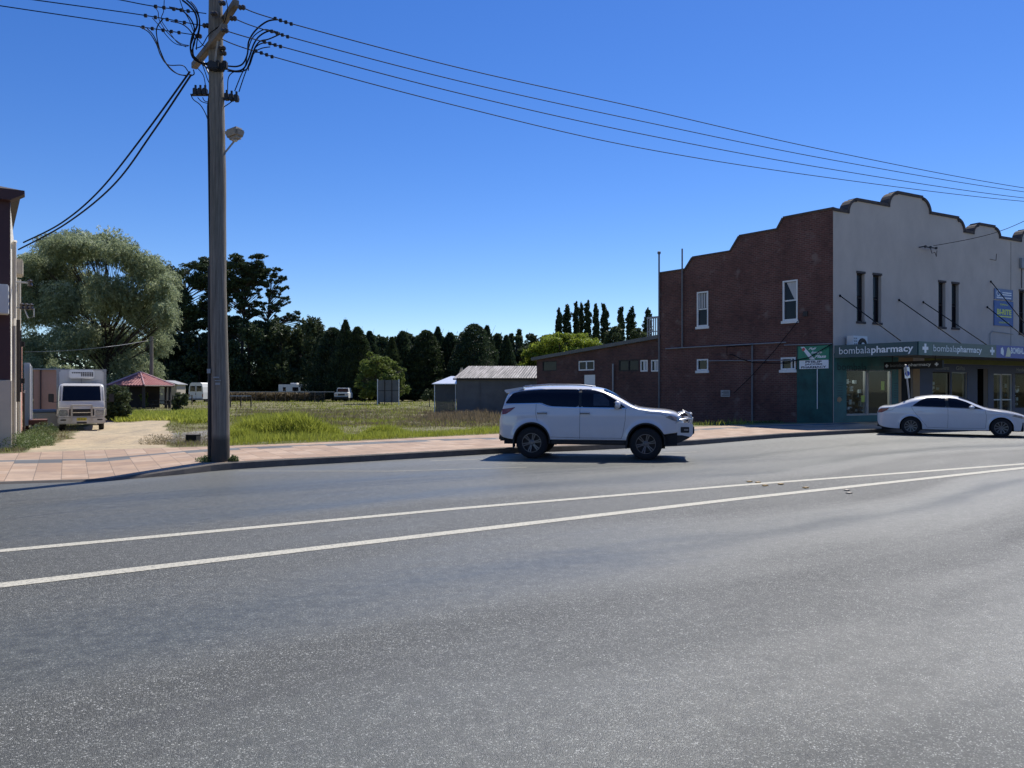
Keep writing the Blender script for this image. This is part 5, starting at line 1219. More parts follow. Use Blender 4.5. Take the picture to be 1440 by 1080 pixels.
# ============================================================ far fences, vans
def railfence(label, x0p, x1p, y_top, Y, npost, gz=None, grp=None):
    a = P(x0p, 0, Y); b_ = P(x1p, 0, Y); zt = EYE+(HOR-y_top)/FPX*Y; g0 = .1
    o_ = thing('post_and_rail_fence', label, 'fence', (a.x, Y, g0)); W_ = b_.x-a.x
    for k in range(npost): x_ = W_*k/(npost-1); mb = MB(); mb.box(x_-.05, x_+.05, -.05, .05, -.2, zt-g0+.05); mb.build('post', M['bark'], o_)
    mb = MB(); mb.box(0, W_, -.09, -.065, zt-g0-.1, zt-g0); mb.build('rail', M['galv'], o_)
railfence('pale horizontal rail fence running right from the near pole below the caravan', 318, 470, 550.5, 102, 12)
railfence('pale rail fence between the pavilion and the white van', 243, 270, 556, 86, 4)
railfence('low grey tubular rail gate right of the near pole', 324, 353, 556, 76, 3)
# caravan
def simple_wheels(parent, xs_, y, r, w_=.2):
    for x_ in xs_:
        for s_ in (-1, 1):
            mb = MB(); mb.lathe([(0, -w_/2), (r*.6, -w_/2), (r, -w_/2+.03), (r, w_/2-.03), (r*.6, w_/2), (0, w_/2)], (x_, s_*y, r), 'y', 14); mb.build('wheel', M['tyre'], parent, smooth=True)
cv = P(415, 0, 118); cvo = thing('caravan', 'long white motorhome parked side-on behind the rail fence', 'motorhome', (cv.x, 118, .25))
L2 = 41/FPX*118/2
mb = MB(); mb.prism([(-L2, .4), (L2*.93, .4), (L2*.98, 1.2), (L2*.9, 1.75), (L2*.85, 2.15), (L2*.8, 2.35), (-L2*.98, 2.38), (-L2, 2.3)], -1.05, 1.05); mb.build('body', M['white'], cvo)
mb = MB(); mb.bbox(-L2*.25, L2*.2, -.6, .6, 2.36, 2.62, .05); mb.build('roof_unit', M['white'], cvo)
for a, b_ in ((-L2*.7, -L2*.5), (-L2*.05, L2*.35), (L2*.5, L2*.8)): mb = MB(); mb.box(a, b_, -1.075, -1.04, 1.35, 1.95); mb.build('window', M['glassd'], cvo)
simple_wheels(cvo, (-L2*.6, L2*.6), .95, .36)
uc = P(441.5, 0, 121); uo = thing('white_car', 'small white car just showing at the right end of the motorhome', 'car', (uc.x, 121, .3))
mb = MB(); mb.prism([(-1.1, .35), (1.5, .35), (1.5, .8), (.9, .9), (.5, 1.35), (-.7, 1.4), (-1.1, 1)], -.8, .8); mb.build('body', M['white'], uo)
mb = MB(); mb.prism([(-.8, .95), (.75, .93), (.42, 1.28), (-.62, 1.3)], -.82, -.79); mb.build('window', M['glassd'], uo); simple_wheels(uo, (-.7, 1), .75, .32)
# white van (rear view)
vv = P(275.5, 0, 100); vo = thing('white_van', 'white high-roofed van seen from behind, standing under the dark pines', 'van', (vv.x, 100, .12), R(-8))
mb = MB(); bm_ = [(-1.0, .45), (1.0, .45), (1.02, 1.3), (.95, 2.0), (.82, 2.45), (.6, 2.6), (-.6, 2.6), (-.82, 2.45), (-.95, 2.0), (-1.02, 1.3)]; mb.prism(bm_, 0, 5.0); mb.build('body', M['white'], vo)
for s_ in (-1, 1):
    mb = MB(); mb.prism([(s_*.1, 1.45), (s_*.82, 1.45), (s_*.78, 2.15), (s_*.1, 2.15)], -.02, .01); mb.build('rear_window', M['glassd'], vo)
    mb = MB(); mb.box(s_*.88, s_*.98, -.03, .02, .7, 1.1); mb.build('tail_light', M['redlamp'], vo)
mb = MB(); mb.box(-.06, .0, -.03, .01, 1.0, 1.2); mb.box(-.01, .01, -.012, .01, .5, 2.3); mb.build('door_handle', M['black'], vo)
mb = MB(); mb.bbox(-1, 1, -.15, .05, .38, .58, .03); mb.build('bumper', M['galv'], vo)
for y_ in (.9, 4):
    for s_ in (-1, 1): mb = MB(); mb.lathe([(0, -.1), (.34, -.1), (.34, .1), (0, .1)], (s_*.85, y_, .34), 'x', 14); mb.build('wheel', M['tyre'], vo)
# white four wheel drive, front view
w4 = P(483.5, 0, 104); wo = thing('four_wheel_drive', 'distant white four wheel drive facing the road, left of the sunlit tree', 'car', (w4.x, 104, .2), R(4))
mb = MB(); mb.prism([(-.93, .5), (.93, .5), (.93, 1.15), (.78, 1.25), (-.78, 1.25), (-.93, 1.15)], -2.2, 1.8); mb.prism([(-.85, 1.15), (.85, 1.15), (.72, 1.85), (-.72, 1.85)], -.9, 1.75); mb.build('body', M['white'], wo)
mb = MB(); mb.prism([(-.76, 1.28), (.76, 1.28), (.66, 1.74), (-.66, 1.74)], -.93, -.9); mb.build('windscreen', M['glassd'], wo)
mb = MB(); mb.box(-.45, .45, -2.23, -2.2, .8, 1.05); mb.build('grille', M['black'], wo)
for s_ in (-1, 1): mb = MB(); mb.box(s_*.55, s_*.85, -2.23, -2.2, .82, 1.05); mb.build('headlight', M['lampglass'], wo)
mb = MB(); mb.bbox(-.95, .95, -2.4, -2.2, .42, .68, .04); mb.build('bumper', M['black'], wo)
for y_ in (-1.5, 1.2):
    for s_ in (-1, 1): mb = MB(); mb.lathe([(0, -.12), (.38, -.12), (.38, .12), (0, .12)], (s_*.8, y_, .38), 'x', 14); mb.build('wheel', M['tyre'], wo)

# ============================================================ building at the left edge
A0 = Vector((-12.25, 18.75, .12)); LA = math.atan2(.85, -.52); LB = math.atan2(.52, .85)
SX = Vector((math.cos(LA), math.sin(LA), 0)); SF = (A0, LA); GF = (A0, LB)   # side frame x to the back, outward is -y ; front frame x to the right
lb_ = thing('corner_shop', 'shop at the left edge with maroon front and white painted brick side wall', 'building', A0)
mb = MB(); wh = (1.6, 3.6, 1.35, 3.05)
wall_cells(mb, 0, 5.8, -.3, 4.9, [wh], 0, .3); mb.prism([(0, 4.9), (5.8, 4.9), (5.8, 5.15), (4.6, 5.35), (2.8, 5.62), (.1, 6.0), (0, 6.0)], 0, .3)
mb.build('side_wall', M['wbrick'], lb_, SF)
mb = MB(); mb.box(5.8, 9.0, .02, .3, -.3, 4.3); mb.prism([(5.8, 4.3), (9, 4.3), (5.8, 4.75)], .02, .3); mb.build('rear_wall', M['cream'], lb_, SF)
mb = MB(); mb.box(9.0, 13.2, .0, .3, -.4, 3.2); mb.build('brick_extension', M['rbrick'], lb_, SF)
mb = MB(); mb.box(5.85, 5.98, -.02, .02, -.3, 3.4); mb.box(8.2, 9.0, -.03, .02, -.3, 2.9); mb.build('brick_pier', M['rbrick'], lb_, SF)
mb = MB(); wall_cells(mb, -9, 0.0, 3.0, 6.1, [], -.02, .3); mb.build('front_wall', M['maroon'], lb_, GF)
mb = MB(); mb.box(-9, 0.0, -.04, .3, 1.75, 3.0); mb.build('front_band', M['maroon'], lb_, GF)
mb = MB(); mb.bbox(-.75, .03, -.1, .3, -.15, 1.75, .02); mb.build('pilaster', M['cream'], lb_, GF)
mb = MB(); mb.box(-9, -.75, .1, .3, 0, 1.75); mb.build('shopfront', M['glassd'], lb_, GF)
mb = MB(); mb.prism([(-9, 6.1), (.02, 6.1), (.30, 6.28), (.30, 6.36), (-9, 6.36)], -.25, .12); mb.build('eave', M['maroon'], lb_, GF)
mb = MB(); mb.add([(-9, -.2, 6.37), (.25, -.2, 6.37), (-.1, 5, 6.2), (-3, 4, 7.6), (-9, 4, 7.6)], [(0, 1, 3, 4), (1, 2, 3)]); mb.build('roof', M['cap'], lb_, GF)
mb = MB(); mb.add([(-9, 0.3, 0), (-9, 12, 0), (-9, 12, 6), (-9, .3, 6)], [(0, 1, 2, 3)]); mb.build('party_wall', M['cap'], lb_, GF)
wd = MB()
for q in ((wh[0], wh[0]+.08, wh[2], wh[3]), (wh[1]-.08, wh[1], wh[2], wh[3]), (wh[0], wh[1], wh[3]-.08, wh[3]), (wh[0], wh[1], wh[2], wh[2]+.08)): wd.box(q[0], q[1], -.05, .1, q[2], q[3])
ww_ = wd.build('window', M['postd'], lb_, SF)
mb = MB(); mb.box(wh[0]+.08, wh[1]-.08, .03, .05, wh[2]+.08, wh[3]-.08); mb.build('pane', M['glassd'], ww_, SF)
for a, z0, z1 in ((1.55, 1.2, 3.35), (3.4, 1.45, 3.2)):
    mb = MB(); mb.box(a, a+.12, -.17, -.01, z0, z1); mb.build('shutter', M['postd'], ww_, SF)
mb = MB()
for z_ in (1.7, 2.75): mb = MB(); mb.box(3.5, 3.75, -.24, -.0, z_, z_+.14); mb.build('bracket', M['postd'], ww_, SF)
mb = MB(); mb.tube([(.35, -.07, -.1), (.35, -.07, 3.1), (.5, -.07, 3.3), (.5, -.07, 5.2), (1.3, -.07, 5.35)], .045, 8); mb.build('downpipe', M['cream'], lb_, SF)
mb = MB(); mb.tube([(5.6, -.06, -.1), (5.6, -.06, 4.9)], .05, 8); mb.build('downpipe', M['cream'], lb_, SF)
mb = MB(); mb.tube([(9.5, -.12, 0), (9.5, -.12, 1.4), (11, -.12, 1.5)], .03, 6); mb.build('conduit', M['postd'], lb_, SF)
mb = MB(); mb.bbox(3.2, 3.9, -.2, 0, 4.75, 5.2, .03); mb.build('meter_box', M['cream'], lb_, SF)
sgb = thing('projecting_sign', 'white box sign projecting from the maroon front at the left edge', 'sign', A0)
mb = MB(); mb.bbox(-1.9, -.02, -.55, -.13, 3.32, 4.02, .02); mb.build('box', M['container'], sgb, GF)
for k in range(3): mb = MB(); mb.box(-.0195, -.018, -.5, -.2, 3.45+k*.17, 3.53+k*.17); mb.build('text_line', M['bluem'], sgb, GF)
SV = thing('service_bracket', 'cable bracket with grey insulators on the white painted side wall', 'bracket', A0)
mb = MB(); mb.tube([(4.6, 0, 4.7), (4.6, -.4, 4.7)], .03, 6); mb.tube([(5.2, 0, 4.0), (5.2, -.4, 4.05)], .03, 6); mb.tube([(5.2, -.2, 4.0), (5.2, -.3, 3.7), (5.2, -.45, 3.75), (5.2, -.45, 4.0)], .02, 6); mb.build('arm', M['galv'], SV, SF)
for x_, y_, z_ in ((4.6, -.36, 4.7), (5.2, -.14, 4.05), (5.2, -.26, 4.05), (5.2, -.38, 4.05)): mb = MB(); mb.lathe([(.02, -.1), (.07, -.08), (.05, .0), (.07, .06), (.02, .1)], (x_, y_, z_), 'z', 8); mb.build('insulator', M['insul'], SV, SF)

# container, trailer, wall behind the truck
c1 = P(33.5, 0, 33); ca = thing('white_container', 'white metal cool-room box with its door ajar beside the brick wall', 'container', (c1.x, 33, -.15), R(31.5))
W_ = 7.5/FPX*33; H_ = EYE+(HOR-510)/FPX*33+.15
mb = MB(); mb.bbox(0, W_, 0, 4, .25, H_, .02); mb.build('body', M['container'], ca)
mb = MB(); mb.box(W_+.02, W_+.07, -.75, 0, .3, H_-.15); mb.build('door', M['white'], ca)
mb = MB(); mb.tube([(W_+.09, -.5, .4), (W_+.09, -.5, H_-.3)], .015, 6); mb.build('lock_rod', M['galv'], ca)
for x_ in (.05, W_-.15): mb = MB(); mb.box(x_, x_+.1, .1, .3, -.2, .25); mb.build('leg', M['rust'], ca)
c2 = P(40, 0, 31.5); tr_ = thing('flat_trailer', 'rusty red flat trailer deck beside the truck', 'trailer', (c2.x, 31.5, -.12), R(31.5))
W_ = 23/FPX*31.5
mb = MB(); mb.box(0, W_, 0, 2.6, .42, .5); mb.box(0, W_, -.04, 0, .34, .53); mb.build('deck', M['rust'], tr_)
mb = MB(); mb.box(.1, .18, .1, 2.5, .26, .42); mb.box(W_-.2, W_-.12, .1, 2.5, .26, .42); mb.build('chassis', M['postd'], tr_)
for y_ in (.6, 2.0): mb = MB(); mb.lathe([(0, -.08), (.2, -.08), (.2, .08), (0, .08)], (W_*.7, y_, .2), 'x', 14); mb.build('wheel', M['tyre'], tr_)
c3 = P(47, 0, 43); wl_ = thing('peach_shed', 'plain peach walled shed behind the truck', 'shed', (c3.x, 43, -.15), R(31.5))
W_ = 31/FPX*43; H_ = EYE+(HOR-520)/FPX*43+.15
mb = MB(); mb.box(0, W_, 0, 4, 0, H_); mb.build('wall', M['peach'], wl_)
mb = MB(); mb.tube([(.35, -.06, 0), (.35, -.06, H_)], .04, 6); mb.build('downpipe', M['maroon'], wl_)
mb = MB(); mb.box(-.05, W_+.05, -.1, 4.05, H_, H_+.08); mb.build('roof', M['galv'], wl_)
c4 = P(60, 0, 37.5); bo = thing('covered_crate', 'pale crate with a faded blue lid between trailer and truck', 'crate', (c4.x, 37.5, -.15), R(31.5))
mb = MB(); mb.bbox(-.4, .75, 0, 1.2, .0, .7, .02); mb.build('crate', M['cream'], bo)
mb = MB(); mb.bbox(-.5, .85, -.05, 1.3, .71, .84, .02); mb.build('lid', M['bluem'], bo)
# second pole by the pavilion
p2 = P(213, 0, 76); po2 = thing('wooden_post_pole', 'bare grey wooden pole rising behind the red pavilion roof', 'pole', (p2.x, 76, 0))
mb = MB(); mb.tube([(0, 0, -.3), (0, 0, EYE+(HOR-473)/FPX*76)], [.2, .16], 10); mb.build('shaft', M['pole'], po2, smooth=True)
# drain pit left of the pole
g = G(261, 624, .14); zt = float(lotz(g.x, g.y+.6)); pit = thing('drain_pit', 'small black drain opening with a pale concrete lip left of the pole', 'drain', (g.x, g.y+.35, .16))
mb = MB(); mb.box(-.15, .15, 0, .3, -.05, .2); mb.build('opening', mat('pit_black', (.004, .004, .004), .95), pit)
mb = MB(); mb.box(-.2, .2, -.12, -.01, -.05, .02); mb.box(-.16, .16, .0, .3, .2, .215); mb.build('lip', M['concrete'], pit)

# ============================================================ utility pole
PY = 15.85; DY_ = PY-14.95; pb = Vector((P(310, 0, PY).x, PY, .15))
up_ = thing('utility_pole', 'tall weathered wooden power pole at the kerb with street lamp, crossarms and looping cables', 'power pole', pb)
def Lp(px, py, Y=PY): return P(px, py, Y)-pb
tp_ = Lp(303.5, 0)
mb = MB(); pts = []; rs = []
for k in range(25):
    t_ = k/24; z = -.3+(11.6)*t_; f_ = max(0, z)/(tp_.z); pts.append((tp_.x*f_+.012*math.sin(z*1.3), 0, z)); rs.append(.182-.052*t_+.003*math.sin(k*2.1))
mb.tube(pts, rs, 20); mb.build('shaft', M['pole'], up_, smooth=True)
mb = MB(); mb.tube([Lp(296, 652)+Vector((0, -.03, 0)), Lp(296.5, 375)+Vector((0, -.03, 0))], .05, 8); mb.tube([Lp(297, 376)+Vector((0, -.03, 0)), Lp(294.5, 240), Lp(293, 150), Lp(298, 108)], .028, 6); mb.build('cable_conduit', M['black'], up_, smooth=True)
mb = MB(); c_ = Lp(297.5, 519); mb.box(c_.x-.04, c_.x+.03, c_.y-.14, c_.y-.1, c_.z-.09, c_.z); mb.build('number_plate', M['galv'], up_)
mb = MB(); c_ = Lp(311, 532); mb.box(c_.x-.08, c_.x+.03, -.215, -.185, c_.z, c_.z+.03); mb.box(c_.x-.05, c_.x+.06, -.215, -.185, c_.z-.06, c_.z-.04); mb.box(c_.x-.04, c_.x+.05, -.215, -.185, c_.z-.14, c_.z-.09); mb.build('pole_tag', M['galv'], up_)
# street lamp
mb = MB(); mb.tube([Lp(314, 222), Lp(317, 214), Lp(325, 204), Lp(330, 198)], .018, 6); mb.tube([Lp(312, 210), Lp(317, 214)], .03, 6); la = mb.build('lamp_arm', M['galv'], up_)
c_ = Lp(331, 192)
mb = MB(); mb.bbox(-.17, .19, -.12, .12, -.09, .10, .05); mb.v = [(x+(.03 if z < 0 else 0)*(-1 if x > 0 else 1), y*(1 if z > 0 else .8), z) for x, y, z in mb.v]
hd_ = mb.build('lamp_head', mat('lamp_housing', (.33, .29, .24), .6, var=.3, vs=9), up_, smooth=True); hd_.location = c_+Vector((.0, -.05, .02)); hd_.scale = (1.0, 1.2, 1.15); hd_.rotation_euler = (0, R(-8), R(-25))
mb = MB(); mb.lathe([(0, -.03), (.05, -.025), (.07, 0), (.06, .02)], (0, 0, -.07), 'z', 14); bw_ = mb.build('lamp_bowl', M['lampglass'], up_, smooth=True); bw_.location = c_+Vector((0, -.05, -.02))
# crossarms
def arm(p0, p1, wdt=.12, hgt=.13):
    d = (p1-p0); L_ = d.length; mb = MB(); mb.bbox(-wdt/2, wdt/2, 0, L_, -hgt/2, hgt/2, .008)
    o_ = mb.build('crossarm', M['arm'], up_); o_.location = p0; o_.rotation_mode = 'QUATERNION'; o_.rotation_quaternion = d.to_track_quat('Y', 'Z'); return o_
a1_, a2_ = P(332, 4, 14.40+DY_)-pb, P(297, 58, 16.1+DY_)-pb; arm(a1_, a2_)
a3_, a4_ = P(316, 38, 14.05+DY_)-pb, P(273, 93, 15.75+DY_)-pb; arm(a3_, a4_)
mb = MB(); mb.tube([a3_.lerp(a4_, .2)+Vector((-.02, .05, 0)), Lp(306, 72)+Vector((0, -.18, -.4))], .018, 5); mb.tube([a3_.lerp(a4_, .75), Lp(300, 100)+Vector((0, 0.1, -.3))], .018, 5); mb.build('brace', M['galv'], up_)
def insul(px, py, Y=PY, r=.05, axis='x'):
    c_ = P(px, py, Y)-pb; mb = MB(); mb.lathe([(0, -.07), (r*.6, -.07), (r, -.04), (r*.7, -.01), (r, .02), (r*.65, .06), (0, .07)], c_, axis, 10); mb.build('insulator', M['insul'], up_, smooth=True)
for a, b_, Y in ((313, 4.5, 14.6), (340.5, 10.5, 14.2), (301.5, 19.5, 14.7), (328.5, 26, 14.5), (290, 36, 14.9), (316.5, 43, 14.0), (279.5, 51, 15.4), (305, 52, 14.5), (313, 68, 14.8), (314, 75, 14.8)):
    insul(a, b_, Y+DY_, .055)
mb = MB()
for k in range(5): c_ = Lp(298+k*4.6, 91+(k % 2)*3, PY-.2+k*.03); mb.bbox(c_.x-.045, c_.x+.045, c_.y-.06, c_.y+.06, c_.z-.09, c_.z+.07, .015)
c_ = Lp(306, 97); mb.bbox(c_.x-.12, c_.x+.1, -.26, -.02, c_.z-.1, c_.z+.06, .02); mb.build('cable_clamp_cluster', M['black'], up_)
for grp_, (x0, y0) in enumerate(((275, 128), (319, 135))):
    for k in range(3):
        c_ = Lp(x0+k*6.8, y0+k*(0 if grp_ == 0 else 1)); mb = MB(); mb.bbox(c_.x-.042, c_.x+.042, c_.y-.06, c_.y+.05, c_.z-.09, c_.z+.05, .012); mb.tube([c_+Vector((0, 0, .04)), c_+Vector((0, 0, .12))], .024, 8); mb.build('fuse_box', M['black'], up_)
mb = MB(); mb.box(Lp(269, 0).x, Lp(296, 0).x, .0, .04, Lp(0, 133).z-.02, Lp(0, 133).z+.02); mb.box(Lp(312, 0).x, Lp(336, 0).x, .0, .04, Lp(0, 139).z-.02, Lp(0, 139).z+.02); mb.build('fuse_bracket', M['postd'], up_)
# looping jumper cables (they stand out from the pole by up to a metre)
def spl(pts, n=7):
    out = []; p = [pts[0]]+pts+[pts[-1]]
    for i in range(1, len(p)-2):
        for k in range(n):
            t_ = k/n; a, b_, c_, d = p[i-1], p[i], p[i+1], p[i+2]
            out.append(.5*((2*b_)+(c_-a)*t_+(2*a-5*b_+4*c_-d)*t_*t_+(3*b_-a-3*c_+d)*t_**3))
    return out+[p[-2]]
def loop(pts, r=.011, m_='wirem', dy=(0, 0)):
    n = len(pts); q = [P(a, b_, PY+dy[0]+(dy[1]-dy[0])*k/(n-1))-pb for k, (a, b_) in enumerate(pts)]
    mb = MB(); mb.tube(spl(q), r, 5); mb.build('jumper_cable', M[m_], up_, smooth=True)
loop([(321, 93), (333, 93.5), (342, 89), (348, 76), (350, 58), (360, 42), (376, 30), (391, 27.5)], .017, dy=(0, -.1))
loop([(318, 97), (332, 100), (343, 96), (350, 82), (357, 62), (366, 50), (380, 43.5), (394, 47)], .017, dy=(0, .3))
loop([(320, 100), (338, 101), (349, 95), (355, 80), (358, 68), (366, 58), (378, 55), (394, 48)], .014, dy=(.1, .3))
loop([(349, 99), (352, 84), (360, 66), (374, 60), (388, 65)], .013, dy=(.1, .5))
loop([(330, 128), (338, 108), (345, 92), (349, 70), (356, 52), (370, 42), (381, 43)], .011, dy=(0, .2))
loop([(336, 129), (343, 108), (350, 90), (358, 74), (368, 68), (380, 66)], .011, dy=(0, .4))
loop([(320, 127), (321, 110), (327, 102), (337, 100)], .010)
loop([(256, 0), (266, 8), (275, 20), (277, 36), (270, 52), (268, 70), (274, 84), (294, 92)], .019, dy=(-.6, 0))
loop([(262, 0), (272, 10), (280, 26), (279, 44), (272, 62), (272, 78), (280, 88), (296, 89)], .016, dy=(-.5, 0))
loop([(268, 2), (277, 14), (281, 36), (277, 58), (276, 70)], .012, dy=(-.3, 0))
loop([(238, 10), (254, 14), (266, 24), (273, 38), (272, 52), (268, 66), (272, 80), (292, 96)], .015, dy=(-.2, 0))
loop([(240, 30), (256, 34), (268, 44), (274, 58), (270, 74), (280, 86)], .012, dy=(0, 0))
loop([(197, 38), (210, 46), (220, 62), (226, 78), (236, 91), (256, 92), (263, 98), (267, 106)], .011, dy=(-.3, .8))
loop([(207, 40), (216, 50), (224, 68), (234, 90), (246, 102), (262, 107)], .011, dy=(-.3, .8))
loop([(229, 27), (222, 36), (220, 48), (226, 74), (236, 92), (250, 104), (264, 106)], .012, dy=(-.3, .8))
loop([(214, 25), (222, 34), (236, 52), (248, 62), (265, 65)], .008, dy=(-.4, 0))
loop([(231, 0), (230, 16), (227, 28), (238, 45), (250, 60), (262, 66)], .008, dy=(-.4, 0))
loop([(215, 8), (222, 16), (224, 28), (234, 44), (252, 60), (266, 64)], .008, dy=(-.4, 0))
loop([(253, 0), (258, 14), (266, 28), (274, 48), (284, 62), (290, 66)], .009, dy=(-.3, 0))
loop([(278, 96), (286, 106), (289, 120)], .009); loop([(282, 84), (288, 100), (292, 112), (296, 120)], .009)
loop([(268, 132), (272, 140), (282, 148), (290, 162), (294, 176)], .010); loop([(278, 137), (284, 143), (294, 146)], .009); loop([(285, 137), (288, 142), (295, 144)], .009)
loop([(327, 142), (320, 147), (312, 152)], .010); loop([(316, 140), (312, 146)], .009)
loop([(268, 107), (273, 104), (272, 98)], .012); loop([(303, 40), (310, 36), (316, 30), (320, 12), (318, 0)], .009, dy=(-.3, -.5)); loop([(275, 68), (284, 64), (294, 48), (308, 38)], .010, dy=(-.2, -.3))
# ------------------------------------------------------------ overhead wires
def wire(name, label, pts, r=.009, group='overhead wires running across the street', m_='wirem', clamps=()):
    o_ = thing(name, label, 'wire', pts[0]); q = spl([p-pts[0] for p in pts], 12)
    mb = MB(); mb.tube(q, r, 5); mb.build('strand', M[m_], o_, smooth=True)
    for c_ in clamps: mb = MB(); d = c_-pts[0]; mb.bbox(d.x-.03, d.x+.03, d.y-.02, d.y+.02, d.z-.035, d.z+.03, .006); mb.build('clamp', M['black'], o_)
R4 = [((340, 10.5), 14.2, (405, 32), (900, 152), (1440, 264.3), 'uppermost of the four wires going right from the power pole'),
      ((328.5, 26), 14.5, (400, 50), (900, 170), (1440, 269.8), 'second from the top of the four wires going right from the power pole'),
      ((316.5, 43), 14.1, (390, 64), (900, 188), (1440, 278.4), 'third from the top of the four wires going right from the power pole'),
      ((305, 52), 14.5, (378, 78), (900, 208), (1440, 283.2), 'lowest of the four wires going right from the power pole')]
for k, (a, Y0, b_, c_, d, lb) in enumerate(R4):
    Y0 += DY_
    def Yat(px): # depth of the wire run, heading along the street
        r = (px-720)/FPX; x0 = P(a[0], 0, Y0).x; t_ = (Y0*r-x0)/(.878-.479*r); return Y0+.479*t_
    mid = P(*c_, Yat(c_[0])); e_ = P(*d, Yat(1440)); far = e_+(e_-mid)*.8+Vector((0, 0, .6))
    cl_ = []
    for j in range(4): px_k = b_[0]-18+j*7.5; f_ = (px_k-a[0])/(b_[0]-a[0]); cl_.append(P(px_k, a[1]+(b_[1]-a[1])*f_, Y0+(Yat(b_[0])-Y0)*f_))
    wire('overhead_wire', lb, [P(*a, Y0), P(*b_, Yat(b_[0])), P((b_[0]+c_[0])/2, (b_[1]+c_[1])/2+5, Yat((b_[0]+c_[0])/2)), mid, P((c_[0]+d[0])/2, (c_[1]+d[1])/2+5, Yat((c_[0]+d[0])/2)), e_, far], .011, clamps=cl_)
for a, Y0, b_, c_, lb in (((290, 19), 14.8, (215, 8.5), (170, 0), 'uppermost of the wires going left from the power pole'), ((290, 37), 15.0, (200, 21), (50, 0), 'middle one of the wires going left from the power pole'),
                          ((280, 50), 15.4, (197, 37.5), (0, 8), 'lowest of the wires going left from the power pole')):
    Y0 += DY_; p0 = P(*a, Y0); p1 = P(*b_, Y0-.7); p2_ = P(*c_, Y0-(a[0]-c_[0])*.0085); cl_ = [p0.lerp(p1, f_) for f_ in (.35, .48, .62, .8, .95)]
    wire('overhead_wire', lb, [p0, p1, p2_, p2_+(p2_-p1)*1.5], .010, clamps=cl_)
for a, m_, b_, lb in (((267, 101), (140, 268), (33, 341), 'upper thick service cable sagging from the power pole to the left building'), ((269, 105), (160, 260), (26, 351), 'lower thick service cable sagging from the power pole to the left building')):
    Yb = 22.4; p0 = P(*a, 16.7); p1 = P(*b_, Yb); pm = P(*m_, 16.7+(Yb-16.7)*((a[0]-m_[0])/(a[0]-b_[0])))
    wire('service_cable', lb, [p0, P((a[0]+m_[0])/2, (a[1]+m_[1])/2+4, (p0.y+pm.y)/2), pm, P((b_[0]+m_[0])/2, (b_[1]+m_[1])/2+9, (p1.y+pm.y)/2), p1], .022, 'service cables to the left building')
z_s = fz(1305, 347)+C0.z; sp0 = C0+FX*(fs(1305))+FN*.27; sp0.z = z_s
wire('service_cable', 'thin cable rising from the front wall bracket to the right edge', [sp0, P(1360, 337, 36.2), P(1400, 327, 35), P(1440, 311, 33.5), P(1520, 270, 31)], .014, None)
wire('overhead_wire', 'pale thin wire crossing in front of the willow', [P(35, 495, 54), P(95, 493, 54), P(165, 486, 54), P(213, 478, 76)], .018, None, 'greyline')

# ============================================================ shops across the street, seen only as reflections
for k, (d0, ln_, h_, m_, lb) in enumerate(((-26, 15, 6.5, 'cream', 'cream two-storey shop across the street behind the viewer, the left one'), (-10, 13, 4.6, 'rbrick', 'orange brick shop across the street behind the viewer, the middle one'), (4, 18, 7.0, 'peach', 'peach shop across the street behind the viewer, the right one'))):
    o0 = FX*d0+FN*13+Vector((0, 0, .1)); ob_ = thing('opposite_shop', lb, 'building', o0); fr2 = (o0, FA)
    mb = MB(); hl = [(j*3+.8, j*3+2.2, h_-2.6, h_-1.2) for j in range(int(ln_//3))]+[(.8, ln_-.8, .5, 2.3)]
    wall_cells(mb, 0, ln_, 0, h_, hl, -.3, 0); mb.box(0, ln_, -8, -.3, h_-.4, h_-.2); mb.box(0, .2, -8, -.3, 0, h_-.4); mb.box(ln_-.2, ln_, -8, -.3, 0, h_-.4); mb.build('wall', M[m_], ob_, fr2)
    mb = MB(); mb.box(0, ln_, -.25, -.2, .4, h_-1); mb.build('window_glass', M['glassd'], ob_, fr2)
    mb = MB(); mb.box(-.1, ln_+.1, -.0, 2.6, 2.9, 3.1); mb.build('awning', M['galv'], ob_, fr2)

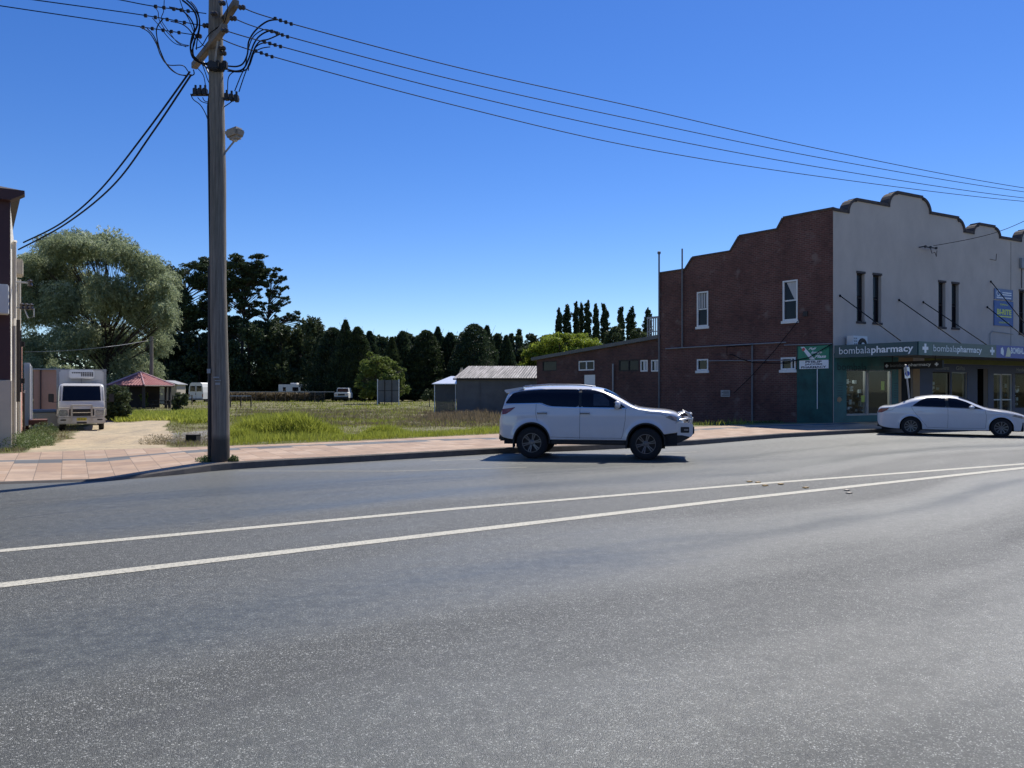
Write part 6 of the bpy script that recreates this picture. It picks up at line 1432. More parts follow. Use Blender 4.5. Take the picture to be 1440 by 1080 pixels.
# ============================================================ vehicles
def catmull(xs, ys):
    xs = list(xs); ys = list(ys); n = len(xs); d = [(ys[i+1]-ys[i])/(xs[i+1]-xs[i]) for i in range(n-1)]
    m = [d[0]]+[0 if d[i-1]*d[i] <= 0 else 2*d[i-1]*d[i]/(d[i-1]+d[i]) for i in range(1, n-1)]+[d[-1]]
    def f(x):
        if x <= xs[0]: return ys[0]
        if x >= xs[-1]: return ys[-1]
        i = max(k for k in range(n-1) if xs[k] <= x); h = xs[i+1]-xs[i]; t_ = (x-xs[i])/h
        return (2*t_**3-3*t_**2+1)*ys[i]+(t_**3-2*t_**2+t_)*h*m[i]+(-2*t_**3+3*t_**2)*ys[i+1]+(t_**3-t_**2)*h*m[i+1]
    return f
class Car:
    """body = lower side (sill to belt) + upper shell (belt to centre line), right side at -y"""
    def __init__(s, top, belt, width, sill, wheels, ra, rz, lean, ne=3.6, tuck=.05, crease=None):
        s.top = catmull(*zip(*top)); s.belt = catmull(*zip(*belt)); s.W = catmull(*zip(*width)); s.sill = catmull(*zip(*sill))
        s.x0, s.x1 = top[0][0], top[-1][0]; s.wh = wheels; s.ra = ra; s.rz = rz; s.lean = lean; s.ne = ne; s.tuck = tuck; s.crease = crease
    def zmin(s, x):
        z = s.sill(x)
        for c in s.wh:
            d = abs(x-c)
            if d < s.ra: z = max(z, s.rz+math.sqrt(s.ra**2-d*d))
        return z
    def yside(s, x, z):
        b = s.belt(x); W = s.W(x)
        if z <= b:
            t_ = (b-z)/max(b-.25, .1); y = W*(1-.018*((z-.72)/.4)**2 if z < .72 else 1-.03*((z-.72)/.5)**2)
            if s.crease:
                zc, dp = s.crease; y += dp*math.exp(-((z-zc)/.035)**2)
            for c in s.wh:           # flared arches
                r_ = math.hypot(x-c, z-s.rz); y += .022*math.exp(-((r_-s.ra)/.05)**2)
            return y
        Wb = s.yside(x, b-1e-6); H = max(s.top(x)-b, .005); t_ = min(1, (z-b)/H)
        return Wb*(1-t_**s.ne)**(1/s.ne)*(1-s.lean*(z-b))
    def ztop_at(s, x, y):
        b = s.belt(x); Wb = s.yside(x, b-1e-6); H = max(s.top(x)-b, .005); lo, hi = b, b+H
        for _ in range(22):
            m_ = (lo+hi)/2
            if s.yside(x, m_) > abs(y): lo = m_
            else: hi = m_
        return (lo+hi)/2
    def body(s, name, m_, root):
        xs_ = set(np.round(np.linspace(s.x0, s.x1, 90), 4))
        for c in s.wh:
            for k in range(0, 25): xs_.add(round(c+(s.ra-.0005)*math.cos(math.pi*k/24), 4))
            xs_.add(round(c+s.ra+.001, 4)); xs_.add(round(c-s.ra-.001, 4))
        xs_ = sorted(xs_); rows = []
        for x in xs_:
            zm = s.zmin(x); b = max(s.belt(x), zm+.01); pts = [(s.yside(x, zm)-s.tuck*2.2, zm+.0), (s.yside(x, zm)-.012, zm), (s.yside(x, zm+.012), zm+.012)]
            for k in range(1, 15): z = zm+.012+(b-zm-.012)*k/14; pts.append((s.yside(x, z), z))
            H = max(s.top(x)-b, .005); Wb = s.yside(x, b-1e-6)
            for k in range(1, 15):
                a = math.pi/2*k/14; tz_ = math.sin(a)**(2/s.ne); z = b+H*tz_
                y = Wb*max(0, 1-tz_**s.ne)**(1/s.ne)*(1-s.lean*(z-b)) if k < 14 else 0
                if k == 14: z = b+H
                pts.append((max(y, 0), z))
            crown = .018
            pts = [(y, z-(crown*(y/Wb)**2 if i > 16 else 0)) for i, (y, z) in enumerate(pts)]
            rows.append([(x, -y, z) for y, z in pts])
        mb = MB(); n = len(rows[0]); nx = len(rows)
        for r_ in rows: mb.v += r_
        for r_ in rows: mb.v += [(x, -y, z) for x, y, z in r_]
        off = nx*n
        for i in range(nx-1):
            for j in range(n-1):
                a = i*n+j; mb.f.append((a, a+n, a+n+1, a+1)); a += off; mb.f.append((a, a+1, a+n+1, a+n)); mb.mi += [0, 0]
        for i in (0, nx-1):
            ring = [i*n+j for j in range(n)]+[off+i*n+j for j in range(n-1)][::-1]; mb.f.append(tuple(ring)); mb.mi.append(0)
        me = bpy.data.meshes.new(name); me.from_pydata(mb.v, [], mb.f); bm = bmesh.new(); bm.from_mesh(me)
        bmesh.ops.remove_doubles(bm, verts=bm.verts, dist=.0004); bmesh.ops.recalc_face_normals(bm, faces=bm.faces); bm.to_mesh(me); bm.free()
        o_ = link_mesh(name, me, m_, root, smooth=True); me.set_sharp_from_angle(angle=R(40)); return o_
    def patch(s, poly, off=.004, sides=(-1, 1), cell=.06, rim=True):
        """a pane or panel laid over the side: polygon in (x,z)"""
        bm = bmesh.new(); f = bm.faces.new([bm.verts.new((x, 0, z)) for x, z in poly])
        X0, X1 = min(p[0] for p in poly), max(p[0] for p in poly); Z0, Z1 = min(p[1] for p in poly), max(p[1] for p in poly)
        x = X0+cell
        while x < X1: bmesh.ops.bisect_plane(bm, geom=bm.verts[:]+bm.edges[:]+bm.faces[:], plane_co=(x, 0, 0), plane_no=(1, 0, 0)); x += cell
        z = Z0+cell
        while z < Z1: bmesh.ops.bisect_plane(bm, geom=bm.verts[:]+bm.edges[:]+bm.faces[:], plane_co=(0, 0, z), plane_no=(0, 0, 1)); z += cell
        if rim:
            be = [e for e in bm.edges if len(e.link_faces) == 1]; ex_ = bmesh.ops.extrude_edge_only(bm, edges=be)
            nv = {v for v in ex_['geom'] if isinstance(v, bmesh.types.BMVert)}
        else: nv = set()
        bm.verts.index_update(); mb = MB()
        for sd_ in sides:
            mb.add([(v.co.x, sd_*(s.yside(v.co.x, v.co.z)+(off if v not in nv else -.012)), v.co.z) for v in bm.verts], [[v.index for v in f.verts] for f in bm.faces])
        bm.free(); return mb
    def line(s, pts, wd=.007, off=.0015, sides=(-1, 1)):
        mb = MB()
        q = [];
        for a, b_ in zip(pts[:-1], pts[1:]):
            n = max(2, int(math.hypot(b_[0]-a[0], b_[1]-a[1])/.04))
            for k in range(n): q.append((a[0]+(b_[0]-a[0])*k/n, a[1]+(b_[1]-a[1])*k/n))
        q.append(pts[-1])
        for sd_ in sides:
            vs = []
            for i, p in enumerate(q):
                a, b_ = q[max(0, i-1)], q[min(len(q)-1, i+1)]; d = math.hypot(b_[0]-a[0], b_[1]-a[1]) or 1; nx2, nz2 = -(b_[1]-a[1])/d*wd/2, (b_[0]-a[0])/d*wd/2
                for sg_ in (-1, 1): X_, Z_ = p[0]+sg_*nx2, p[1]+sg_*nz2; vs.append((X_, sd_*(s.yside(X_, Z_)+off), Z_))
            mb.add(vs, [(2*i, 2*i+2, 2*i+3, 2*i+1) for i in range(len(q)-1)])
        return mb
    def toppatch(s, xa, xb, ya, yb_, off=.004, n=12, taper=0):
        """pane on the sloping top (windscreen): between xa..xb, spanning ya..yb_ across"""
        mb = MB(); vs = []
        for i in range(n+1):
            x = xa+(xb-xa)*i/n; sh_ = 1-taper*i/n
            for j in range(n+1):
                y = (ya+(yb_-ya)*j/n)*sh_; b = s.belt(x); Wb = s.yside(x, b-1e-6)
                z = s.ztop_at(x, y); vs.append((x, y, z-.018*(abs(y)/Wb)**2+off))
        mb.add(vs, [(i*(n+1)+j, (i+1)*(n+1)+j, (i+1)*(n+1)+j+1, i*(n+1)+j+1) for i in range(n) for j in range(n)]); return mb
def smooth_poly(p, k=5, r=.35):
    """round the corners of a polygon"""
    out = []; n = len(p)
    for i in range(n):
        a, b_, c = Vector(p[i-1]), Vector(p[i]), Vector(p[(i+1) % n]); l = min((a-b_).length, (c-b_).length)*r; l = min(l, .09)
        u = b_+(a-b_).normalized()*l; v = b_+(c-b_).normalized()*l
        for j in range(k+1): t_ = j/k; out.append(tuple(u*(1-t_)**2+b_*2*t_*(1-t_)+v*t_*t_))
    return out
def wheel(parent, x, y, side, rt, rr, spokes, name='wheel', wd=.24, twin=True, rimm='alloy', hubr=.05):
    w_ = thing(name, None, None, (x, y, rt)); w_.parent = parent
    s_ = side
    mb = MB(); mb.lathe([(rr*.97, s_*wd*.32), (rr, s_*wd*.46), (rr+.03, s_*wd*.5), (rt-.035, s_*wd*.47), (rt-.008, s_*wd*.38), (rt, s_*wd*.2), (rt, -s_*wd*.3), (rt-.03, -s_*wd*.45), (rr, -s_*wd*.45)], (0, 0, 0), 'y', 44); mb.build('tyre', M['tyre'], w_, smooth=True)
    mb = MB(); mb.lathe([(rr*.99, s_*wd*.44), (rr*.955, s_*wd*.43), (rr*.92, s_*wd*.34), (rr*.9, s_*wd*.05), (0, s_*wd*.02)], (0, 0, 0), 'y', 40); mb.build('rim_barrel', M['black'], w_, smooth=True)
    mb = MB(); mb.lathe([(rr*.995, s_*wd*.40), (rr*.995, s_*wd*.452), (rr*.945, s_*wd*.452), (rr*.93, s_*wd*.38)], (0, 0, 0), 'y', 44)
    mb.lathe([(0, s_*wd*.40), (hubr*.8, s_*wd*.40), (hubr, s_*wd*.36), (hubr*1.5, s_*wd*.33), (hubr*1.5, s_*wd*.2)], (0, 0, 0), 'y', 24)
    for k in range(spokes):
        a = 2*math.pi*k/spokes+.25
        for dlt in ((-.13, .13) if twin else (0,)):
            a1, a2 = a+dlt*1.5, a+dlt*.95; w1, w2 = (.012, .0125) if twin else (.013, .02)
            def q(r_, an, of): return (r_*math.cos(an)-of*math.sin(an), r_*math.sin(an)+of*math.cos(an))
            r0, r1 = hubr*1.2, rr*.955; yo_ = s_*wd*.37; yi_ = s_*wd*.43
            A = [q(r0, a1, -w1), q(r0, a1, w1), q(r1, a2, w2), q(r1, a2, -w2)]
            mb.add([(A[0][0], yo_, A[0][1]), (A[1][0], yo_, A[1][1]), (A[2][0], yi_, A[2][1]), (A[3][0], yi_, A[3][1])]+[(A[0][0], yo_-s_*.03, A[0][1]), (A[1][0], yo_-s_*.03, A[1][1]), (A[2][0], yi_-s_*.03, A[2][1]), (A[3][0], yi_-s_*.03, A[3][1])],
                   [(0, 1, 2, 3), (4, 5, 6, 7), (0, 1, 5, 4), (1, 2, 6, 5), (2, 3, 7, 6), (3, 0, 4, 7)])
    mb.build('rim', M[rimm], w_)
    return w_
def underbody(parent, x0, x1, hw, z0, z1, wheels, ra):
    mb = MB(); mb.box(x0, x1, -hw*.55, hw*.55, z0, z1)
    for a, b_ in ((x0, wheels[0]-ra), (wheels[0]+ra, wheels[1]-ra), (wheels[1]+ra, x1)): mb.box(a+.002, b_-.002, -hw*.93, hw*.93, z0+.02, z1-.1)
    mb.build('underbody', M['dark'], parent)
    for c in wheels:                                # liners behind the wheels
        for s_ in (-1, 1):
            mb = MB(); n = 16; vs = []
            for k in range(n+1): a = math.pi*k/n; vs += [(c+(ra-.003)*math.cos(a), s_*(hw-.03), ra*0+z_w+(ra-.003)*math.sin(a)), (c+(ra-.003)*math.cos(a), s_*hw*.5, z_w+(ra-.003)*math.sin(a))]
            mb.add(vs, [(2*k, 2*k+2, 2*k+3, 2*k+1) for k in range(n)])
            mb.add([(c-ra, s_*hw*.5, .25), (c+ra, s_*hw*.5, .25), (c+ra, s_*hw*.5, z_w+ra), (c-ra, s_*hw*.5, z_w+ra)], [(0, 1, 2, 3)])
            mb.build('arch_liner', M['dark'], parent)

# ---- white SUV with bull bar
th = R(-10); rw = Vector((.82, -.80, 0)); gpt = G(748.5, 644.3); rotm = Matrix.Rotation(th, 3, 'Z')
loc = gpt-rotm @ rw
SUV = thing('suv', 'white four wheel drive wagon with silver bull bar pulled out from the kerb', 'car', gpt-(rotm @ rw)*.972, th); SUV.scale = (.972, .972, .968)
z_w = .39
suv = Car(top=[(0, .95), (.02, 1.06), (.06, 1.22), (.12, 1.42), (.17, 1.57), (.21, 1.65), (.30, 1.695), (.6, 1.745), (1.1, 1.785), (1.6, 1.795), (2.1, 1.785), (2.5, 1.735), (2.75, 1.64), (3.0, 1.50), (3.25, 1.34), (3.42, 1.27), (3.7, 1.235), (4.0, 1.215), (4.25, 1.17), (4.38, 1.10), (4.46, .98)],
          belt=[(0, .93), (.03, 1.0), (.08, 1.14), (.16, 1.31), (.5, 1.33), (1.0, 1.345), (1.25, 1.27), (2.0, 1.25), (3.0, 1.235), (3.3, 1.22), (3.7, 1.17), (4.05, 1.10), (4.3, 1.0), (4.46, .86)],
          width=[(0, .80), (.04, .86), (.15, .905), (.5, .925), (2.5, .93), (3.6, .925), (4.1, .885), (4.3, .82), (4.46, .70)],
          sill=[(0, .60), (.1, .52), (.36, .47), (1.3, .47), (3.1, .47), (3.99, .62), (4.3, .66), (4.46, .68)], wheels=(.82, 3.565), ra=.46, rz=.43, lean=.30, ne=4.2, crease=(1.06, .006))
suv.body('body', M['paint'], SUV)
underbody(SUV, .12, 4.3, .88, .33, .8, (.82, 3.565), .46)
win = [(.145, 1.335), (.19, 1.44), (.32, 1.60), (.48, 1.655), (1.0, 1.70), (1.96, 1.715)]
glass = smooth_poly([(.15, 1.345), (.33, 1.60), (.55, 1.66), (1.2, 1.705), (1.97, 1.70), (1.97, 1.262), (1.35, 1.278), (1.22, 1.30), (1.05, 1.365)], r=.2)
for s_ in (-1, 1): suv.patch(glass, sides=(s_,)).build('rear_side_glass', M['glassd'], SUV, smooth=True)
glass = smooth_poly([(2.03, 1.262), (2.03, 1.70), (2.35, 1.675), (2.6, 1.60), (2.86, 1.44), (3.1, 1.25)], r=.15)
for s_ in (-1, 1): suv.patch(glass, sides=(s_,)).build('front_side_glass', M['glassd'], SUV, smooth=True)
for s_ in (-1, 1): suv.patch(smooth_poly([(2.32, 1.30), (2.32, 1.58), (2.52, 1.58), (2.70, 1.42), (2.70, 1.30)], r=.1), .0065, rim=False, sides=(s_,)).build('see_through_light_patch', mat('paler_glass', (.04, .045, .055), .12, var=.3, vs=5), SUV, smooth=True)  # paler patch painted on the glass for light showing through the cabin
for s_ in (-1, 1): suv.patch([(1.965, 1.26), (1.965, 1.705), (2.035, 1.70), (2.035, 1.26)], .006, sides=(s_,)).build('door_pillar', M['black'], SUV)
for s_ in (-1, 1): suv.line([(.13, 1.325), (.5, 1.345), (1.03, 1.353), (1.2, 1.288), (1.35, 1.266), (2.0, 1.252), (3.12, 1.238)], .016, .006, sides=(s_,)).build('belt_moulding', M['chrome'], SUV)
for s_ in (-1, 1): suv.line([(2.0, 1.25), (1.995, .9), (1.99, .50)], sides=(s_,)).build('door_gap', M['black'], SUV)
for s_ in (-1, 1): suv.line([(.93, 1.34), (.92, 1.1), (.96, .93)], sides=(s_,)).build('door_gap', M['black'], SUV)
for s_ in (-1, 1): suv.line([(3.09, 1.23), (3.08, .95), (3.02, .6), (2.98, .50)], sides=(s_,)).build('door_gap', M['black'], SUV)
for s_ in (-1, 1): suv.line([(1.27, .535), (2.0, .52), (3.0, .52)], sides=(s_,)).build('door_gap', M['black'], SUV)
for x_ in (1.08, 2.12):
    for s_ in (-1, 1):
        y_ = s_*(suv.yside(x_, 1.12)); mb = MB(); mb.bbox(x_-.11, x_+.11, y_-.005, y_+s_*.035, 1.10, 1.125, .010); mb.build('door_handle', M['alloy'], SUV, smooth=True)
        mb = MB(); mb.lathe([(0, 0), (.05, 0), (.05, s_*.002), (0, s_*.002)], (x_+.02, y_+s_*.0005, 1.11), 'y', 14); mb.build('handle_recess', M['paint'], SUV)
for s_ in (-1, 1):     # mirrors
    mb = MB(); bm = bmesh.new(); bmesh.ops.create_uvsphere(bm, u_segments=16, v_segments=10, radius=1)
    mb.add([(2.90+v.co.x*.075, s_*(1.04+v.co.y*.11), 1.335+v.co.z*.085-(.02 if v.co.z < 0 else 0)) for v in bm.verts], [[v.index for v in f.verts] for f in bm.faces]); bm.free()
    mir = mb.build('side_mirror', M['paint'], SUV, smooth=True)
    mb = MB(); mb.bbox(2.84, 3.0, s_*.89 if s_ > 0 else -1.0, s_*1.0 if s_ > 0 else -.89, 1.245, 1.29, .01); mb.bbox(2.82, 2.845, min(s_*.95, s_*1.13), max(s_*.95, s_*1.13), 1.27, 1.39, .01); mb.build('mirror_base', M['black'], mir)
suv.toppatch(2.56, 3.30, -.66, .66, .006).build('windscreen', M['glassd'], SUV, smooth=True)
mb = MB()       # rear window, spoiler
mb.add([(.095, -.62, 1.27), (.095, .62, 1.27), (.235, .58, 1.62), (.235, -.58, 1.62)], [(0, 1, 2, 3)]); mb.build('rear_window', M['glassd'], SUV)
mb = MB(); mb.prism([(.10, 1.655), (.16, 1.60), (.40, 1.64), (.6, 1.72), (.5, 1.748), (.11, 1.685)], -.66, .66); mb.build('roof_spoiler', M['paint'], SUV)
for s_ in (-1, 1):
    mb = MB(); mb.tube([(.52, s_*.60, 1.725), (.62, s_*.61, 1.775), (1.2, s_*.61, 1.815), (2.0, s_*.61, 1.805), (2.28, s_*.60, 1.77)], .017, 8); mb.build('roof_rail', M['steel'], SUV, smooth=True)
mb = MB(); mb.prism([(.55, 1.745), (.75, 1.755), (.68, 1.815), (.6, 1.80)], -.03, .03); mb.build('roof_fin', M['paint'], SUV)
for s_ in (-1, 1): suv.patch(smooth_poly([(.02, 1.09), (.035, 1.20), (.42, 1.26), (.31, 1.17), (.18, 1.09), (.06, 1.075)], r=.2), .012, sides=(s_,)).build('tail_light', M['redlamp'], SUV, smooth=True)
for s_ in (-1, 1): suv.patch(smooth_poly([(4.02, 1.03), (4.12, 1.075), (4.33, 1.03), (4.42, .92), (4.25, .935)], r=.2), .01, sides=(s_,)).build('headlight', M['lampglass'], SUV, smooth=True)
for s_ in (-1, 1): suv.line([(3.55, 1.135), (3.9, 1.11), (4.05, 1.06)], .012, sides=(s_,)).build('bonnet_gap', M['galv'], SUV)
# arch cladding, mudflaps, side steps
for c in (.82, 3.565):
    for s_ in (-1, 1):
        mb = MB(); n = 26; vs = []
        for k in range(n+1):
            a = math.pi*k/n-.12+.24*(k/n)*1; 
            for r_, of in ((.462, .012), (.435, .015), (.415, -.03)):
                X_, Z_ = c+r_*math.cos(a), .43+r_*math.sin(a); vs.append((X_, s_*(suv.yside(min(max(X_, .05), 4.4), max(Z_, .5))+of), Z_))
        mb.add(vs, [q for k in range(n) for q in ((3*k, 3*k+3, 3*k+4, 3*k+1), (3*k+1, 3*k+4, 3*k+5, 3*k+2))]); mb.build('arch_trim', M['black'], SUV, smooth=True)
for s_ in (-1, 1):
    mb = MB(); mb.bbox(1.32, 3.05, min(s_*.80, s_*.97), max(s_*.80, s_*.97), .375, .43, .015); mb.build('side_step', M['black'], SUV)
    mb = MB(); mb.box(1.30, 3.08, s_*.86, s_*.90, .36, .50); mb.build('sill', M['black'], SUV)
    for x_ in (.36, 3.1): mb = MB(); mb.box(x_-.015, x_+.015, min(s_*.66, s_*.9), max(s_*.66, s_*.9), .27, .52); mb.build('mudflap', M['black'], SUV)
for x_ in (.82, 3.565):
    for s_ in (-1, 1): wheel(SUV, x_, s_*.80, s_, .388, .238, 6)
mb = MB(); mb.bbox(-.02, .3, -.78, .78, .42, .56, .03); mb.build('rear_bumper', M['black'], SUV)
mb = MB(); mb.box(-.14, .2, -.04, .04, .44, .50); mb.tube([(-.14, 0, .49), (-.14, 0, .56)], .02, 8); mb.lathe([(0, -.03), (.022, -.02), (.03, 0), (.022, .02), (0, .03)], (-.14, 0, .58), 'z', 10); mb.build('tow_bar', M['black'], SUV)
# bull bar front end
mb = MB(); mb.prism([(4.05, .60), (4.42, .60), (4.62, .56), (4.66, .62), (4.67, .86), (4.5, .90), (4.35, .90), (4.12, .84)], -.80, .80); bb = mb.build('bull_bar', M['paint'], SUV)
mb = MB(); mb.prism([(4.0, .58), (4.4, .60), (4.6, .55), (4.52, .50), (4.35, .42), (4.1, .36), (4.02, .42)], -.78, .78); mb.build('skid_plate', M['black'], bb)
for s_ in (-1, 1):
    mb = MB(); mb.tube([(4.64, s_*.42, .86), (4.66, s_*.43, .98), (4.60, s_*.44, 1.10), (4.48, s_*.47, 1.15)], .03, 10); mb.tube([(4.66, s_*.43, .97), (4.55, s_*.62, .99), (4.35, s_*.80, .96), (4.24, s_*.82, .88)], .024, 8)
    mb.tube([(4.5, s_*.46, 1.14), (4.38, s_*.66, 1.10), (4.26, s_*.80, 1.0)], .02, 8); mb.build('hoop', M['steel'], bb, smooth=True)
    mb = MB(); mb.bbox(4.38, 4.58, min(s_*.79, s_*.815), max(s_*.79, s_*.815), .66, .80, .01); mb.build('fog_light_surround', M['black'], bb)
    mb = MB(); mb.bbox(4.46, 4.56, min(s_*.81, s_*.822), max(s_*.81, s_*.822), .71, .75, .006); mb.build('fog_light', M['lampglass'], bb)
    mb = MB(); mb.bbox(4.60, 4.70, min(s_*.5, s_*.79), max(s_*.5, s_*.79), .62, .82, .02); mb.build('bumper_end', M['black'], bb)
mb = MB(); mb.tube([(4.62, -.45, 1.08), (4.66, -.2, 1.10), (4.66, .2, 1.10), (4.62, .45, 1.08)], .028, 10); mb.tube([(4.66, -.42, .97), (4.70, 0, .985), (4.66, .42, .97)], .022, 8); mb.build('cross_tube', M['steel'], bb, smooth=True)
mb = MB(); mb.prism([(4.40, .88), (4.50, .88), (4.47, 1.03), (4.38, 1.06)], -.5, .5); mb.build('grille', M['chrome'], SUV)
mb = MB()
for k in range(4): mb.box(4.498-k*.01, 4.512-k*.01, -.46, .46, .89+k*.035, .91+k*.035)
mb.build('grille_slats', M['black'], SUV)
mb = MB(); mb.tube([(4.64, -.6, .87), (4.66, -.62, 1.3)], .004, 4); 

# ---- white sedan
th2 = R(-30); z_w = .33; gp = P(1281, 612.3, 28.0); gp.z = 0; rot2 = Matrix.Rotation(th2, 3, 'Z'); loc2 = gp-rot2 @ Vector((1.12, -.80, 0))
SED = thing('sedan', 'white four-door sedan parked rear to the kerb in front of the shop awning', 'car', loc2, th2)
sed = Car(top=[(0, .84), (.015, .93), (.06, 1.02), (.2, 1.075), (.42, 1.09), (.6, 1.125), (.9, 1.26), (1.2, 1.385), (1.5, 1.44), (1.85, 1.468), (2.3, 1.465), (2.6, 1.42), (2.9, 1.305), (3.2, 1.145), (3.45, 1.03), (3.6, .99), (3.9, .955), (4.2, .90), (4.5, .81), (4.7, .70), (4.8, .58), (4.82, .5)],
          belt=[(0, .80), (.05, .92), (.2, .98), (.6, 1.03), (1.2, 1.035), (2.3, 1.005), (3.3, .955), (3.6, .92), (4.0, .86), (4.4, .77), (4.7, .62), (4.82, .46)],
          width=[(0, .70), (.05, .78), (.2, .85), (.6, .90), (2.4, .912), (3.9, .90), (4.3, .86), (4.6, .77), (4.75, .65), (4.82, .52)],
          sill=[(0, .52), (.06, .36), (.3, .27), (.7, .23), (2.4, .22), (4.3, .22), (4.7, .26), (4.82, .34)], wheels=(1.12, 3.9), ra=.365, rz=.325, lean=.34, ne=3.6, crease=(.80, .005))
sed.body('body', M['paint2'], SED)
underbody(SED, .15, 4.55, .86, .19, .62, (1.12, 3.9), .365)
for s_ in (-1, 1): sed.patch(smooth_poly([(1.16, 1.065), (1.42, 1.27), (1.62, 1.36), (2.02, 1.385), (2.2, 1.375), (2.24, 1.03)], r=.2), sides=(s_,)).build('rear_side_glass', M['glassd'], SED, smooth=True)
for s_ in (-1, 1): sed.patch(smooth_poly([(2.31, 1.03), (2.28, 1.375), (2.55, 1.335), (2.85, 1.22), (3.15, 1.06), (3.33, .985)], r=.15), sides=(s_,)).build('front_side_glass', M['glassd'], SED, smooth=True)
for s_ in (-1, 1): sed.patch([(2.23, 1.03), (2.19, 1.38), (2.29, 1.375), (2.32, 1.03)], .006, sides=(s_,)).build('door_pillar', M['black'], SED)
for pts in ([(2.29, 1.02), (2.30, .7), (2.28, .29)], [(1.13, 1.05), (1.2, .9), (1.36, .68), (1.5, .5), (1.6, .38), (1.64, .3)], [(3.42, .93), (3.46, .75), (3.45, .5), (3.43, .3)], [(1.64, .3), (2.3, .285), (3.43, .295)], [(3.52, .965), (3.8, .925), (4.2, .845), (4.5, .755)], [(.1, .87), (.5, .90), (.66, 1.05)]):
    for s_ in (-1, 1): sed.line(pts, sides=(s_,)).build('door_gap', M['black'], SED)
for s_ in (-1, 1): sed.line([(1.14, 1.052), (2.2, 1.02), (3.36, .972)], .014, .006, sides=(s_,)).build('belt_moulding', M['black'], SED)
for x_ in (1.40, 2.48):
    for s_ in (-1, 1): y_ = s_*sed.yside(x_, .87); mb = MB(); mb.bbox(x_-.1, x_+.1, min(y_-s_*.005, y_+s_*.035), max(y_-s_*.005, y_+s_*.035), .86, .89, .012); mb.build('door_handle', M['paint2'], SED, smooth=True)
for s_ in (-1, 1):
    mb = MB(); bm = bmesh.new(); bmesh.ops.create_uvsphere(bm, u_segments=16, v_segments=10, radius=1)
    mb.add([(3.02+v.co.x*.09, s_*(1.0+v.co.y*.10), 1.03+v.co.z*.065) for v in bm.verts], [[v.index for v in f.verts] for f in bm.faces]); bm.free(); mb.build('side_mirror', M['paint2'], SED, smooth=True)
sed.toppatch(2.62, 3.42, -.62, .62, .006).build('windscreen', M['glassd'], SED, smooth=True)
sed.toppatch(.66, 1.22, -.58, .58, .006).build('rear_window', M['glassd'], SED, smooth=True)
for s_ in (-1, 1): sed.patch(smooth_poly([(.02, .80), (.04, .90), (.14, .965), (.42, .985), (.34, .90), (.18, .82)], r=.2), .01, sides=(s_,)).build('tail_light', M['redlamp'], SED, smooth=True)
for s_ in (-1, 1): sed.patch(smooth_poly([(4.2, .74), (4.3, .79), (4.55, .735), (4.72, .62), (4.6, .63)], r=.2), .008, sides=(s_,)).build('headlight', M['lampglass'], SED, smooth=True)
for x_ in (1.12, 3.9):
    for s_ in (-1, 1): wheel(SED, x_, s_*.79, s_, .328, .212, 10, wd=.2, twin=False, hubr=.035)
mb = MB(); mb.bbox(-.012, .01, -.26, .26, .62, .74, .004); mb.build('number_plate', M['yellow'], SED)
mb = MB(); mb.prism([(.0, .3), (.25, .26), (.25, .4), (.02, .42)], -.74, .74); mb.build('rear_valance', M['black'], SED)

# ---- delivery truck, nose towards the street
tpos = P(115, 0, 35.2); hd = math.atan2(-.872, .49)
tz_ = float(lotz(tpos.x, 35.2))-.02
TR = thing('delivery_truck', 'dusty white refrigerated box truck with front bull bar parked on the dirt drive', 'truck', (tpos.x, 35.2, tz_), hd)
# x forwards, front of the bumper at x = 0
mb = MB(); mb.bbox(-6.2, -1.75, -1.03, 1.03, .95, 2.88, .03); mb.build('cargo_box', M['container'], TR)
mb = MB()
for s_ in (-1, 1): mb.box(-1.76, -1.735, s_*.93 if s_ > 0 else -1.04, 1.04 if s_ > 0 else -.93, .95, 2.89); mb.box(-1.765, -1.725, min(s_*.88, s_*1.045), max(s_*.88, s_*1.045), 2.76, 2.90)
mb.box(-1.745, -1.73, -.03, .0, 2.1, 2.45); mb.box(-1.76, -1.735, -.93, .93, 2.84, 2.893); mb.build('corner_trim', M['galv'], TR)
mb = MB(); mb.bbox(-1.73, -1.35, -.53, .53, 2.44, 2.84, .05); fr_ = mb.build('refrigeration_unit', M['white'], TR, smooth=True)
mb = MB()
for k in range(12):
    for j in range(3): 
        if k < 7 or j == 2: mb.box(-1.352, -1.343, .42-k*.075, .475-k*.075, 2.54+j*.07, 2.595+j*.07)
mb.build('grille', M['black'], fr_)
# cab: profile stacked in sections
def cab_sec(z, hw_, xf, xb=-1.6, r=.07):
    pts = [(xb, -hw_), (xf-r*1.6, -hw_), (xf-r*.5, -hw_+r*.35), (xf, -hw_+r*1.5)]; pts = pts+[(x, -y) for x, y in pts[::-1]]; return [(x, y, z) for x, y in pts]
secs = [cab_sec(.50, .90, -.06), cab_sec(.72, .93, -.02), cab_sec(1.0, .94, -.02), cab_sec(1.30, .935, -.06), cab_sec(1.38, .93, -.10), cab_sec(1.7, .925, -.22), cab_sec(2.0, .91, -.33), cab_sec(2.10, .89, -.40), cab_sec(2.17, .84, -.50), cab_sec(2.20, .74, -.62)]
mb = MB(); n = 8
for q in secs: mb.v += q
for i in range(len(secs)-1):
    for j in range(n): a = i*n+j; b_ = i*n+(j+1) % n; mb.f.append((a, b_, b_+n, a+n)); mb.mi.append(0)
mb.f.append(tuple((len(secs)-1)*n+j for j in range(n))); mb.mi.append(0); mb.f.append(tuple(range(n))); mb.mi.append(0)
cab = mb.build('cab', M['tpaint'], TR, smooth=True)
mb = MB(); zf = lambda z: np.interp(z, [1.38, 1.7, 2.0, 2.1], [-.10, -.22, -.33, -.40])
vs = []
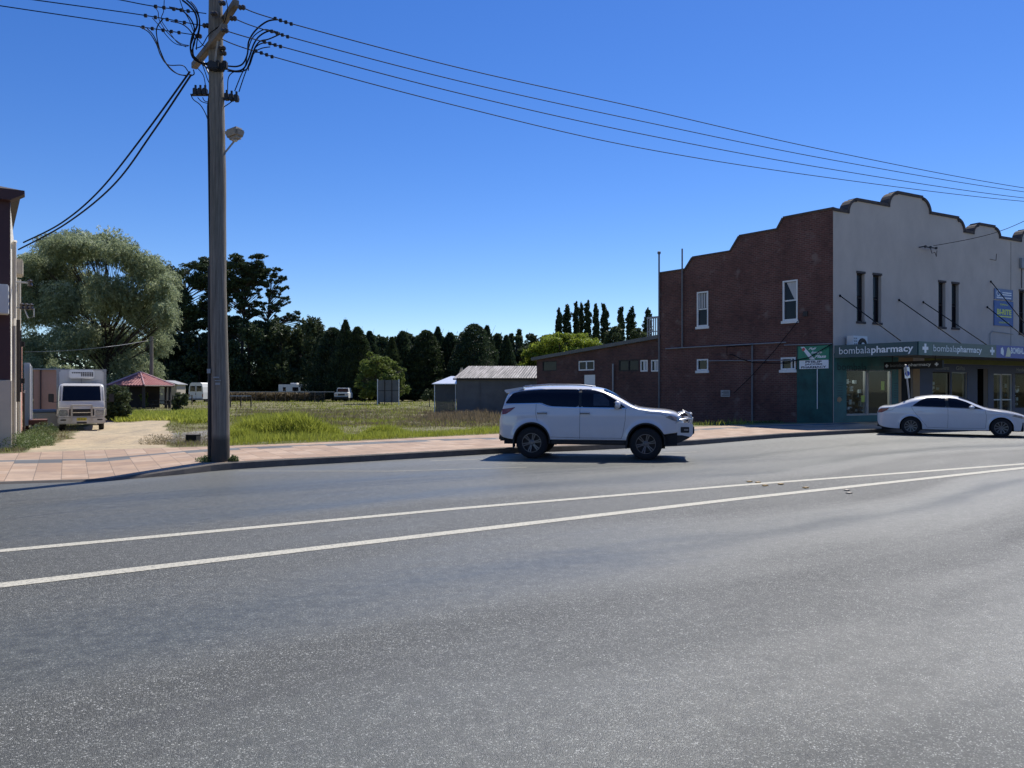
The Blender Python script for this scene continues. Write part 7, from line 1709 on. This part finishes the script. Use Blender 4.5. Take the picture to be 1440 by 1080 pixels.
for z in (1.40, 1.6, 1.8, 2.0, 2.08):
    hw_ = np.interp(z, [1.4, 2.06], [.885, .84])
    for k in range(9): y = -hw_+2*hw_*k/8; vs.append((float(zf(z))+.016-.03*(abs(y)/hw_)**14, y, z))
mb.add(vs, [(i*9+k, i*9+k+1, (i+1)*9+k+1, (i+1)*9+k) for i in range(4) for k in range(8)]); mb.build('windscreen', M['glassd'], TR, smooth=True)
for s_ in (-1, 1):
    mb = MB(); mb.add([(-.30, s_*.945, 1.40), (-1.3, s_*.945, 1.40), (-1.3, s_*.885, 2.0), (-.48, s_*.885, 2.0)], [(0, 1, 2, 3)]); mb.build('side_window', M['glassd'], TR)
    mb = MB(); mb.tube([(-.2, s_*.2, 1.375), (-.16, s_*.45, 1.41), (-.13, s_*.66, 1.42)], .012, 4); mb.build('wiper', M['black'], TR)
mb = MB(); mb.bbox(-.03, .005, -.5, .5, .70, 1.02, .015); gr_ = mb.build('grille', M['black'], TR)
mb = MB()
for z in (.86,): mb.bbox(.004, .02, -.42, .42, z-.015, z+.015, .005)
mb.build('grille_bar', M['chrome'], gr_)
for s_ in (-1, 1):
    mb = MB(); mb.bbox(-.05, .012, min(s_*.56, s_*.90), max(s_*.56, s_*.90), .72, .98, .03); mb.build('headlight', M['lampglass'], TR, smooth=True)
mb = MB(); mb.bbox(-.12, .10, -.96, .96, .34, .64, .04); bmp = mb.build('bumper', M['tpaint'], TR, smooth=True)
for s_ in (-1, 1): mb = MB(); mb.bbox(.09, .112, min(s_*.62, s_*.84), max(s_*.62, s_*.84), .50, .56, .008); mb.build('fog_light', M['postd'], bmp)
mb = MB(); mb.bbox(.1, .118, -.2, .2, .36, .43, .004); mb.build('lower_plate', M['postd'], bmp)
mb = MB(); mb.bbox(.11, .13, -.20, .20, .50, .63, .005); npl = mb.build('number_plate', M['yellow'], TR)
mb = MB(); add_text(mb, 'CD 51 LK', (.132, -.16, .53), (0, 1, 0), (0, 0, 1), (1, 0, 0), .32, .07, bold=.03, ext=.001); mb.build('lettering', M['ink'], npl)
for s_ in (-1, 1):
    mb = MB(); mb.bbox(.11, .17, min(s_*.36, s_*.44), max(s_*.36, s_*.44), .48, 1.22, .015); mb.build('bull_bar_post', M['cream'], TR)
    mb = MB(); mb.tube([(.15, s_*.42, .68), (.14, s_*.90, .68), (.11, s_*.97, .74), (.10, s_*.96, 1.0), (.12, s_*.88, 1.08), (.15, s_*.44, 1.08)], .024, 8); mb.build('bull_bar_loop', M['cream'], TR, smooth=True)
    mb = MB(); mb.tube([(-.35, s_*.93, 1.35), (-.15, s_*1.15, 1.33), (-.15, s_*1.18, 1.7)], .015, 6); mir = mb.build('mirror_arm', M['black'], TR)
    mb = MB(); mb.bbox(-.2, -.12, min(s_*1.10, s_*1.32), max(s_*1.10, s_*1.32), 1.34, 1.72, .02); mb.build('mirror', M['black'], mir)
mb = MB(); mb.tube([(.14, -.42, 1.20), (.14, .42, 1.20)], .024, 8); mb.build('bull_bar_tube', M['cream'], TR, smooth=True)
mb = MB(); mb.box(-6.1, -.3, -.42, .42, .42, .93); mb.build('chassis', M['dark'], TR)
for x_ in (-.75, -4.6):
    for s_ in (-1, 1): mb = MB(); mb.lathe([(0, -.1), (.2, -.1), (.37, -.1), (.39, -.06), (.39, .08), (.37, .11), (.2, .1), (0, .06)], (x_, s_*.80, .39), 'y', 24); mb.build('wheel', M['tyre'], TR, smooth=True)
